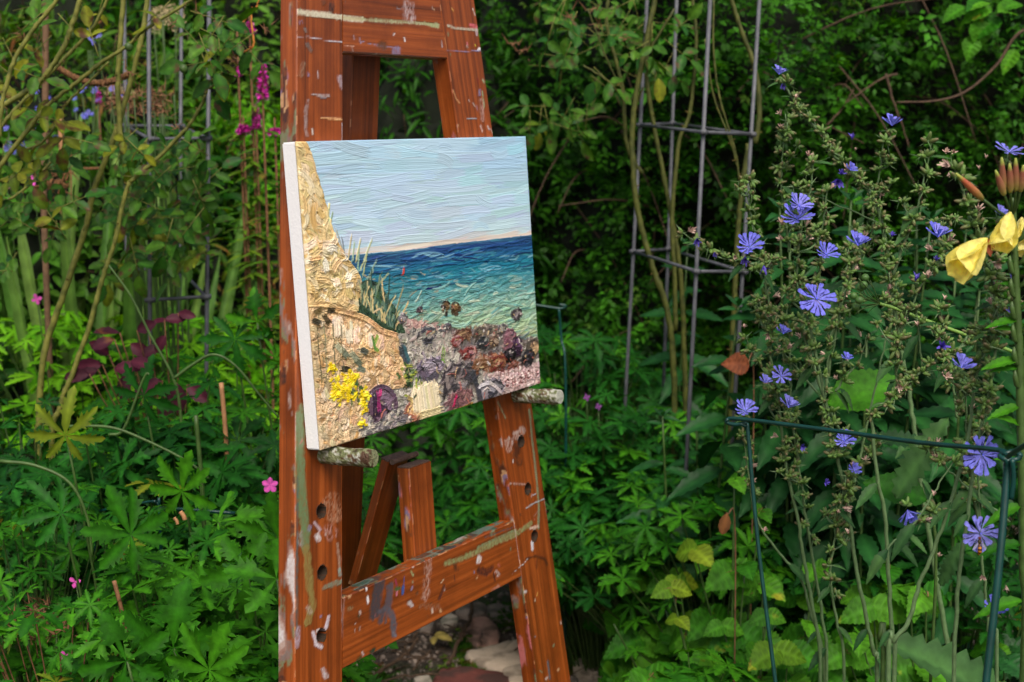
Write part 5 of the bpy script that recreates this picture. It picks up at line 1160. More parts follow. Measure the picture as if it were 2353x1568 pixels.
# ------------------------------------------------------------------ rose on the left: canes, thorns, leaves
def cane_mesh(pts, r, mat=M_cane, thorns=10, col=(1, 1, 1)):
    P = spline(pts, 8, .0004); rr_ = np.interp(np.linspace(0, 1, len(P)), np.linspace(0, 1, len(r)), r) * (1 + .09 * rng.standard_normal(len(P)) * (rng.random(len(P)) < .3))
    mb = MB().tube(P, rr_, 7, c=col)
    for i in range(thorns):
        k = rng.integers(1, len(P) - 1); a = rng.uniform(0, 6.28); T = P[k] - P[k - 1]; T /= np.linalg.norm(T); s_ = np.cross(T, [.3, .5, .8]); s_ /= np.linalg.norm(s_); o = s_ * math.cos(a) + np.cross(T, s_) * math.sin(a)
        mb.tube([P[k] + o * rr_[k] * .7, P[k] + o * (rr_[k] + .0055) - T * .002], [.0016, .0003], 5, c=(.75, .5, .4))
    return mb.mesh('cane', mat)
def C_(pts, d): 
    if np.isscalar(d): d = [d] * len(pts)
    return [at(x, y, q) for (x, y), q in zip(pts, d)]
rose = thing('rose_bush', 'leggy climbing rose with slanting green canes and spotted leaves, left', 'rose', (at(130, 900, 2.3)[0], 2.3, 0))
canes = [([(-40, 265), (0, 247), (82, 195), (115, 158), (145, 112), (165, 59), (190, -20)], 2.15, [.0042, .0040]),
 ([(-4, 320), (5, 235), (30, 145), (66, 82), (99, 40), (140, -10)], 2.1, [.0036, .003]), ([(-30, 330), (0, 293), (33, 254), (82, 204), (138, 145), (211, 66), (252, -10)], 2.2, [.0032, .0026]),
 ([(-30, 430), (0, 382), (50, 316), (109, 244), (178, 188), (237, 142), (297, 102), (330, 70), (405, 23), (460, -15)], 2.2, [.0040, .0022]), ([(43, 350), (92, 330), (122, 297), (148, 244), (198, 195), (250, 142)], 2.25, [.0026, .0018]),
 ([(285, -20), (276, 100), (270, 198), (276, 300), (282, 356)], 2.3, [.0042, .0042]), ([(340, -20), (330, 60), (316, 125), (290, 224), (257, 330), (237, 380), (212, 450), (198, 517), (158, 642), (125, 735), (99, 823), (90, 960), (92, 1100)], 2.35, [.0040, .0050, .0062]),
 ([(560, 110), (534, 142), (500, 178), (481, 190), (468, 231), (440, 280), (409, 316), (363, 363), (310, 408), (290, 440), (262, 560), (235, 640), (211, 731), (165, 863), (140, 930), (120, 1080)], 2.3, [.0016, .0030, .0040, .0052]),
 ([(480, 205), (520, 172), (545, 150), (562, 140)], 2.28, [.002, .0014]), ([(0, 470), (50, 440), (110, 380), (160, 335)], 2.4, [.0026, .002])]
for pts, d, r in canes:
    c_ = C_(pts, d)
    if pts[-1][1] > 900: c_.append(vec([c_[-1][0] + .02, c_[-1][1], 0]))
    part('cane', cane_mesh(c_, r, thorns=12), rose)
M_orange_tw = plainmat('orange_dead_twig', s2l((190, 120, 50)), .6, .2, 90, .3)
part('cane', cane_mesh(C_([(523, 137), (552, 122), (581, 106), (578, 60), (576, 20)], 2.28), [.0022, .0014], M_orange_tw, 2), rose, label='orange dead shoot')
part('cane', cane_mesh(C_([(543, 72), (566, 40), (588, 18), (597, -10)], 2.28), [.002, .0014], M_orange_tw, 2), rose, label='brown dead shoot')
def rose_leaf(root, X, Y, d, size, yel=False, nlf=5, rot=None):
    size *= 1.22
    p = at(X, Y, d); a = rng.uniform(0, 6.28) if rot is None else rot; ax = vec([math.cos(a), rng.normal(0, .3), math.sin(a) - .25]); ax /= np.linalg.norm(ax); up = vec([rng.normal(0, .3), -.7, .7])
    s_ = np.cross(up, ax); s_ /= np.linalg.norm(s_); M_ = OVAL_M['rose_yellow' if yel else 'rose']
    part('leaf_stalk', MB().tube([p - ax * size * .6, p + ax * size * 1.1], [.0008, .0006], 4).mesh('leaf_stalk', M_cane), root)
    for k in range(nlf):
        if k == 0: inst('leaf', M_[rng.integers(3)], root, p + ax * size, ax + rng.normal(0, .15, 3), up + rng.normal(0, .3, 3), size * 1.1)
        else:
            sg = 1 if k % 2 else -1; q = p + ax * size * (.55 if k < 3 else -.1); inst('leaf', M_[rng.integers(3)], root, q, s_ * sg + ax * .4 + rng.normal(0, .15, 3), up + rng.normal(0, .35, 3), size * rng.uniform(.75, 1))
for X, Y, s_, y_ in [(468, 35, .028, 0), (480, 75, .03, 0), (500, 60, .026, 0), (520, 95, .03, 0), (470, 110, .032, 0), (490, 140, .034, 0), (505, 120, .03, 1), (545, 90, .028, 0), (580, 125, .032, 0), (570, 85, .024, 0), (450, 95, .026, 0), (474, 150, .036, 0),
                     (95, 90, .026, 0), (98, 102, .026, 1), (60, 60, .022, 0), (20, 115, .024, 1), (50, 20, .024, 0), (100, 270, .028, 1), (85, 265, .028, 1), (64, 300, .03, 0), (143, 290, .028, 1), (218, 105, .026, 1), (150, 50, .022, 0), (232, 12, .024, 1), (190, 20, .022, 0), (372, 20, .024, 1),
                     (45, 395, .03, 1), (30, 400, .028, 1), (52, 165, .028, 0), (10, 160, .024, 0), (300, 310, .022, 1), (302, 330, .02, 1), (175, 320, .022, 0), (160, 340, .022, 1)]:
    rose_leaf(rose, X, Y, 2.12 + rng.uniform(0, .2), s_, y_, 3 if s_ < .027 else 5)
for i in range(62): rose_leaf(rose, rng.uniform(240, 480), rng.uniform(330, 620), rng.uniform(2.3, 2.6), rng.uniform(.020, .034), rng.random() < .12, 5)
for i in range(26): rose_leaf(rose, rng.uniform(-10, 150), rng.uniform(330, 640), rng.uniform(2.2, 2.6), rng.uniform(.018, .030), rng.random() < .1, 5)
HIP = make_mesh('hip', *tube_vf([(0, 0, 0), (.15, 0, 0), (.5, 0, 0), (.85, 0, 0), (1, 0, 0)], [.1, .36, .48, .34, .1], 8), M_stem)
for X, Y in [(418, 148 / 1.0), (292, 98), (160, 70), (35, 130)]: inst('hip', HIP, rose, at(X, Y, 2.2), vec([.3, 0, -.9]), vec([0, -1, 0]), .014)
for X, Y in [(462, 40), (535, 135), (612, 75), (88, 88), (395, 55), (240, 195), (300, 175), (402, 290), (50, 80)]:
    inst('dead_flower', BR_M[rng.integers(3)], rose, at(X, Y, 2.2), vec([rng.normal(0, .5), -.3, -.6]), vec([0, -1, 0]), .018)

# maroon leaved plant low in the left frame
mar = thing('maroon_leaved_plant', 'dark maroon leaved plant at the foot of the left grey frame', 'plant', (at(350, 950, 2.35)[0], 2.35, 0)); mb = MB()
MS = .85
for X, Y, s_, dx, dz in [(275, 765, .05, -.6, .1), (300, 790, .05, .5, -.4), (262, 780, .045, -.9, -.2), (235, 838, .055, -.9, -.1), (262, 848, .05, .9, .1), (300, 830, .05, .8, .2), (325, 820, .045, .9, .3), (225, 850, .05, -.8, -.4), (372, 875, .062, -.9, .1), (405, 880, .06, .2, -1), (430, 885, .055, .6, -.7), (395, 905, .062, -.2, -1), (340, 745, .045, .7, .1), (378, 735, .04, .5, .1), (205, 860, .05, -.9, -.2), (290, 860, .05, .2, -.8), (250, 815, .05, -.3, .3), (315, 760, .045, .6, .2), (380, 770, .04, -.2, -.7), (410, 720, .035, .6, -.2)]:
    p = at(X, Y, 2.3 + rng.uniform(-.05, .05)); inst('leaf', OVAL_M['maroon'][rng.integers(3)], mar, p, vec([dx, -.2, dz]) + rng.normal(0, .15, 3), vec([0, -.75, .6]) + rng.normal(0, .25, 3), s_ * MS)
    mb.tube(spline([vec([at(350, 950, 2.35)[0], 2.4, 0]), vec([(at(350, 950, 2.35)[0] + p[0]) / 2, 2.4, p[2] * .7]), p], 4), [.002, .001], 4)
part('stems', mb.mesh('stems', M_brown), mar)

# ------------------------------------------------------------------ cranesbill drifts, left
GG = 'cranesbill clumps on the left'
mound('cranesbill_clump', 'lime green cranesbill mass lit up behind the slanting rose canes', 'plant', 200, 690, 2.9, .42, 150, .06, GER_M['lime'])
mound('cranesbill_clump', 'lime green cranesbill leaves by the foot of the left grey frame', 'plant', 420, 700, 3.0, .26, 60, .055, GER_M['lime'])
mound('cranesbill_clump', 'deep green cranesbill behind the front pole of the left frame', 'plant', 520, 770, 2.45, .28, 90, .062, GER_M['geran'], tilt=.9)
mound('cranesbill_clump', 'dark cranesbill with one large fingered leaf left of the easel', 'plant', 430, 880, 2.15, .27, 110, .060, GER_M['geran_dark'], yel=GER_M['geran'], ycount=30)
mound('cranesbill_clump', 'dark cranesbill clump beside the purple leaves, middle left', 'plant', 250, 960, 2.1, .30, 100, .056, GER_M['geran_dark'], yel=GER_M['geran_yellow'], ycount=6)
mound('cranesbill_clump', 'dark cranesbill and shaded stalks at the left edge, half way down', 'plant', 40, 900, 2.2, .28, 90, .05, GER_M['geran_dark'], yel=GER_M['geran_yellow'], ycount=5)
mound('cranesbill_clump', 'small-leaved cranesbill sprawling at the left edge, lower down', 'plant', 60, 1090, 1.85, .30, 150, .034, GER_M['geran'], yel=GER_M['geran_yellow'], ycount=8, stem_r=.001)
mound('cranesbill_clump', 'light green cranesbill touching the easel leg under the pink flower', 'plant', 520, 1110, 2.0, .20, 100, .050, GERB_M + GER_M['geran'])
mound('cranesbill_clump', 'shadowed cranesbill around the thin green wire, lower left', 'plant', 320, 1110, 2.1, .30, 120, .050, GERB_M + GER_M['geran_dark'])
mound('cranesbill_clump', 'bright cranesbill with the largest leaf, bottom centre left', 'plant', 390, 1230, 1.72, .23, 90, .062, GER_M['geran'], tilt=.8, ztop=at(430, 1230, 1.72)[2])
mound('cranesbill_clump', 'broad bright leaved cranesbill at the bottom next to the easel leg', 'plant', 535, 1290, 1.66, .15, 52, .060, GER_M['geran'] + GERB_M)
mound('cranesbill_clump', 'cranesbill with brown stalks filling the bottom left corner', 'plant', 120, 1330, 1.6, .26, 110, .040, GER_M['geran'] + GERB_M, yel=GER_M['geran_yellow'], ycount=8, stemmat=M_brown, stem_r=.001)
mound('cranesbill_clump', 'low cranesbill at the bottom edge under the largest leaf', 'plant', 360, 1500, 1.5, .22, 80, .044, GER_M['geran_dark'] + GERB_M)
# the few biggest leaves, placed one by one
big = thing('cranesbill_clump', 'cranesbill stalks carrying the few biggest bright leaves, lower left', 'plant', (at(400, 1500, 1.55)[0], 1.55, 0)); mb = MB()
for X, Y, d, s_, dx, dz, k, ny in [(398, 1490, 1.50, .100, 0, 1, 'geran', -.9), (300, 1230, 1.66, .085, -.5, .8, 'geran', -.6), (418, 1130, 1.85, .080, .1, 1, 'geran', -.5), (565, 1310, 1.6, .085, .1, -.9, 'geran', -.5), (635, 1330, 1.55, .085, -.9, .2, 'geran', -.6), (150, 1000, 1.75, .075, .1, .9, 'geran_yellow', -.9),
                                   (640, 1240, 1.7, .08, -.3, .9, 'geran', -.7), (140, 1180, 1.7, .07, -.5, .6, 'geran_dark', -.8), (290, 1520, 1.48, .075, -.3, .9, 'geran', -.8), (480, 1540, 1.46, .08, .2, .9, 'geran', -.6), (330, 910, 2.0, .08, .2, .9, 'geran_dark', -.9), (540, 780, 2.25, .085, .1, -1, 'geran_dark', -.9), (590, 740, 2.25, .07, -.2, .9, 'geran', -.6), (500, 1200, 1.8, .08, .8, .2, 'geran', -.5)]:
    p = at(X, Y, d); inst('leaf', (GER_M[k] if rng.random() < .5 or k != 'geran' else GERB_M)[rng.integers(3)], big, p, vec([dx, -.1, dz]), vec([rng.normal(0, .1), ny, .8]), s_ * .78)
    mb.tube(spline([vec([p[0] + .03, p[1] + .06, 0]), vec([p[0] + .02, p[1] + .05, p[2] * .6]), p + vec([0, .004, -.002])], 4), [.0022, .0016], 5)
part('stems', mb.mesh('stems', M_stem), big)
# pink cranesbill flowers
def pinkfl(X, Y, d, s_, label, n=5, mat=None):
    p = at(X, Y, d); root = thing('cranesbill_flower', label, 'flower', (p[0], p[1] + .02, 0))
    pet = blade(6, .34, .62, .8, 0, 0, .1, .1, .004, 2); pm = lmesh('petal', pet, mat or M_pink)
    part('stem', MB().tube(spline([vec([p[0], p[1] + .03, 0]), vec([p[0] + .01, p[1] + .03, p[2] * .6]), p + vec([0, .003, 0])], 4), [.0012, .0009], 5).mesh('stem', M_stem), root)
    for i in range(n):
        a = 2 * math.pi * i / n + .3; inst('petal', pm, root, p, vec([math.cos(a), -.15, math.sin(a)]), vec([0, -1, .15]), s_ * rng.uniform(.85, 1.05))
pinkfl(621, 1114, 1.9, .0125, 'pink cranesbill flower touching the left easel leg'); pinkfl(84, 688, 2.6, .011, 'pink flower below the canes at the left', 4); pinkfl(75, 415, 2.9, .012, 'deep pink flower left of the frayed twine', 4); pinkfl(15, 432, 2.9, .009, 'small pink flower at the left picture edge', 3)
pinkfl(172, 1338, 1.75, .009, 'half hidden pink flower above the brown seed heads', 3); pinkfl(148, 1510, 1.6, .008, 'tiny pink flowers in the bottom left corner', 4)
def coll_sticks(label, items, nm='cut_stalk', cat='stalk'):
    for i, (X, Y, X2, Y2, d, r, m, lb) in enumerate(items):
        stick(nm, lb, cat, [at(X2, Y2, d), at((X + X2) / 2 + 2, (Y + Y2) / 2, d), at(X, Y, d)], r, m, 7)
coll_sticks('', [(262, 1335, 290, 1460, 1.6, .0026, M_brown, 'reddish cut stalk standing up among the bright leaves'), (450, 955, 470, 1230, 1.9, .0032, M_stem, 'thick green stalk left of the easel'),
                 (508, 880, 522, 1080, 2.1, .0036, M_cane_b, 'ochre stalk between the frame pole and the easel'), (414, 1176, 425, 1195, 1.8, .003, M_cane_b, 'short tan cut stalk beside the left wire hoop'), (400, 1190, 408, 1205, 1.8, .0022, M_cane_b, 'thin tan cut stalk beside the left wire hoop')])
for lb, pts, d in [('long arching green stalk crossing the dark gap, lower left', [(150, 980), (250, 982), (330, 1010), (430, 1060), (480, 1100)], 1.95), ('pale arching stalk from the left edge above the wire hoop', [(0, 1060), (80, 1070), (160, 1110), (200, 1190), (212, 1280)], 1.7), ('jointed tan stalk across the cranesbill, middle left', [(420, 1000), (402, 880), (345, 770), (300, 680), (250, 610)], 2.1), ('olive stalk bent like an elbow in front of the dark leaves', [(250, 1000), (285, 985), (330, 870), (345, 860)], 2.0),
                   ('tan stalk reaching right toward the easel', [(400, 870), (440, 840), (490, 815), (540, 840), (590, 900), (640, 960)], 2.0)]:
    P = C_(pts, d); stick('arching_stalk', lb, 'stalk', P, [.0026, .0016], M_stem, 6)

# ------------------------------------------------------------------ paving stones, twigs and fallen leaves on the path
def rockmat(name, c, c2, lich=(90, 92, 80)):
    m, t, b = newmat(name); L = t.links.new; geo = nnode(t, 'ShaderNodeNewGeometry')
    n1 = nnode(t, 'ShaderNodeTexNoise', i_Scale=26.0, i_Detail=8.0, i_Roughness=.65); n2 = nnode(t, 'ShaderNodeTexNoise', i_Scale=150.0, i_Detail=4.0); n3 = nnode(t, 'ShaderNodeTexNoise', i_Scale=16.0, i_Detail=6.0)
    for n in (n1, n2, n3): L(geo.outputs['Position'], n.inputs['Vector'])
    r = rampn(t, [(.3, G(*c)), (.7, G(*c2))]); L(n1.outputs[0], r.inputs[0]); q = rampn(t, [(.5, (0, 0, 0)), (.62, (1, 1, 1))]); L(n3.outputs[0], q.inputs[0])
    mx = nnode(t, 'ShaderNodeMixRGB', i_Color2=(*G(*lich), 1)); L(q.outputs[0], mx.inputs[0]); L(r.outputs[0], mx.inputs[1]); L(mx.outputs[0], b.inputs['Base Color']); b.inputs['Roughness'].default_value = .8
    ad = nnode(t, 'ShaderNodeMath', operation='ADD'); L(n1.outputs[0], ad.inputs[0]); L(n2.outputs[0], ad.inputs[1]); bp = nnode(t, 'ShaderNodeBump', i_Strength=.6, i_Distance=.004); L(ad.outputs[0], bp.inputs['Height']); L(bp.outputs[0], b.inputs['Normal'])
    return m
RM = {'sand': rockmat('sandstone', (180, 162, 142), (208, 190, 168), (136, 122, 106)), 'pink': rockmat('pink_sandstone', (160, 122, 108), (190, 152, 134), (112, 88, 76)), 'grey': rockmat('grey_stone', (118, 106, 96), (150, 134, 122), (88, 82, 74)), 'red': rockmat('red_stone', (92, 46, 40), (124, 68, 58), (76, 50, 44)), 'pale': rockmat('pale_stone', (170, 158, 140), (200, 190, 174), (120, 116, 100))}
def stone(outline, mat, label, h=.017, cat='paving stone', nm='paving_stone', grp=None):
    """outline as seen in the photo, laid on the ground"""
    P = np.array([on_ground(X, Y, .012)[:2] for X, Y in outline]); c = P.mean(0)
    Q = np.vstack([spline(np.vstack([P, P[:1]]), 5)[:-1]]) if False else None
    n = len(P); Pc = []
    for i in range(n):
        a, b, c2, d = P[i - 1], P[i], P[(i + 1) % n], P[(i + 2) % n]
        for k in range(5):
            t = k / 5; Pc.append(.5 * (2 * b + (c2 - a) * t + (2 * a - 5 * b + 4 * c2 - d) * t * t + (3 * b - a - 3 * c2 + d) * t ** 3))
    Pc = np.array(Pc); Pc += rng.normal(0, .0015, Pc.shape); K = len(Pc); V = []; F = []
    rings = [(1.03, -.04), (1.0, h * .5), (.97, h * .86), (.9, h), (.6, h * 1.05), (.25, h * 1.0)]
    for s_, z in rings:
        for p in Pc: q = c + (p - c) * s_; V.append((q[0], q[1], z + (float(fbm(q[0] * 22 + 9, q[1] * 22 + 9, 81)) - .5) * .010 * (z > .01)))
    for r in range(len(rings) - 1): F += [(r * K + k, r * K + (k + 1) % K, (r + 1) * K + (k + 1) % K, (r + 1) * K + k) for k in range(K)]
    V.append((c[0], c[1], h)); F += [((len(rings) - 1) * K + k, (len(rings) - 1) * K + (k + 1) % K, len(V) - 1) for k in range(K)]
    return single(nm, make_mesh(nm, V, F, RM[mat]), label, cat, grp)
GS = 'flat stones of the garden path'
stone([(1072, 1500), (1110, 1490), (1170, 1475), (1200, 1476), (1215, 1520), (1200, 1530), (1140, 1540), (1080, 1520)], 'sand', 'large tan flat stone right of centre, behind the right easel leg', grp=GS)
stone([(1072, 1436), (1098, 1422), (1125, 1424), (1145, 1448), (1142, 1476), (1100, 1482), (1068, 1468)], 'pink', 'pinkish flat stone just above the large tan one', grp=GS)
stone([(1004, 1545), (1040, 1537), (1110, 1541), (1170, 1556), (1190, 1590), (1010, 1595)], 'red', 'dark red flat stone at the bottom edge of the picture', grp=GS)
stone([(1153, 1548), (1175, 1532), (1230, 1536), (1250, 1560), (1240, 1590), (1165, 1585)], 'sand', 'pale stone at the bottom edge between red stone and easel leg', grp=GS)
stone([(1050, 1398), (1075, 1385), (1110, 1390), (1118, 1412), (1080, 1420), (1052, 1412)], 'grey', 'grey-brown stone farther up the path, right of the pale pebble', grp=GS)
stone([(1262, 1452), (1300, 1455), (1345, 1474), (1392, 1492), (1390, 1508), (1330, 1494), (1270, 1480)], 'pink', 'long narrow pinkish stone right of the easel leg', grp=GS)
stone([(1322, 1520), (1360, 1514), (1390, 1528), (1404, 1560), (1390, 1590), (1340, 1588), (1322, 1552)], 'sand', 'tan stone at the bottom, right of the easel leg beside the moss', grp=GS)
stone([(1120, 1396), (1180, 1392), (1190, 1420), (1170, 1430), (1128, 1420)], 'grey', 'dark stone half hidden by the right easel leg', grp=GS)
stone([(960, 1430), (985, 1420), (1000, 1432), (990, 1448), (962, 1448)], 'grey', 'small grey-pink stone above the yellow leaf', grp=GS)
stone([(1300, 1560), (1322, 1556), (1330, 1580), (1300, 1590)], 'grey', 'small mossy stone squeezed beside the lower right leg', grp=GS)
stone([(1012, 1426), (1028, 1411), (1046, 1412), (1052, 1424), (1040, 1434), (1020, 1436)], 'pale', 'small whitish pebble under the crossbar', .012, 'pebble', 'pebble')
stone([(954, 1558), (970, 1550), (988, 1556), (992, 1578), (976, 1592), (956, 1580)], 'pale', 'whitish pebble at the bottom edge beside the red stone', .012, 'pebble', 'pebble')
stone([(940, 1502), (962, 1498), (966, 1512), (948, 1516)], 'grey', 'little grey pebble between twigs and yellow leaf', .010, 'pebble', 'pebble')
me = lmesh('fallen_leaf', xf(OVAL[2], .4, 1.0), ML['rose_yellow']); p = on_ground(999, 1462, .03)
o = bpy.data.objects.new('fallen_leaf', lmesh('fallen_leaf', merge([OVAL[2], xf(OVAL[1], 1.2, .7), xf(OVAL[0], -1.1, .7)]), leafmat('fallen_pale_leaf', G(170, 150, 84), G(190, 170, 100), None, 0, .6, .2, 60))); COL.objects.link(o); o.matrix_basis = frame_mat(p, (.8, -.5, .1), (0, -.3, 1), .042); o['label'] = 'pale yellow fallen leaf lying on the soil'; o['category'] = 'leaf'
tw = [([(1085, 1374), (1082, 1420), (1068, 1448), (1045, 1500), (1030, 1530)], .0042), ([(1078, 1440), (1062, 1470), (1048, 1490)], .0028), ([(850, 1560), (900, 1530), (940, 1500), (960, 1470)], .0035), ([(870, 1545), (930, 1520), (1000, 1520)], .002), ([(860, 1575), (930, 1560), (1010, 1555)], .0022), ([(900, 1500), (960, 1515), (990, 1505)], .0018), ([(1020, 1440), (1060, 1450), (1082, 1462)], .0018), ([(950, 1545), (965, 1520), (990, 1500)], .002), ([(880, 1470), (930, 1480), (960, 1478)], .0018)]
for i, (pts, r) in enumerate(tw):
    P = [on_ground(x, y, .028) + vec([0, 0, .004]) for x, y in pts]
    single('twig', MB().tube(spline(P, 6, .0015), r, 6).mesh('twig', M_twig), ['dark forked stick lying along the pebble and pink stone', 'short side stick against the forked stick', 'thick pale twig in the lower left of the soil patch', 'thin straight twig left of the large tan stone', 'thin twig along the bottom edge under the crossbar', 'curved thin twig close to the yellow leaf', 'thin twig crossing the forked stick', 'small slanting twig over the grey pebble', 'thin twig just under the crossbar edge'][i], 'twig')
n = 260; P = np.array([on_ground(rng.uniform(780, 1450), rng.uniform(1340, 1600), .012) for _ in range(n)]); P[:, 2] = gz(P[:, 0], P[:, 1]) + .004
me = cloud(blade(3, .05, .5, .5, 0, 0, .3, .1, 0, 1), P, np.stack([rng.normal(0, 1, n), rng.normal(0, 1, n), rng.normal(0, .12, n)], 1), np.tile([0, 0, 1.], (n, 1)), rng.uniform(.02, .07, n), rng.uniform(.5, 1.2, (n, 1)) * np.ones((1, 3)), 'leaf_litter', M_twig)
part('leaf_litter', me, kind='stuff')
n = 2600; P = np.array([on_ground(rng.uniform(760, 1480), rng.uniform(1330, 1620), .0) for _ in range(n)]); P[:, 2] = gz(P[:, 0], P[:, 1]) + .003; r_ = rng.uniform(.25, 1.4, n) ** 2 * .004
oct_ = (np.array([(1, 0, 0), (0, 1, 0), (-1, 0, 0), (0, -1, 0), (0, 0, .7), (0, 0, -.7)]), np.array([(0, 1, 4), (1, 2, 4), (2, 3, 4), (3, 0, 4), (1, 0, 5), (2, 1, 5), (3, 2, 5), (0, 3, 5)]), np.ones((6, 3)))
part('gravel', cloud(oct_, P, rng.normal(0, 1, (n, 3)), rng.normal(0, 1, (n, 3)), r_, rng.uniform(.25, .8, (n, 1)) * np.ones((1, 3)), 'gravel', RM['grey']), kind='stuff')
mossy = []
for X, Y, sx, sy, n in [(1305, 1545, 16, 26, 500), (1110, 1535, 50, 7, 260), (1070, 1490, 14, 16, 200), (1170, 1430, 24, 14, 260), (1130, 1520, 40, 5, 120), (850, 1555, 22, 16, 200)]:
    for i in range(n): p = on_ground(rng.normal(X, sx), rng.normal(Y, sy), .0); p[2] = float(gz(p[0], p[1])) + rng.uniform(0, .012); mossy.append(p)
mossy = np.array(mossy); n = len(mossy)
part('moss', cloud(TUFT, mossy, rng.normal(0, 1, (n, 3)), np.tile([0, 0, 1.], (n, 1)) + rng.normal(0, .3, (n, 3)), rng.uniform(.006, .014, n), rng.uniform(.6, 1.2, (n, 1)) * np.ones((1, 3)), 'moss', ML['olive']), kind='stuff')

# ------------------------------------------------------------------ rose stems climbing the right obelisk
rose2 = thing('climbing_rose', 'climber with thick mossy green stems inside the right grey obelisk', 'rose', (at(1500, 900, 2.75)[0], 2.75, 0))
for pts, d, r in [([(1510, -20), (1480, 120), (1455, 270), (1455, 380), (1465, 480), (1495, 600), (1530, 700), (1545, 800), (1550, 1000)], 2.75, [.0062, .0072, .008]), ([(1500, 30), (1485, 160), (1505, 300), (1530, 430), (1560, 600), (1570, 740), (1575, 1000)], 2.8, [.005, .007]),
                  ([(1590, -20), (1600, 100), (1585, 260), (1560, 330), (1545, 500), (1550, 640), (1552, 760)], 2.78, [.004, .006]), ([(1675, -20), (1700, 60), (1735, 160), (1745, 260), (1735, 330)], 2.7, [.005, .0065]), ([(1400, -20), (1395, 60), (1430, 200), (1440, 330), (1475, 400)], 2.85, [.004, .006]),
                  ([(1550, 20), (1480, 140), (1450, 230), (1395, 185), (1340, 150)], 2.8, [.003, .0024]), ([(1640, 0), (1640, 120), (1655, 230), (1690, 350), (1700, 430)], 2.6, [.0024, .0024]), ([(1620, 90), (1640, 220), (1680, 330), (1698, 400)], 2.6, [.002, .002]), ([(1720, 330), (1700, 480), (1690, 640), (1680, 900)], 2.7, [.006, .0065]), ([(1478, 200), (1455, 240), (1400, 150), (1350, 20)], 2.8, [.0024, .0018])]:
    c_ = C_(pts, d)
    if pts[-1][1] >= 900: c_.append(vec([c_[-1][0], c_[-1][1], 0]))
    part('cane', cane_mesh(c_, [q_ * .82 for q_ in r], thorns=8, col=(.42, .46, .34)), rose2)
for i in range(64):
    X, Y = rng.uniform(1210, 1560), rng.uniform(-10, 330)
    if X > 1420 and Y > 180: continue
    rose_leaf(rose2, X, Y, rng.uniform(2.7, 3.0), rng.uniform(.022, .036), rng.random() < .06, 3)
p = at(1512, 205, 2.7); inst('leaf', OVAL_M['rose_yellow'][0], rose2, p + vec([0, 0, .02]), vec([.1, -.1, -1]), vec([.3, -1, .2]), .046, 'single bright yellow leaf')
for X, Y in [(1370, 25), (1375, 60), (1315, 45), (1435, 85), (1210, 120), (1190, 105)]: inst('dead_flower', BR_M[rng.integers(3)], rose2, at(X, Y, 2.75), vec([rng.normal(0, .5), -.3, -.6]), vec([0, -1, 0]), .024)
lv = thing('overhanging_branch', 'arching twig with heart-shaped leaves reaching in at the upper right corner', 'branch', (at(2353, 100, 3.0)[0], 3.0, 0))
part('twig', MB().tube(spline(C_([(2480, 80), (2353, 70), (2290, 150), (2220, 210), (2150, 232), (2060, 235)], 3.0) , 8), [.004, .0018], 6).mesh('twig', M_twig), lv)
part('twig', MB().tube(spline([at(2480, 80, 3.0), at(2540, 300, 3.05), vec([at(2540, 300, 3.05)[0], 3.05, 0])], 6), [.004, .008], 6).mesh('twig', M_twig), lv)
for X, Y, s_ in [(2270, 20, .06), (2290, 45, .06), (2250, 52, .055), (2235, 90, .045), (2320, 30, .05), (2340, 10, .055), (2215, 20, .05), (2330, 120, .05), (2260, 5, .05)]: inst('leaf', CRE_M['mint'][rng.integers(3)], lv, at(X, Y, 3.0), vec([rng.normal(-.5, .4), -.2, rng.normal(-.3, .3)]), vec([rng.normal(0, .2), -.5, .8]), s_)
for nm_, pts, d in [('bare grey twig slanting through the hedge, upper right', [(2062, 170), (2030, 180), (1990, 204), (1942, 238)], 3.3), ('dry stick hanging in the dark of the hedge behind the blue flowers', [(2035, 170), (2055, 240), (2070, 280), (2090, 340)], 3.3), ('second dry stick in the hedge near the top flower', [(1900, 290), (1935, 250), (1962, 205)], 3.3)]:
    stick('bare_twig', nm_, 'twig', C_(pts, d), [.0032, .0016], M_twig, 6, None, .0006)

# ------------------------------------------------------------------ cranesbill drifts, right
mound('cranesbill_clump', 'cranesbill clump just right of the canvas under the hedge', 'plant', 1330, 745, 3.0, .34, 140, .056, GER_M['geran_dark'] + GER_M['geran'][:2], tilt=.9)
mound('cranesbill_clump', 'dark cranesbill between the canvas corner and the grey obelisk', 'plant', 1420, 900, 2.8, .32, 140, .054, GER_M['geran_dark'], yel=GER_M['geran'], ycount=40)
mound('cranesbill_clump', 'cranesbill with clear fingered leaves right of the right peg', 'plant', 1390, 1000, 2.75, .32, 170, .056, GER_M['geran_dark'] + GER_M['geran'][:2], tilt=.9)
mound('cranesbill_clump', 'cranesbill below the obelisk, beside the pale crenate leaves', 'plant', 1560, 1090, 2.55, .28, 120, .052, GER_M['geran_dark'] + GER_M['geran'][:2])
mound('cranesbill_clump', 'cranesbill behind the right easel leg hanging over the path', 'plant', 1350, 1110, 2.95, .20, 90, .052, GER_M['geran_dark'], yel=GER_M['geran'], ycount=50)
mound('cranesbill_clump', 'cranesbill seen between the legs under the canvas', 'plant', 1030, 1060, 3.6, .34, 120, .056, GER_M['geran_dark'] + GER_M['geran'][:2])
mound('cranesbill_clump', 'low cranesbill behind the crossbar near the path', 'plant', 1120, 1200, 3.55, .22, 60, .050, GER_M['geran'])
mound('cranesbill_clump', 'shadowed cranesbill left of the hinge block, behind the rear leg', 'plant', 880, 1110, 3.4, .30, 80, .052, GER_M['geran_dark'])
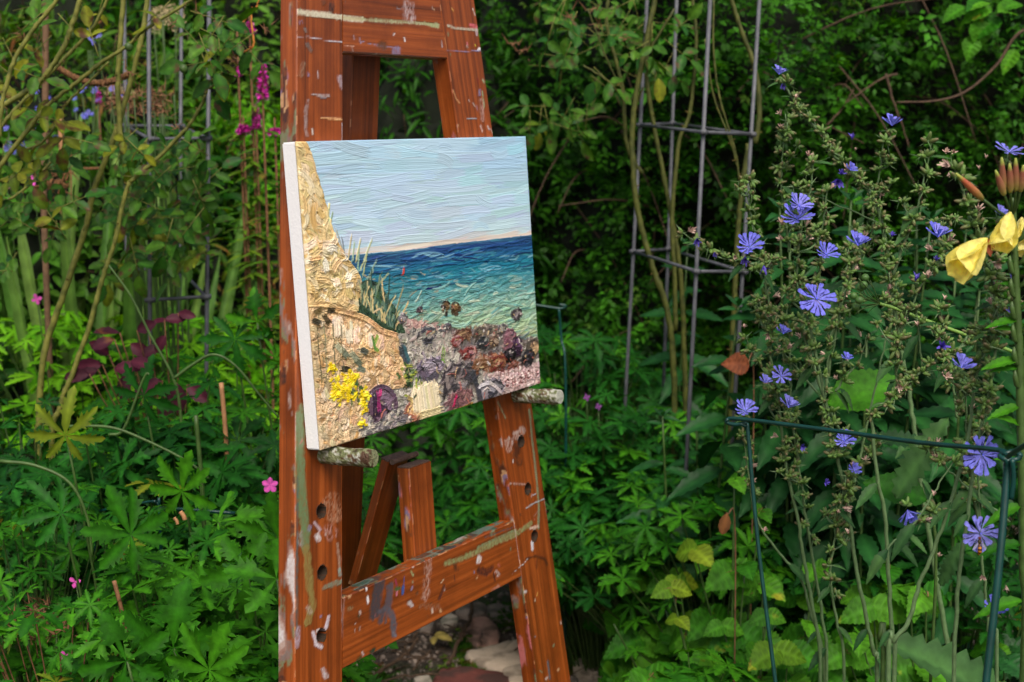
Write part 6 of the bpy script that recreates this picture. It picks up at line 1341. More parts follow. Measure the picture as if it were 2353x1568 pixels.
mound('cranesbill_clump', 'bright cranesbill at the bottom edge right of the easel', 'plant', 1600, 1490, 1.95, .12, 30, .050, GER_M['geran'] + GERB_M, stem_r=.0012)
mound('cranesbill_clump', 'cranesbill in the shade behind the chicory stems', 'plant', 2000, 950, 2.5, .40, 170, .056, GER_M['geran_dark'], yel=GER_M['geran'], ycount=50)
mound('cranesbill_clump', 'small cranesbill left of the green wire upright', 'plant', 1660, 1090, 2.35, .20, 60, .046, GER_M['geran'])
mound('cranesbill_clump', 'low cranesbill behind the lower chicory stems, far right', 'plant', 2230, 1080, 2.3, .34, 110, .054, GER_M['geran_dark'])
mound('cranesbill_clump', 'small cranesbill at the bottom left foot of the easel', 'plant', 840, 1545, 2.5, .07, 14, .032, GER_M['geran'])
for X, Y, label in [(1348, 913, 'tiny purple cranesbill flowers right of the right peg'), (1375, 935, 'purple petals half hidden by leaves right of the peg')]: pinkfl(X, Y, 2.7, .008, label, 4, M_purple)
def lance_plant(X, Y, d, h_, label, n=5, size=.13, nm='tall_leafy_plant'):
    c = at(X, Y, d); root = thing(nm, label, 'plant', (c[0], c[1], 0), None); top = c[2]
    for k in range(n):
        bx, by = c[0] + rng.normal(0, .10 if n > 1 else .0), c[1] + rng.normal(0, .08 if n > 1 else 0); t_ = top * rng.uniform(.86, 1.0) if n > 1 else top; lean = rng.normal(0, .05)
        P = spline([vec([bx, by, 0]), vec([bx + lean * .4, by, t_ * .5]), vec([bx + lean, by - .02, t_])], 5); part('stem', MB().tube(P, [.0034, .0018], 6).mesh('stem', M_stem), root)
        a0 = rng.uniform(0, 3)
        for j in range(int((h_ / .055))):
            f = 1 - j * .045 / top - .006
            if f < .15: break
            fi = f * (len(P) - 1); i0 = int(fi); q = P[i0] * (1 - fi + i0) + P[min(i0 + 1, len(P) - 1)] * (fi - i0); a = a0 + j * 1.57; s_ = size * min(1, .36 + j * .2) * rng.uniform(.8, 1.1)
            for sg in (1, -1): inst('leaf', LAN_M['lance'][rng.integers(3)], root, q + vec([rng.normal(0, .003), 0, rng.normal(0, .006)]), vec([sg * math.cos(a), sg * math.sin(a) - .25, .2 - .08 * j]), vec([rng.normal(0, .15), -.6, .9]), s_)
        for j in range(4): inst('leaf', LAN_M['lance'][j % 3], root, P[-1], vec([math.cos(j * 1.57), math.sin(j * 1.57), 1.0]), vec([0, -.5, .6]), size * .25)
    return root
lance_plant(1628, 700, 2.35, .8, 'single dark nettle-like plant in front of the obelisk, broad toothed leaves', 1, .12)
lance_plant(1555, 560, 2.9, .6, 'thin leafy stem between the obelisk poles', 1, .10)
lance_plant(1940, 440, 2.35, .9, 'group of dark broad-leaved stems behind the middle chicory flowers', 7, .105)
lance_plant(2140, 470, 2.4, .8, 'dark toothed foliage behind the right chicory stems', 7, .105)
lance_plant(1800, 620, 2.5, .7, 'dark leafy stems right of the obelisk, behind the first chicory', 6, .10)
lance_plant(2290, 560, 2.3, .7, 'dark leafy stems at the right edge behind the yellow flower', 5, .12)
lance_plant(1990, 720, 2.25, .6, 'lower dark leaves filling behind the long green chicory stem', 6, .10)
lance_plant(1760, 900, 2.4, .5, 'shaded leafy stems behind the green wire corner', 4, .085)
def balm(X, Y, d, n, label, size=.085, key='mint', yc=3, Rr=.16):
    c = at(X, Y, d); root = thing('balm_plant', label, 'plant', (c[0], c[1], 0), None)
    for k in range(n):
        a = rng.uniform(0, 6.28); r = Rr * math.sqrt(rng.random()); bx, by = c[0] + r * math.cos(a), c[1] + r * math.sin(a); t_ = max(.12, c[2] * rng.uniform(.7, 1.04) * (1 - .25 * r / Rr))
        P = spline([vec([c[0] + .3 * (bx - c[0]), c[1] + .3 * (by - c[1]), 0]), vec([bx * .6 + c[0] * .4, by, t_ * .55]), vec([bx, by, t_])], 5); part('stem', MB().tube(P, [.0024, .0014], 5).mesh('stem', M_stem), root)
        a0 = rng.uniform(0, 3)
        for j in range(4):
            f = 1 - j * .22
            q = P[int(f * (len(P) - 1))]; a = a0 + j * 1.57; s_ = size * min(1.1, .5 + j * .25) * rng.uniform(.8, 1.15); yk = k < (yc + 1) // 2 and j < 1
            if over_path(q) or over_path(q - vec([0, 0, .06])) or over_path(q - vec([.05, 0, .03])): continue
            for sg in (1, -1): inst('leaf', CRE_M['mint_yellow' if yk else key][rng.integers(3)], root, q, vec([sg * math.cos(a), sg * math.sin(a) - .35, -.2 - .1 * j]), vec([rng.normal(0, .2), -.85, .8]), s_ * 1.1)
            if j < 2 and rng.random() < .3 and key == 'mint': inst('seed_whorl', BR_M[rng.integers(3)], root, q, vec([0, 0, 1]), vec([0, -1, 0]), .016)
    return root
for a in [(1540, 1330, 2.45, 9, 'big-leaved balm right of the easel leg, over the path edge', .115, 'mint', 1, .12), (1460, 1250, 2.65, 6, 'darker balm leaves close to the right easel leg', .10, 'mint', 0, .11), (1600, 1280, 2.3, 8, 'balm with broad bright leaves left of the green wire', .10, 'mint', 2, .16), (1660, 1210, 2.15, 7, 'yellow-tipped balm by the left green upright', .075, 'mint', 4, .13),
          (1700, 1040, 2.1, 5, 'small yellowing balm with brown whorls beside the wire corner', .06, 'mint', 4, .11), (1760, 1130, 2.2, 8, 'balm clump with brown seed whorls between the wire uprights', .07, 'mint', 2, .15), (1800, 1400, 1.95, 9, 'large bright balm at the bottom, inside the wire support', .10, 'mint', 3, .17), (1650, 1440, 1.9, 8, 'balm at the bottom edge left of the wire upright', .10, 'mint', 1, .15),
          (1930, 1330, 2.1, 8, 'balm behind the thick chicory stems at the bottom', .09, 'mint', 1, .16), (2050, 1260, 2.1, 8, 'balm in the middle of the chicory stems', .09, 'mint', 2, .16), (2180, 1350, 1.95, 7, 'balm toward the bottom right corner', .09, 'mint', 2, .15), (2290, 1280, 2.0, 6, 'balm behind the right green upright', .09, 'lance', 1, .15), (1930, 1530, 1.8, 7, 'balm along the bottom edge under the dark lobed leaf', .09, 'lance', 0, .15), (2100, 1540, 1.75, 7, 'balm at the bottom edge right of centre stems', .09, 'mint', 0, .15), (1570, 1560, 2.1, 6, 'low balm at the very bottom near the moss', .10, 'mint', 1, .13), (2300, 1500, 1.8, 6, 'balm in the bottom right corner', .09, 'mint', 1, .15), (2200, 1150, 2.2, 7, 'mid green balm behind the two big blue flowers', .09, 'lance', 1, .16)]:
    balm(*a)
for X, Y, d, s_, k, dx, dz, lb in [(1715, 838, 2.2, .038, 'rust', -.7, .1, 'rusty red wrinkled leaf hanging near the obelisk foot'), (1318, 1078, 2.7, .035, 'rust', .3, -.7, 'small red leaf in the dark cranesbill'), (1670, 1180, 2.0, .032, 'brown', -.2, -.9, 'curled brown leaf by the green upright')]:
    p = at(X, Y, d); r0 = thing('withered_leaf', lb, 'leaf', p); inst('blade', OVAL_M[k][0] if k != 'rust' else lmesh('leaf', CRE[1], ML['rust']), r0, p, vec([dx, -.2, dz]), vec([0, -.9, .4]), s_); part('stalk', MB().tube(spline([p, p + vec([.02, .04, -.05]), vec([p[0] + .03, p[1] + .06, 0])], 5), .0012, 5).mesh('stalk', M_brown), r0)

# ------------------------------------------------------------------ green wire plant supports
def wire(name, label, runs, cat='plant support'):
    p0 = runs[0][1][0]; root = thing(name, label, cat, (p0[0], p0[1], 0))
    for nm, pts, r in runs: part(nm, MB().tube(spline(pts, 6), r, 8).mesh(nm, M_green_wire), root)
    return root
def down(p, dx=0, dy=0): return vec([p[0] + dx, p[1] + dy, -.03])
a, b, c2 = at(1716, 978, 1.52), at(1742, 1250, 1.50), at(1782, 1568, 1.47)
l0, l1 = at(1668, 966, 1.53), at(2330, 1046, 1.20)
lft = [at(1716, 972, 1.52), at(1690, 976, 1.525), at(1672, 972, 1.53), at(1668, 966, 1.53), at(1678, 962, 1.53), at(1700, 964, 1.525)]
r1, r2, r3 = at(2316, 1055, 1.19), at(2296, 1300, 1.17), at(2266, 1568, 1.15)
wire('plant_support', 'dark green wire link support around the chicory, in front at right', [
    ('rod', [l0, at(1700, 963, 1.522), at(1900, 988, 1.42), at(2120, 1018, 1.30), at(2290, 1034, 1.21), at(2318, 1050, 1.19)], .0023),
    ('hook', lft[:4] , .0022), ('upright', [at(1700, 974, 1.522), at(1714, 980, 1.521), at(1719, 996, 1.52), b, c2, c2 + (c2 - b) * .9], .0022),
    ('loop', [at(2296, 1048, 1.195), at(2310, 1056, 1.19), at(2335, 1056, 1.19), at(2345, 1047, 1.19), at(2328, 1038, 1.195), at(2312, 1042, 1.195), at(2300, 1040, 1.2)], .0023),
    ('upright', [at(2316, 1054, 1.19), at(2313, 1100, 1.19), r2, r3, r3 + (r3 - r2) * .8], .0034), ('prong', [at(2326, 1056, 1.185), at(2329, 1100, 1.185), at(2324, 1148, 1.185)], .0022),
    ('rod', [at(2316, 1050, 1.18), at(2335, 1036, 1.16), at(2400, 1000, 1.1), at(2500, 960, 1.05)], .0023)])
wire('plant_support', 'thin green wire hoop half buried in the cranesbill, lower left', [
    ('rod', [at(192, 1182, 2.0), at(240, 1172, 1.98), at(345, 1153, 1.93), at(358, 1156, 1.93)], .0018), ('rod', [at(358, 1168, 1.93), at(440, 1172, 1.92), at(540, 1180, 1.92)], .0026),
    ('upright', [at(352, 1153, 1.93), at(362, 1158, 1.93), at(366, 1170, 1.93), at(368, 1225, 1.93), down(at(368, 1225, 1.93))], .0020), ('upright', [at(192, 1180, 2.0), at(200, 1190, 2.0), at(212, 1240, 1.98), at(220, 1290, 1.97), down(at(222, 1300, 1.97))], .0018)])
wire('plant_support', 'green wire stake and rod just right of the canvas edge', [
    ('rod', [at(1225, 700, 2.7), at(1262, 706, 2.7), at(1290, 709, 2.7), at(1300, 703, 2.7), at(1285, 700, 2.7)], .0026), ('upright', [at(1284, 708, 2.7), at(1290, 780, 2.7), at(1300, 900, 2.68), down(at(1302, 900, 2.68))], .0026)], 'plant support')

# ------------------------------------------------------------------ chicory
def buds(seed, n=6):
    r = np.random.default_rng(seed); V = []; F = []; C = []
    for i in range(n):
        a = 2 * math.pi * i / n + r.normal(0, .3); el = r.uniform(.15, 1.1); L = r.uniform(.55, 1.0); d = vec([math.cos(a) * math.cos(el), math.sin(a) * math.cos(el), math.sin(el)])
        v, f = tube_vf([d * .05, d * L * .35, d * L * .75, d * L * 1.0], [.07, .19, .15, .07], 6); o = len(V); V += v; F += [tuple(q + o for q in t) for t in f]
        g0 = np.array(s2l((80, 118, 46))) * r.uniform(.8, 1.2); tp = np.array(s2l([(98, 110, 58), (116, 88, 70), (100, 128, 58), (86, 116, 50)][r.integers(4)]))
        for k in range(4): C += [tuple(g0 * (1 - k / 4) + tp * (k / 4))] * 6
        for k in range(2):
            e = d * .3 + r.normal(0, .12, 3); tip = e + r.normal(0, .35, 3) + vec([math.cos(a), math.sin(a), -.3]) * .4; w_ = np.cross(tip - e, d); w_ = w_ / max(np.linalg.norm(w_), 1e-6) * .07; o = len(V)
            V += [e - w_, e + w_, tip]; F.append((o, o + 1, o + 2)); C += [tuple(s2l((84, 112, 66)))] * 3
    return make_mesh('bud_cluster', np.array(V), F, M_bud, True, np.array(C))
M_bud = plainmat('chicory_bud', (1, 1, 1), .55, .2, 300, .2)
BUD_M = [buds(s, n) for s, n in ((1, 6), (2, 7), (3, 5), (4, 8))]
CH_LEAF = LAN_M['chic']
def chicory(label, d, stems, flowers, spac=34):
    base = at(*stems[0][0][-1], d); root = thing('chicory_plant', label, 'plant', (base[0], base[1], 0), None)
    for pts, r, top in stems:
        dd_ = d + rng.normal(0, .03); P = [at(x, y, dd_) for x, y in pts]
        if pts[-1][1] >= 1500: P.append(vec([P[-1][0] + (P[-1][0] - P[-2][0]) * .3, P[-1][1], -.02]))
        S = spline(P, 6, .0005); part('stem', MB().tube(S, [r * .4, r * .62, r * .82, r * 1.05], 7).mesh('stem', M_chstem), root)
        acc = spac * .3; L = 0; top = top * 1.7 if top > 100 else top * 1.2
        for (x0, y0), (x1, y1) in zip(pts[:-1], pts[1:]):
            seg = math.hypot(x1 - x0, y1 - y0)
            while acc < L + seg:
                if acc > top: break
                t = (acc - L) / seg; X, Y = x0 + (x1 - x0) * t, y0 + (y1 - y0) * t; sg = rng.choice([-1, 1])
                for _ in range(1 if rng.random() < .6 else 2):
                    q = at(X + sg * rng.uniform(2, 9), Y, dd_ - .004); inst('bud_cluster', BUD_M[rng.integers(4)], root, q, rng.normal(0, 1, 3) * vec([1, 1, .2]), vec([sg * .8, -.5, .6 + rng.normal(0, .3)]), rng.uniform(.0102, .0155)); sg = -sg
                k = rng.random()
                if k < .22: inst('faded_flower', FADED_M[rng.integers(3)], root, at(X + sg * 10, Y - 6, dd_ - .006), rng.normal(0, 1, 3), vec([sg * .6, -.4, .7]), rng.uniform(.007, .012))
                elif k < .4: inst('leaf', CH_LEAF[rng.integers(3)], root, at(X, Y, dd_), vec([sg, -.3, .1]), vec([0, -.4, 1]), rng.uniform(.014, .03))
                if rng.random() < .17:                # short side shoot with its own buds
                    ln = rng.uniform(26, 64); X2, Y2 = X + sg * ln * rng.uniform(.5, .9), Y - ln * rng.uniform(.4, 1.); dq = dd_ + rng.uniform(-.04, .04)
                    part('side_shoot', MB().tube(spline([at(X, Y, dd_), at((X + X2) / 2 + sg * 4, (Y + Y2) / 2 + 4, (dd_ + dq) / 2), at(X2, Y2, dq)], 4), [r * .6, r * .4], 5).mesh('side_shoot', M_chstem), root)
                    for t_ in (.55, 1.0): inst('bud_cluster', BUD_M[rng.integers(4)], root, at(X + (X2 - X) * t_, Y + (Y2 - Y) * t_, dq), rng.normal(0, 1, 3) * vec([1, 1, .2]), vec([sg * .4, -.4, .8]), rng.uniform(.0095, .0135))
                acc += spac * rng.uniform(.65, 1.2)
            L += seg
            if acc > top: break
        # sparse clasping leaves lower down
        for _ in range(2):
            k = rng.integers(len(S) // 2, len(S)); sg = rng.choice([-1, 1])
            if S[k][2] > .2: inst('leaf', CH_LEAF[rng.integers(3)], root, S[k], vec([sg * .7, -.4, -.6]), vec([sg * .5, -.7, .5]), rng.uniform(.02, .045))
    for f in flowers:
        X, Y, sz, kind, nx_, ny_, nz_ = f[:7]; r_ = sz * d / F_P / 2 * (.96 if d < 1.5 else 1.1); d_ = d - .055; p = at(X, Y, d_); nn = vec([nx_, ny_, nz_]); nn /= np.linalg.norm(nn)
        side = vec([1, .1, 0]) + rng.normal(0, .1, 3)
        if kind == 'o':
            inst('flower', DAISY_M[0 if abs(ny_) > .7 else 3 if rng.random() < .4 else 1], root, p, side, nn, r_ * 1.08); inst('calyx', BUD_M[0], root, p - nn * .008, side, -nn, .0085)
        elif kind == 'h': inst('flower', DAISY_M[2], root, p, side, nn, r_ * 1.1); inst('calyx', BUD_M[2], root, p - nn * .004, side, -nn, .011)
        elif kind == 'c': inst('closed_flower', CLOSED_M[rng.integers(3)], root, p, side, nn, r_ * 1.1)
        elif kind == 'w': inst('faded_flower', FADED_M[rng.integers(3)], root, p, side, nn, r_ * 1.0)
    return root
chicory('chicory with blue flowers at the left of the group, next to the obelisk', 1.78, [
    ([(1714, 405), (1722, 480), (1731, 520), (1744, 560), (1765, 686), (1774, 739), (1772, 818), (1790, 950), (1812, 1100), (1835, 1200), (1850, 1300), (1868, 1400), (1885, 1568)], .0026, 420),
    ([(1562, 532), (1600, 556), (1640, 586), (1690, 600), (1738, 612), (1752, 640)], .0016, 150), ([(1808, 700), (1810, 752), (1817, 834), (1818, 950), (1840, 1100), (1862, 1250), (1890, 1420), (1900, 1568)], .0024, 330),
    ([(1740, 690), (1744, 726), (1780, 785), (1843, 861), (1895, 925), (1930, 990)], .0018, 130), ([(1700, 960), (1712, 1020), (1724, 1120), (1742, 1200), (1790, 1270), (1840, 1330), (1860, 1400), (1895, 1568)], .0022, 110), ([(1712, 770), (1735, 820), (1765, 870), (1800, 930)], .0015, 160)],
  [(1722, 568, 62, 'o', -.45, -.6, .6), (1712, 590, 40, 'c', -.6, -.5, -.4), (1755, 610, 34, 'c', .1, -.5, -.9), (1602, 548, 36, 'c', .5, -.6, -.4), (1642, 580, 22, 'c', .2, -.6, -.4), (1713, 945, 54, 'o', -.4, -.5, .8), (1800, 768, 38, 'h', 0, -.4, 1), (1795, 865, 46, 'o', .3, -.6, .6), (1758, 880, 34, 'h', -.6, -.4, .5),
   (1812, 938, 52, 'h', .1, -.3, 1), (1843, 1026, 28, 'c', .3, -.7, 0), (1710, 755, 22, 'w', 0, -.5, 1), (1757, 1222, 26, 'w', -.2, -.5, .8), (1688, 592, 20, 'w', -.9, -.4, 0)])
chicory('tallest chicory, its arching top flower above the hedge shade', 1.9, [
    ([(1795, 182), (1815, 215), (1838, 250), (1870, 290), (1905, 330), (1935, 370), (1960, 400), (1985, 425), (2005, 455), (2021, 490), (2035, 560), (2046, 650), (2060, 740), (2075, 830), (2090, 900), (2103, 1000), (2115, 1100), (2135, 1230), (2160, 1380), (2180, 1568)], .0036, 400),
    ([(1805, 262), (1800, 345), (1795, 400), (1797, 450), (1806, 500), (1812, 580)], .0018, 260), ([(2030, 315), (2025, 380), (2013, 440), (2008, 500), (1995, 560), (1958, 620), (1939, 660), (1922, 736), (1909, 785), (1899, 884), (1893, 933), (1898, 995)], .0024, 280),
    ([(1816, 425), (1892, 458), (2001, 504), (2022, 520)], .0014, 50), ([(2061, 650), (2049, 719), (2031, 805), (2011, 894), (1991, 983), (1975, 1060), (1960, 1120)], .0020, 90)],
  [(1790, 172, 40, 'h', -.2, -.3, 1), (1797, 193, 26, 'c', -.8, -.4, -.3), (2050, 290, 52, 'h', .45, -.2, .85), (1958, 322, 28, 'c', .2, -.3, 1), (1954, 392, 32, 'h', -.7, -.3, .4), (1923, 412, 46, 'c', -.3, -.8, -.3), (1932, 402, 30, 'c', .6, -.5, .3), (1828, 228, 24, 'w', .1, -.4, .8), (1965, 347, 16, 'w', .2, -.3, 1)])
chicory('bushy chicory in the centre with a pair of overlapping blue flowers', 1.7, [
    ([(1870, 365), (1862, 440), (1845, 500), (1838, 560), (1832, 610), (1836, 666), (1860, 745), (1880, 830), (1899, 933), (1912, 990), (1936, 1101), (1951, 1188), (1966, 1297), (1989, 1410), (2008, 1505), (2015, 1568)], .0028, 420),
    ([(1900, 430), (1896, 480), (1889, 540), (1882, 653), (1869, 676), (1843, 736), (1853, 795), (1879, 867), (1899, 933)], .0022, 250), ([(1958, 520), (1962, 600), (1940, 680), (1922, 760), (1905, 860)], .0018, 200), ([(1992, 770), (1975, 830), (1940, 870), (1920, 900)], .0014, 120),
    ([(1946, 1100), (1930, 1180), (1915, 1260), (1908, 1330), (1925, 1440), (1940, 1568)], .0022, 160), ([(2026, 1010), (1985, 1060), (1950, 1100), (1920, 1190)], .0015, 130)],
  [(1832, 505, 74, 'o', -.1, -.5, .85), (1836, 474, 58, 'o', .3, -.5, .8), (1972, 566, 60, 'h', 0, -.35, .95), (1898, 586, 56, 'o', .5, -.4, .6), (1876, 688, 74, 'o', .15, -.75, .55), (1857, 360, 30, 'w', -.8, -.5, .4), (1946, 826, 30, 'h', -.2, -.5, .7), (1940, 1014, 50, 'o', -.4, -.5, .6), (1962, 1082, 36, 'h', .5, -.6, .5), (1896, 1110, 28, 'c', .2, -.7, .3), (1950, 1228, 26, 'w', 0, -.3, 1), (1958, 1072, 22, 'w', .3, -.3, .8), (1925, 1180, 18, 'w', .3, -.3, .8)])
chicory('chicory with closed violet flowers right of the long green stem', 1.62, [
    ([(2142, 318), (2130, 380), (2115, 450), (2103, 501), (2080, 554), (2053, 633)], .0018, 240), ([(2192, 495), (2156, 581), (2107, 676), (2070, 769), (2060, 820), (2062, 900)], .0018, 260), ([(2160, 700), (2166, 750), (2180, 830), (2192, 900), (2200, 960)], .0016, 120),
    ([(2262, 765), (2200, 805), (2130, 844), (2060, 905), (2001, 956), (2004, 977), (2015, 1090), (2034, 1188), (2042, 1316), (2049, 1448), (2055, 1568)], .0029, 190), ([(2105, 700), (2112, 770), (2120, 850)], .0013, 50)],
  [(2155, 546, 62, 'h', 0, -.4, .95), (2151, 600, 24, 'c', .2, -.5, .9), (2103, 646, 34, 'c', .1, -.4, 1), (2172, 352, 30, 'w', -.7, -.5, .3), (2190, 352, 26, 'w', .6, -.5, .3), (2163, 796, 46, 'c', -.4, -.7, .3), (2170, 690, 24, 'w', .3, -.3, 1), (2048, 545, 26, 'c', -.4, -.5, .5), (2108, 750, 24, 'w', 0, -.3, 1), (2250, 390, 20, 'w', 0, -.3, 1), (2180, 396, 22, 'w', -.3, -.5, -.8)])
chicory('nearest chicory at the right with the two large open blue flowers', 1.36, [
    ([(2246, 1068), (2250, 1120), (2252, 1203), (2255, 1278), (2264, 1354), (2272, 1450), (2290, 1568)], .0020, 20), ([(2190, 380), (2215, 440), (2240, 510), (2265, 590), (2283, 660), (2291, 740), (2280, 860), (2262, 950), (2240, 1060), (2225, 1180), (2205, 1320), (2190, 1568)], .0022, 420),
    ([(2291, 590), (2295, 673), (2281, 736), (2262, 801), (2239, 884), (2225, 1000), (2185, 1150), (2150, 1250), (2110, 1354), (2087, 1429), (2053, 1478), (2040, 1568)], .0026, 200), ([(2212, 850), (2219, 917), (2222, 983), (2230, 1100), (2250, 1200)], .0018, 180), ([(2135, 1020), (2170, 1068), (2200, 1100), (2260, 1150), (2320, 1200)], .0014, 60),
    ([(2150, 1170), (2100, 1210), (2050, 1250), (2030, 1280)], .0013, 60), ([(2210, 1030), (2160, 1110), (2110, 1190), (2070, 1240)], .0014, 40)],
  [(2257, 1045, 94, 'o', .05, -1, .15), (2252, 1226, 88, 'o', -.05, -1, .2), (2286, 1401, 70, 'h', .2, -.5, .6), (2210, 846, 68, 'h', .1, -.55, .8), (2172, 868, 44, 'w', -.8, -.5, .2), (2318, 350, 72, 'o', .0, -.3, .9), (2298, 494, 44, 'h', -.5, -.4, .5), (2085, 1172, 66, 'h', 0, -.3, -.4), (2145, 1140, 30, 'w', 0, -.4, .9), (2158, 1280, 26, 'w', 0, -.4, .9), (2255, 1322, 34, 'w', -.9, -.4, 0), (2312, 1345, 34, 'w', .6, -.4, -.6), (2283, 748, 40, 'w', .9, -.4, .1), (2325, 640, 36, 'c', .2, -.6, .5), (2318, 715, 30, 'c', .2, -.6, .4), (2240, 1085, 26, 'w', -.2, -.3, .9), (2328, 560, 20, 'c', .2, -.6, .4), (2265, 365, 22, 'w', 0, -.3, .9)])
lv2 = thing('large_chicory_leaves', 'big dark lobed basal leaf and one arching leaf with pale midrib at lower right', 'leaves', (at(2050, 1500, 1.6)[0], 1.6, 0))
BIG = lmesh('leaf', blade(20, .15, .55, .6, 1, .22, .3, .2, .010, 5), ML['chic']); BIG2 = lmesh('leaf', blade(24, .28, .45, .8, 1, .05, .3, .3, .008, 6), ML['geran'])
inst('leaf', BIG, lv2, at(2020, 1470, 1.62), vec([1, -.15, -.32]), vec([0, -.5, .9]), .19); inst('leaf', BIG2, lv2, at(2130, 1150, 1.65), vec([-1, -.1, .45]), vec([.2, -.8, .6]), .075); inst('leaf', BIG, lv2, at(1990, 1010, 1.7), vec([1, -.1, .05]), vec([0, -.6, .8]), .08)
inst('leaf', BIG, lv2, at(2180, 960, 1.6), vec([-.6, -.1, -.8]), vec([-.3, -.7, .6]), .11); inst('leaf', BIG2, lv2, at(1900, 930, 2.0), vec([.8, -.1, .35]), vec([-.2, -.8, .7]), .12); inst('leaf', BIG, lv2, at(2220, 1240, 1.5), vec([-.5, 0, -.9]), vec([-.5, -.7, .3]), .06)
part('stem', MB().tube(spline([vec([at(2050, 1500, 1.6)[0], 1.62, -.02]), at(2030, 1500, 1.62), at(2020, 1470, 1.62)], 4), .003, 6).mesh('stem', M_stem), lv2)
part('stem', MB().tube(spline([vec([at(2150, 1500, 1.66)[0], 1.7, -.02]), at(2150, 1350, 1.66), at(2130, 1150, 1.65)], 4), .002, 6).mesh('stem', M_stem), lv2)

# ------------------------------------------------------------------ evening primrose at the right edge
ep = thing('evening_primrose', 'evening primrose at the right edge with drooping yellow flowers and red buds', 'plant', (at(2350, 1568, 1.28)[0], 1.28, 0)); dE = 1.28
S = spline([at(2326, 455, dE), at(2330, 520, dE), at(2334, 640, dE), at(2342, 800, dE), at(2346, 950, dE), at(2350, 1100, dE), at(2352, 1300, dE), at(2353, 1568, dE), vec([at(2353, 1568, dE)[0], dE, -.02])], 6)
part('stem', MB().tube(S, [.0026, .0042, .0045], 8).mesh('stem', M_stem), ep)
def longbud(a, b, r, c1=(176, 88, 64), c2=(150, 150, 70)):
    P = spline([a, a * .6 + b * .4, b], 5); k = np.linspace(0, 1, len(P)); rr_ = r * np.sin(np.clip(.12 + .83 * k, 0, 1) * math.pi) ** .8 * (1.1 - .3 * k) + .0003
    V, F = tube_vf(P, rr_, 9); C = np.repeat([s2l(c2) * (1 - q) ** 2 + s2l(c1) * (1 - (1 - q) ** 2) if q < .85 else s2l((150, 160, 70)) for q in k], 9, axis=0)
    return make_mesh('bud', V, F, M_bud2, True, C)
M_bud2 = plainmat('primrose_bud', (1, 1, 1), .45, .12, 200, .1)
part('bud', longbud(at(2258, 458, dE), at(2197, 399, dE - .02), .0034), ep)
part('bud_stalk', MB().tube(spline([at(2330, 505, dE), at(2300, 490, dE), at(2258, 458, dE)], 5), .0014, 6).mesh('bud_stalk', M_stem), ep)
for x, y, x2, y2 in [(2308, 448, 2288, 392), (2306, 440, 2302, 362), (2322, 442, 2320, 376), (2335, 438, 2334, 364), (2345, 440, 2352, 380)]:
    part('bud', longbud(at(x, y, dE - .02), at(x2, y2, dE - .03), .0031, (140, 78, 66)), ep); part('bud_stalk', MB().tube(spline([at(2327, 495, dE), at((x + 2327) / 2, 475, dE - .01), at(x, y, dE - .02)], 4), .0012, 6).mesh('bud_stalk', M_stem), ep)
PETY = blade(12, .31, .80, .75, 0, 0, .25, .10, .010, 9); PM = lmesh('petal', PETY, M_yel)
def droop(p, ax, L, n=4):
    ax = vec(ax); ax /= np.linalg.norm(ax)
    for i in range(n):
        a = 2 * math.pi * i / n + .4; u1 = np.cross(ax, [0, 0, 1.]); u1 /= np.linalg.norm(u1); u2 = np.cross(ax, u1); o = u1 * math.cos(a) + u2 * math.sin(a); inst('petal', PM, ep, p + o * .001, ax + o * .13, -o, L * rng.uniform(.92, 1.05))
fl = at(2268, 548, dE - .03); droop(fl, at(2195, 628, dE - .05) - fl, .048); part('flower_tube', MB().tube(spline([at(2333, 505, dE), at(2300, 520, dE - .01), fl], 5), [.0012, .0018], 6).mesh('flower_tube', M_stem), ep)
inst('sepal', lmesh('sepal', blade(5, .2, .4, .8, 0, 0, .3, .1, 0, 2), M_redbud), ep, fl, vec([.25, -.1, -1]), vec([0, -1, 0]), .017); inst('sepal', lmesh('sepal', blade(5, .2, .4, .8, 0, 0, .3, .1, 0, 3), M_redbud), ep, fl, vec([.6, -.1, -.9]), vec([0, -1, 0]), .013)
f2 = at(2322, 488, dE - .02); droop(f2, at(2300, 575, dE - .04) - f2, .040); f3 = at(2348, 500, dE + .02); droop(f3, at(2350, 600, dE) - f3, .036)
LB = LAN_M['geran']
for X, Y, dx, dz, s_ in [(2340, 760, -1, .25, .038), (2342, 735, -1, -.05, .05), (2344, 825, -1, -.15, .06), (2345, 845, -1, .05, .045), (2347, 930, -1, -.3, .055), (2350, 900, .3, .9, .05), (2336, 600, -1, .1, .025), (2338, 660, -.8, .3, .03), (2348, 980, -.7, .4, .05), (2350, 1020, .2, .9, .06), (2344, 700, .8, .3, .05), (2350, 1060, -1, .2, .045), (2351, 1160, -1, -.2, .06), (2352, 1250, -1, .1, .06), (2330, 540, -.7, .5, .02), (2351, 1380, -1, 0, .07)]:
    inst('leaf', LB[rng.integers(3)], ep, at(X, Y, dE), vec([dx, -.25, dz]), vec([0, -.5, .9]), s_ * .66)
for i in range(14):
    Y = 560 + i * 26; p = at(2332 + i * 1.2, Y, dE); sg = -1 if i % 2 else 1; part('seed_pod', MB().tube([p, p + vec([sg * .006, -.003, .006]), p + vec([sg * .008, -.004, .014]), p + vec([sg * .0085, -.004, .020])], [.0012, .0024, .0024, .001], 7).mesh('seed_pod', M_stem), ep)

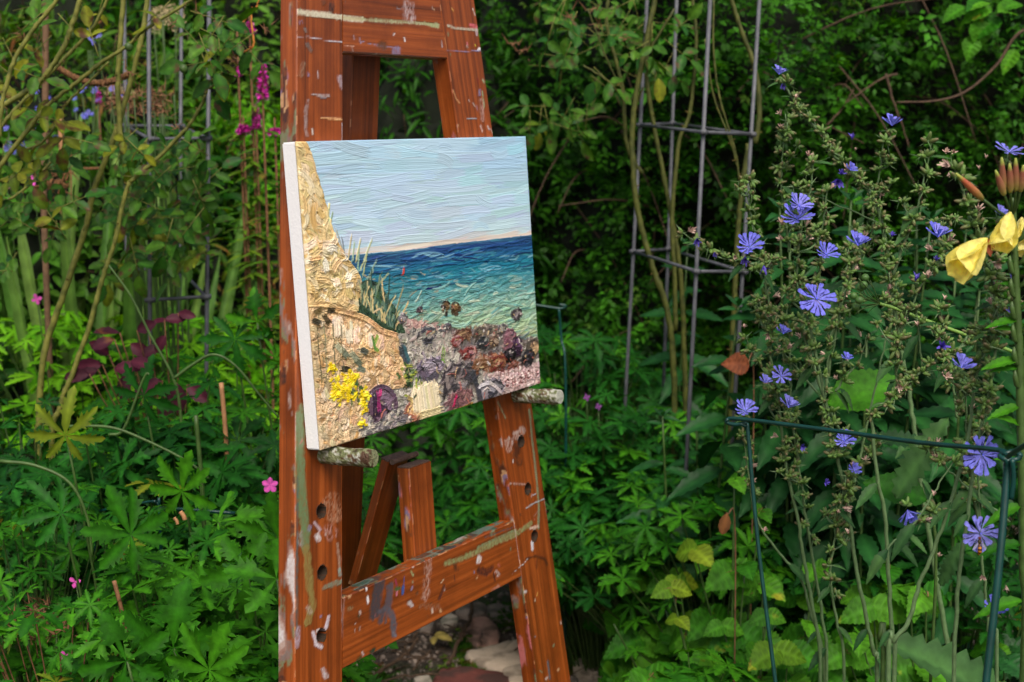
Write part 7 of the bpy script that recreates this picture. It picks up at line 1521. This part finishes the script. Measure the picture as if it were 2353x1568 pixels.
# ------------------------------------------------------------------ allium seed head on its leaning green stalk
al = thing('allium_seed_head', 'leaning green stalk with a spray of round green seed capsules, among the chicory', 'seed head', (at(2420, 860, 1.72)[0], 1.72, 0)); hub = at(2022, 698, 1.72)
part('stalk', MB().tube(spline([hub, at(2060, 710, 1.72), at(2130, 737, 1.72), at(2240, 777, 1.72), at(2340, 815, 1.72), at(2480, 900, 1.72), vec([at(2600, 900, 1.72)[0], 1.72, .3]), vec([at(2640, 900, 1.72)[0], 1.72, -.02])], 6), [.0019, .0026], 7).mesh('stalk', plainmat('fresh_green_stalk', s2l((112, 150, 64)), .45, .15, 60, .1)), al)
CAP = make_mesh('capsule', *tube_vf([(0, 0, -.9), (0, 0, -.6), (0, 0, 0), (0, 0, .6), (0, 0, .9)], [.3, .75, 1.0, .75, .2], 9), plainmat('green_capsule', s2l((70, 104, 48)), .5, .2, 150, .1))
for X, Y, k in [(1958, 660, 0), (1968, 672, 0), (1988, 638, 1), (1985, 655, 1), (1966, 705, 1), (1962, 680, 1), (1978, 662, 1), (1975, 690, 1), (1955, 700, 0), (1972, 640, 0), (2000, 645, 0), (1965, 722, 0), (1990, 725, 0), (1980, 712, 0)]:
    p = at(X, Y, 1.72 + rng.uniform(-.02, .02)); part('ray', MB().tube(spline([hub, (hub + p) / 2 + rng.normal(0, .002, 3), p], 4), .0006, 4).mesh('ray', M_stem), al)
    if k: inst('capsule', CAP, al, p, vec([1, 0, .2]), vec([0, .2, 1]), .0052)
# ------------------------------------------------------------------ hoverfly on the lower of the two large flowers
hf = at(2250, 1250, 1.36 - .066); hv = thing('hoverfly', 'small orange and black striped hoverfly on the lower big blue flower', 'insect', hf)
P = np.linspace(0, 1, 15); V, F = tube_vf([hf + vec([.0005 * math.sin(t * 3), -.0015 * math.sin(t * 3), -.011 * t]) for t in P], [.0004 + .0016 * math.sin(min(1, t * 1.02) * math.pi) ** .6 for t in P], 8)
part('abdomen', make_mesh('abdomen', V, F, M_bud2, True, np.repeat([s2l((200, 130, 40)) if i % 4 < 2 else s2l((30, 22, 16)) for i in range(15)], 8, axis=0)), hv)
V, F = tube_vf([hf + vec([0, -.001, z]) for z in (.0, .001, .0025, .004, .0048)], [.0006, .0018, .0021, .0016, .0004], 8); part('thorax', make_mesh('thorax', V, F, M_bud2, True, np.tile(s2l((60, 52, 30)), (len(V), 1))), hv)
V, F = tube_vf([hf + vec([0, -.001, z]) for z in (.0046, .0055, .0066, .0072)], [.0006, .0017, .0014, .0003], 8); part('head', make_mesh('head', V, F, M_bud2, True, np.tile(s2l((110, 40, 26)), (len(V), 1))), hv)
mw, tw_, bw = newmat('fly_wing'); bw.inputs['Base Color'].default_value = (.5, .5, .5, 1); bw.inputs['Alpha'].default_value = .35; bw.inputs['Roughness'].default_value = .2
for sg in (1, -1): inst('wing', make_mesh('wing', *blade(6, .16, .6, .8, 0, 0, .1, 0)[:2], mw), hv, hf + vec([sg * .0012, -.002, .002]), vec([sg * .6, -.1, -.8]), vec([0, -1, .1]), .0095)
for sg in (1, -1):
    for z in (.0005, .002, .0035): part('leg', MB().tube([hf + vec([sg * .001, -.0005, z]), hf + vec([sg * .004, -.001, z + .0008]), hf + vec([sg * .005, .003, z - .001])], .00018, 4).mesh('leg', M_twig), hv)
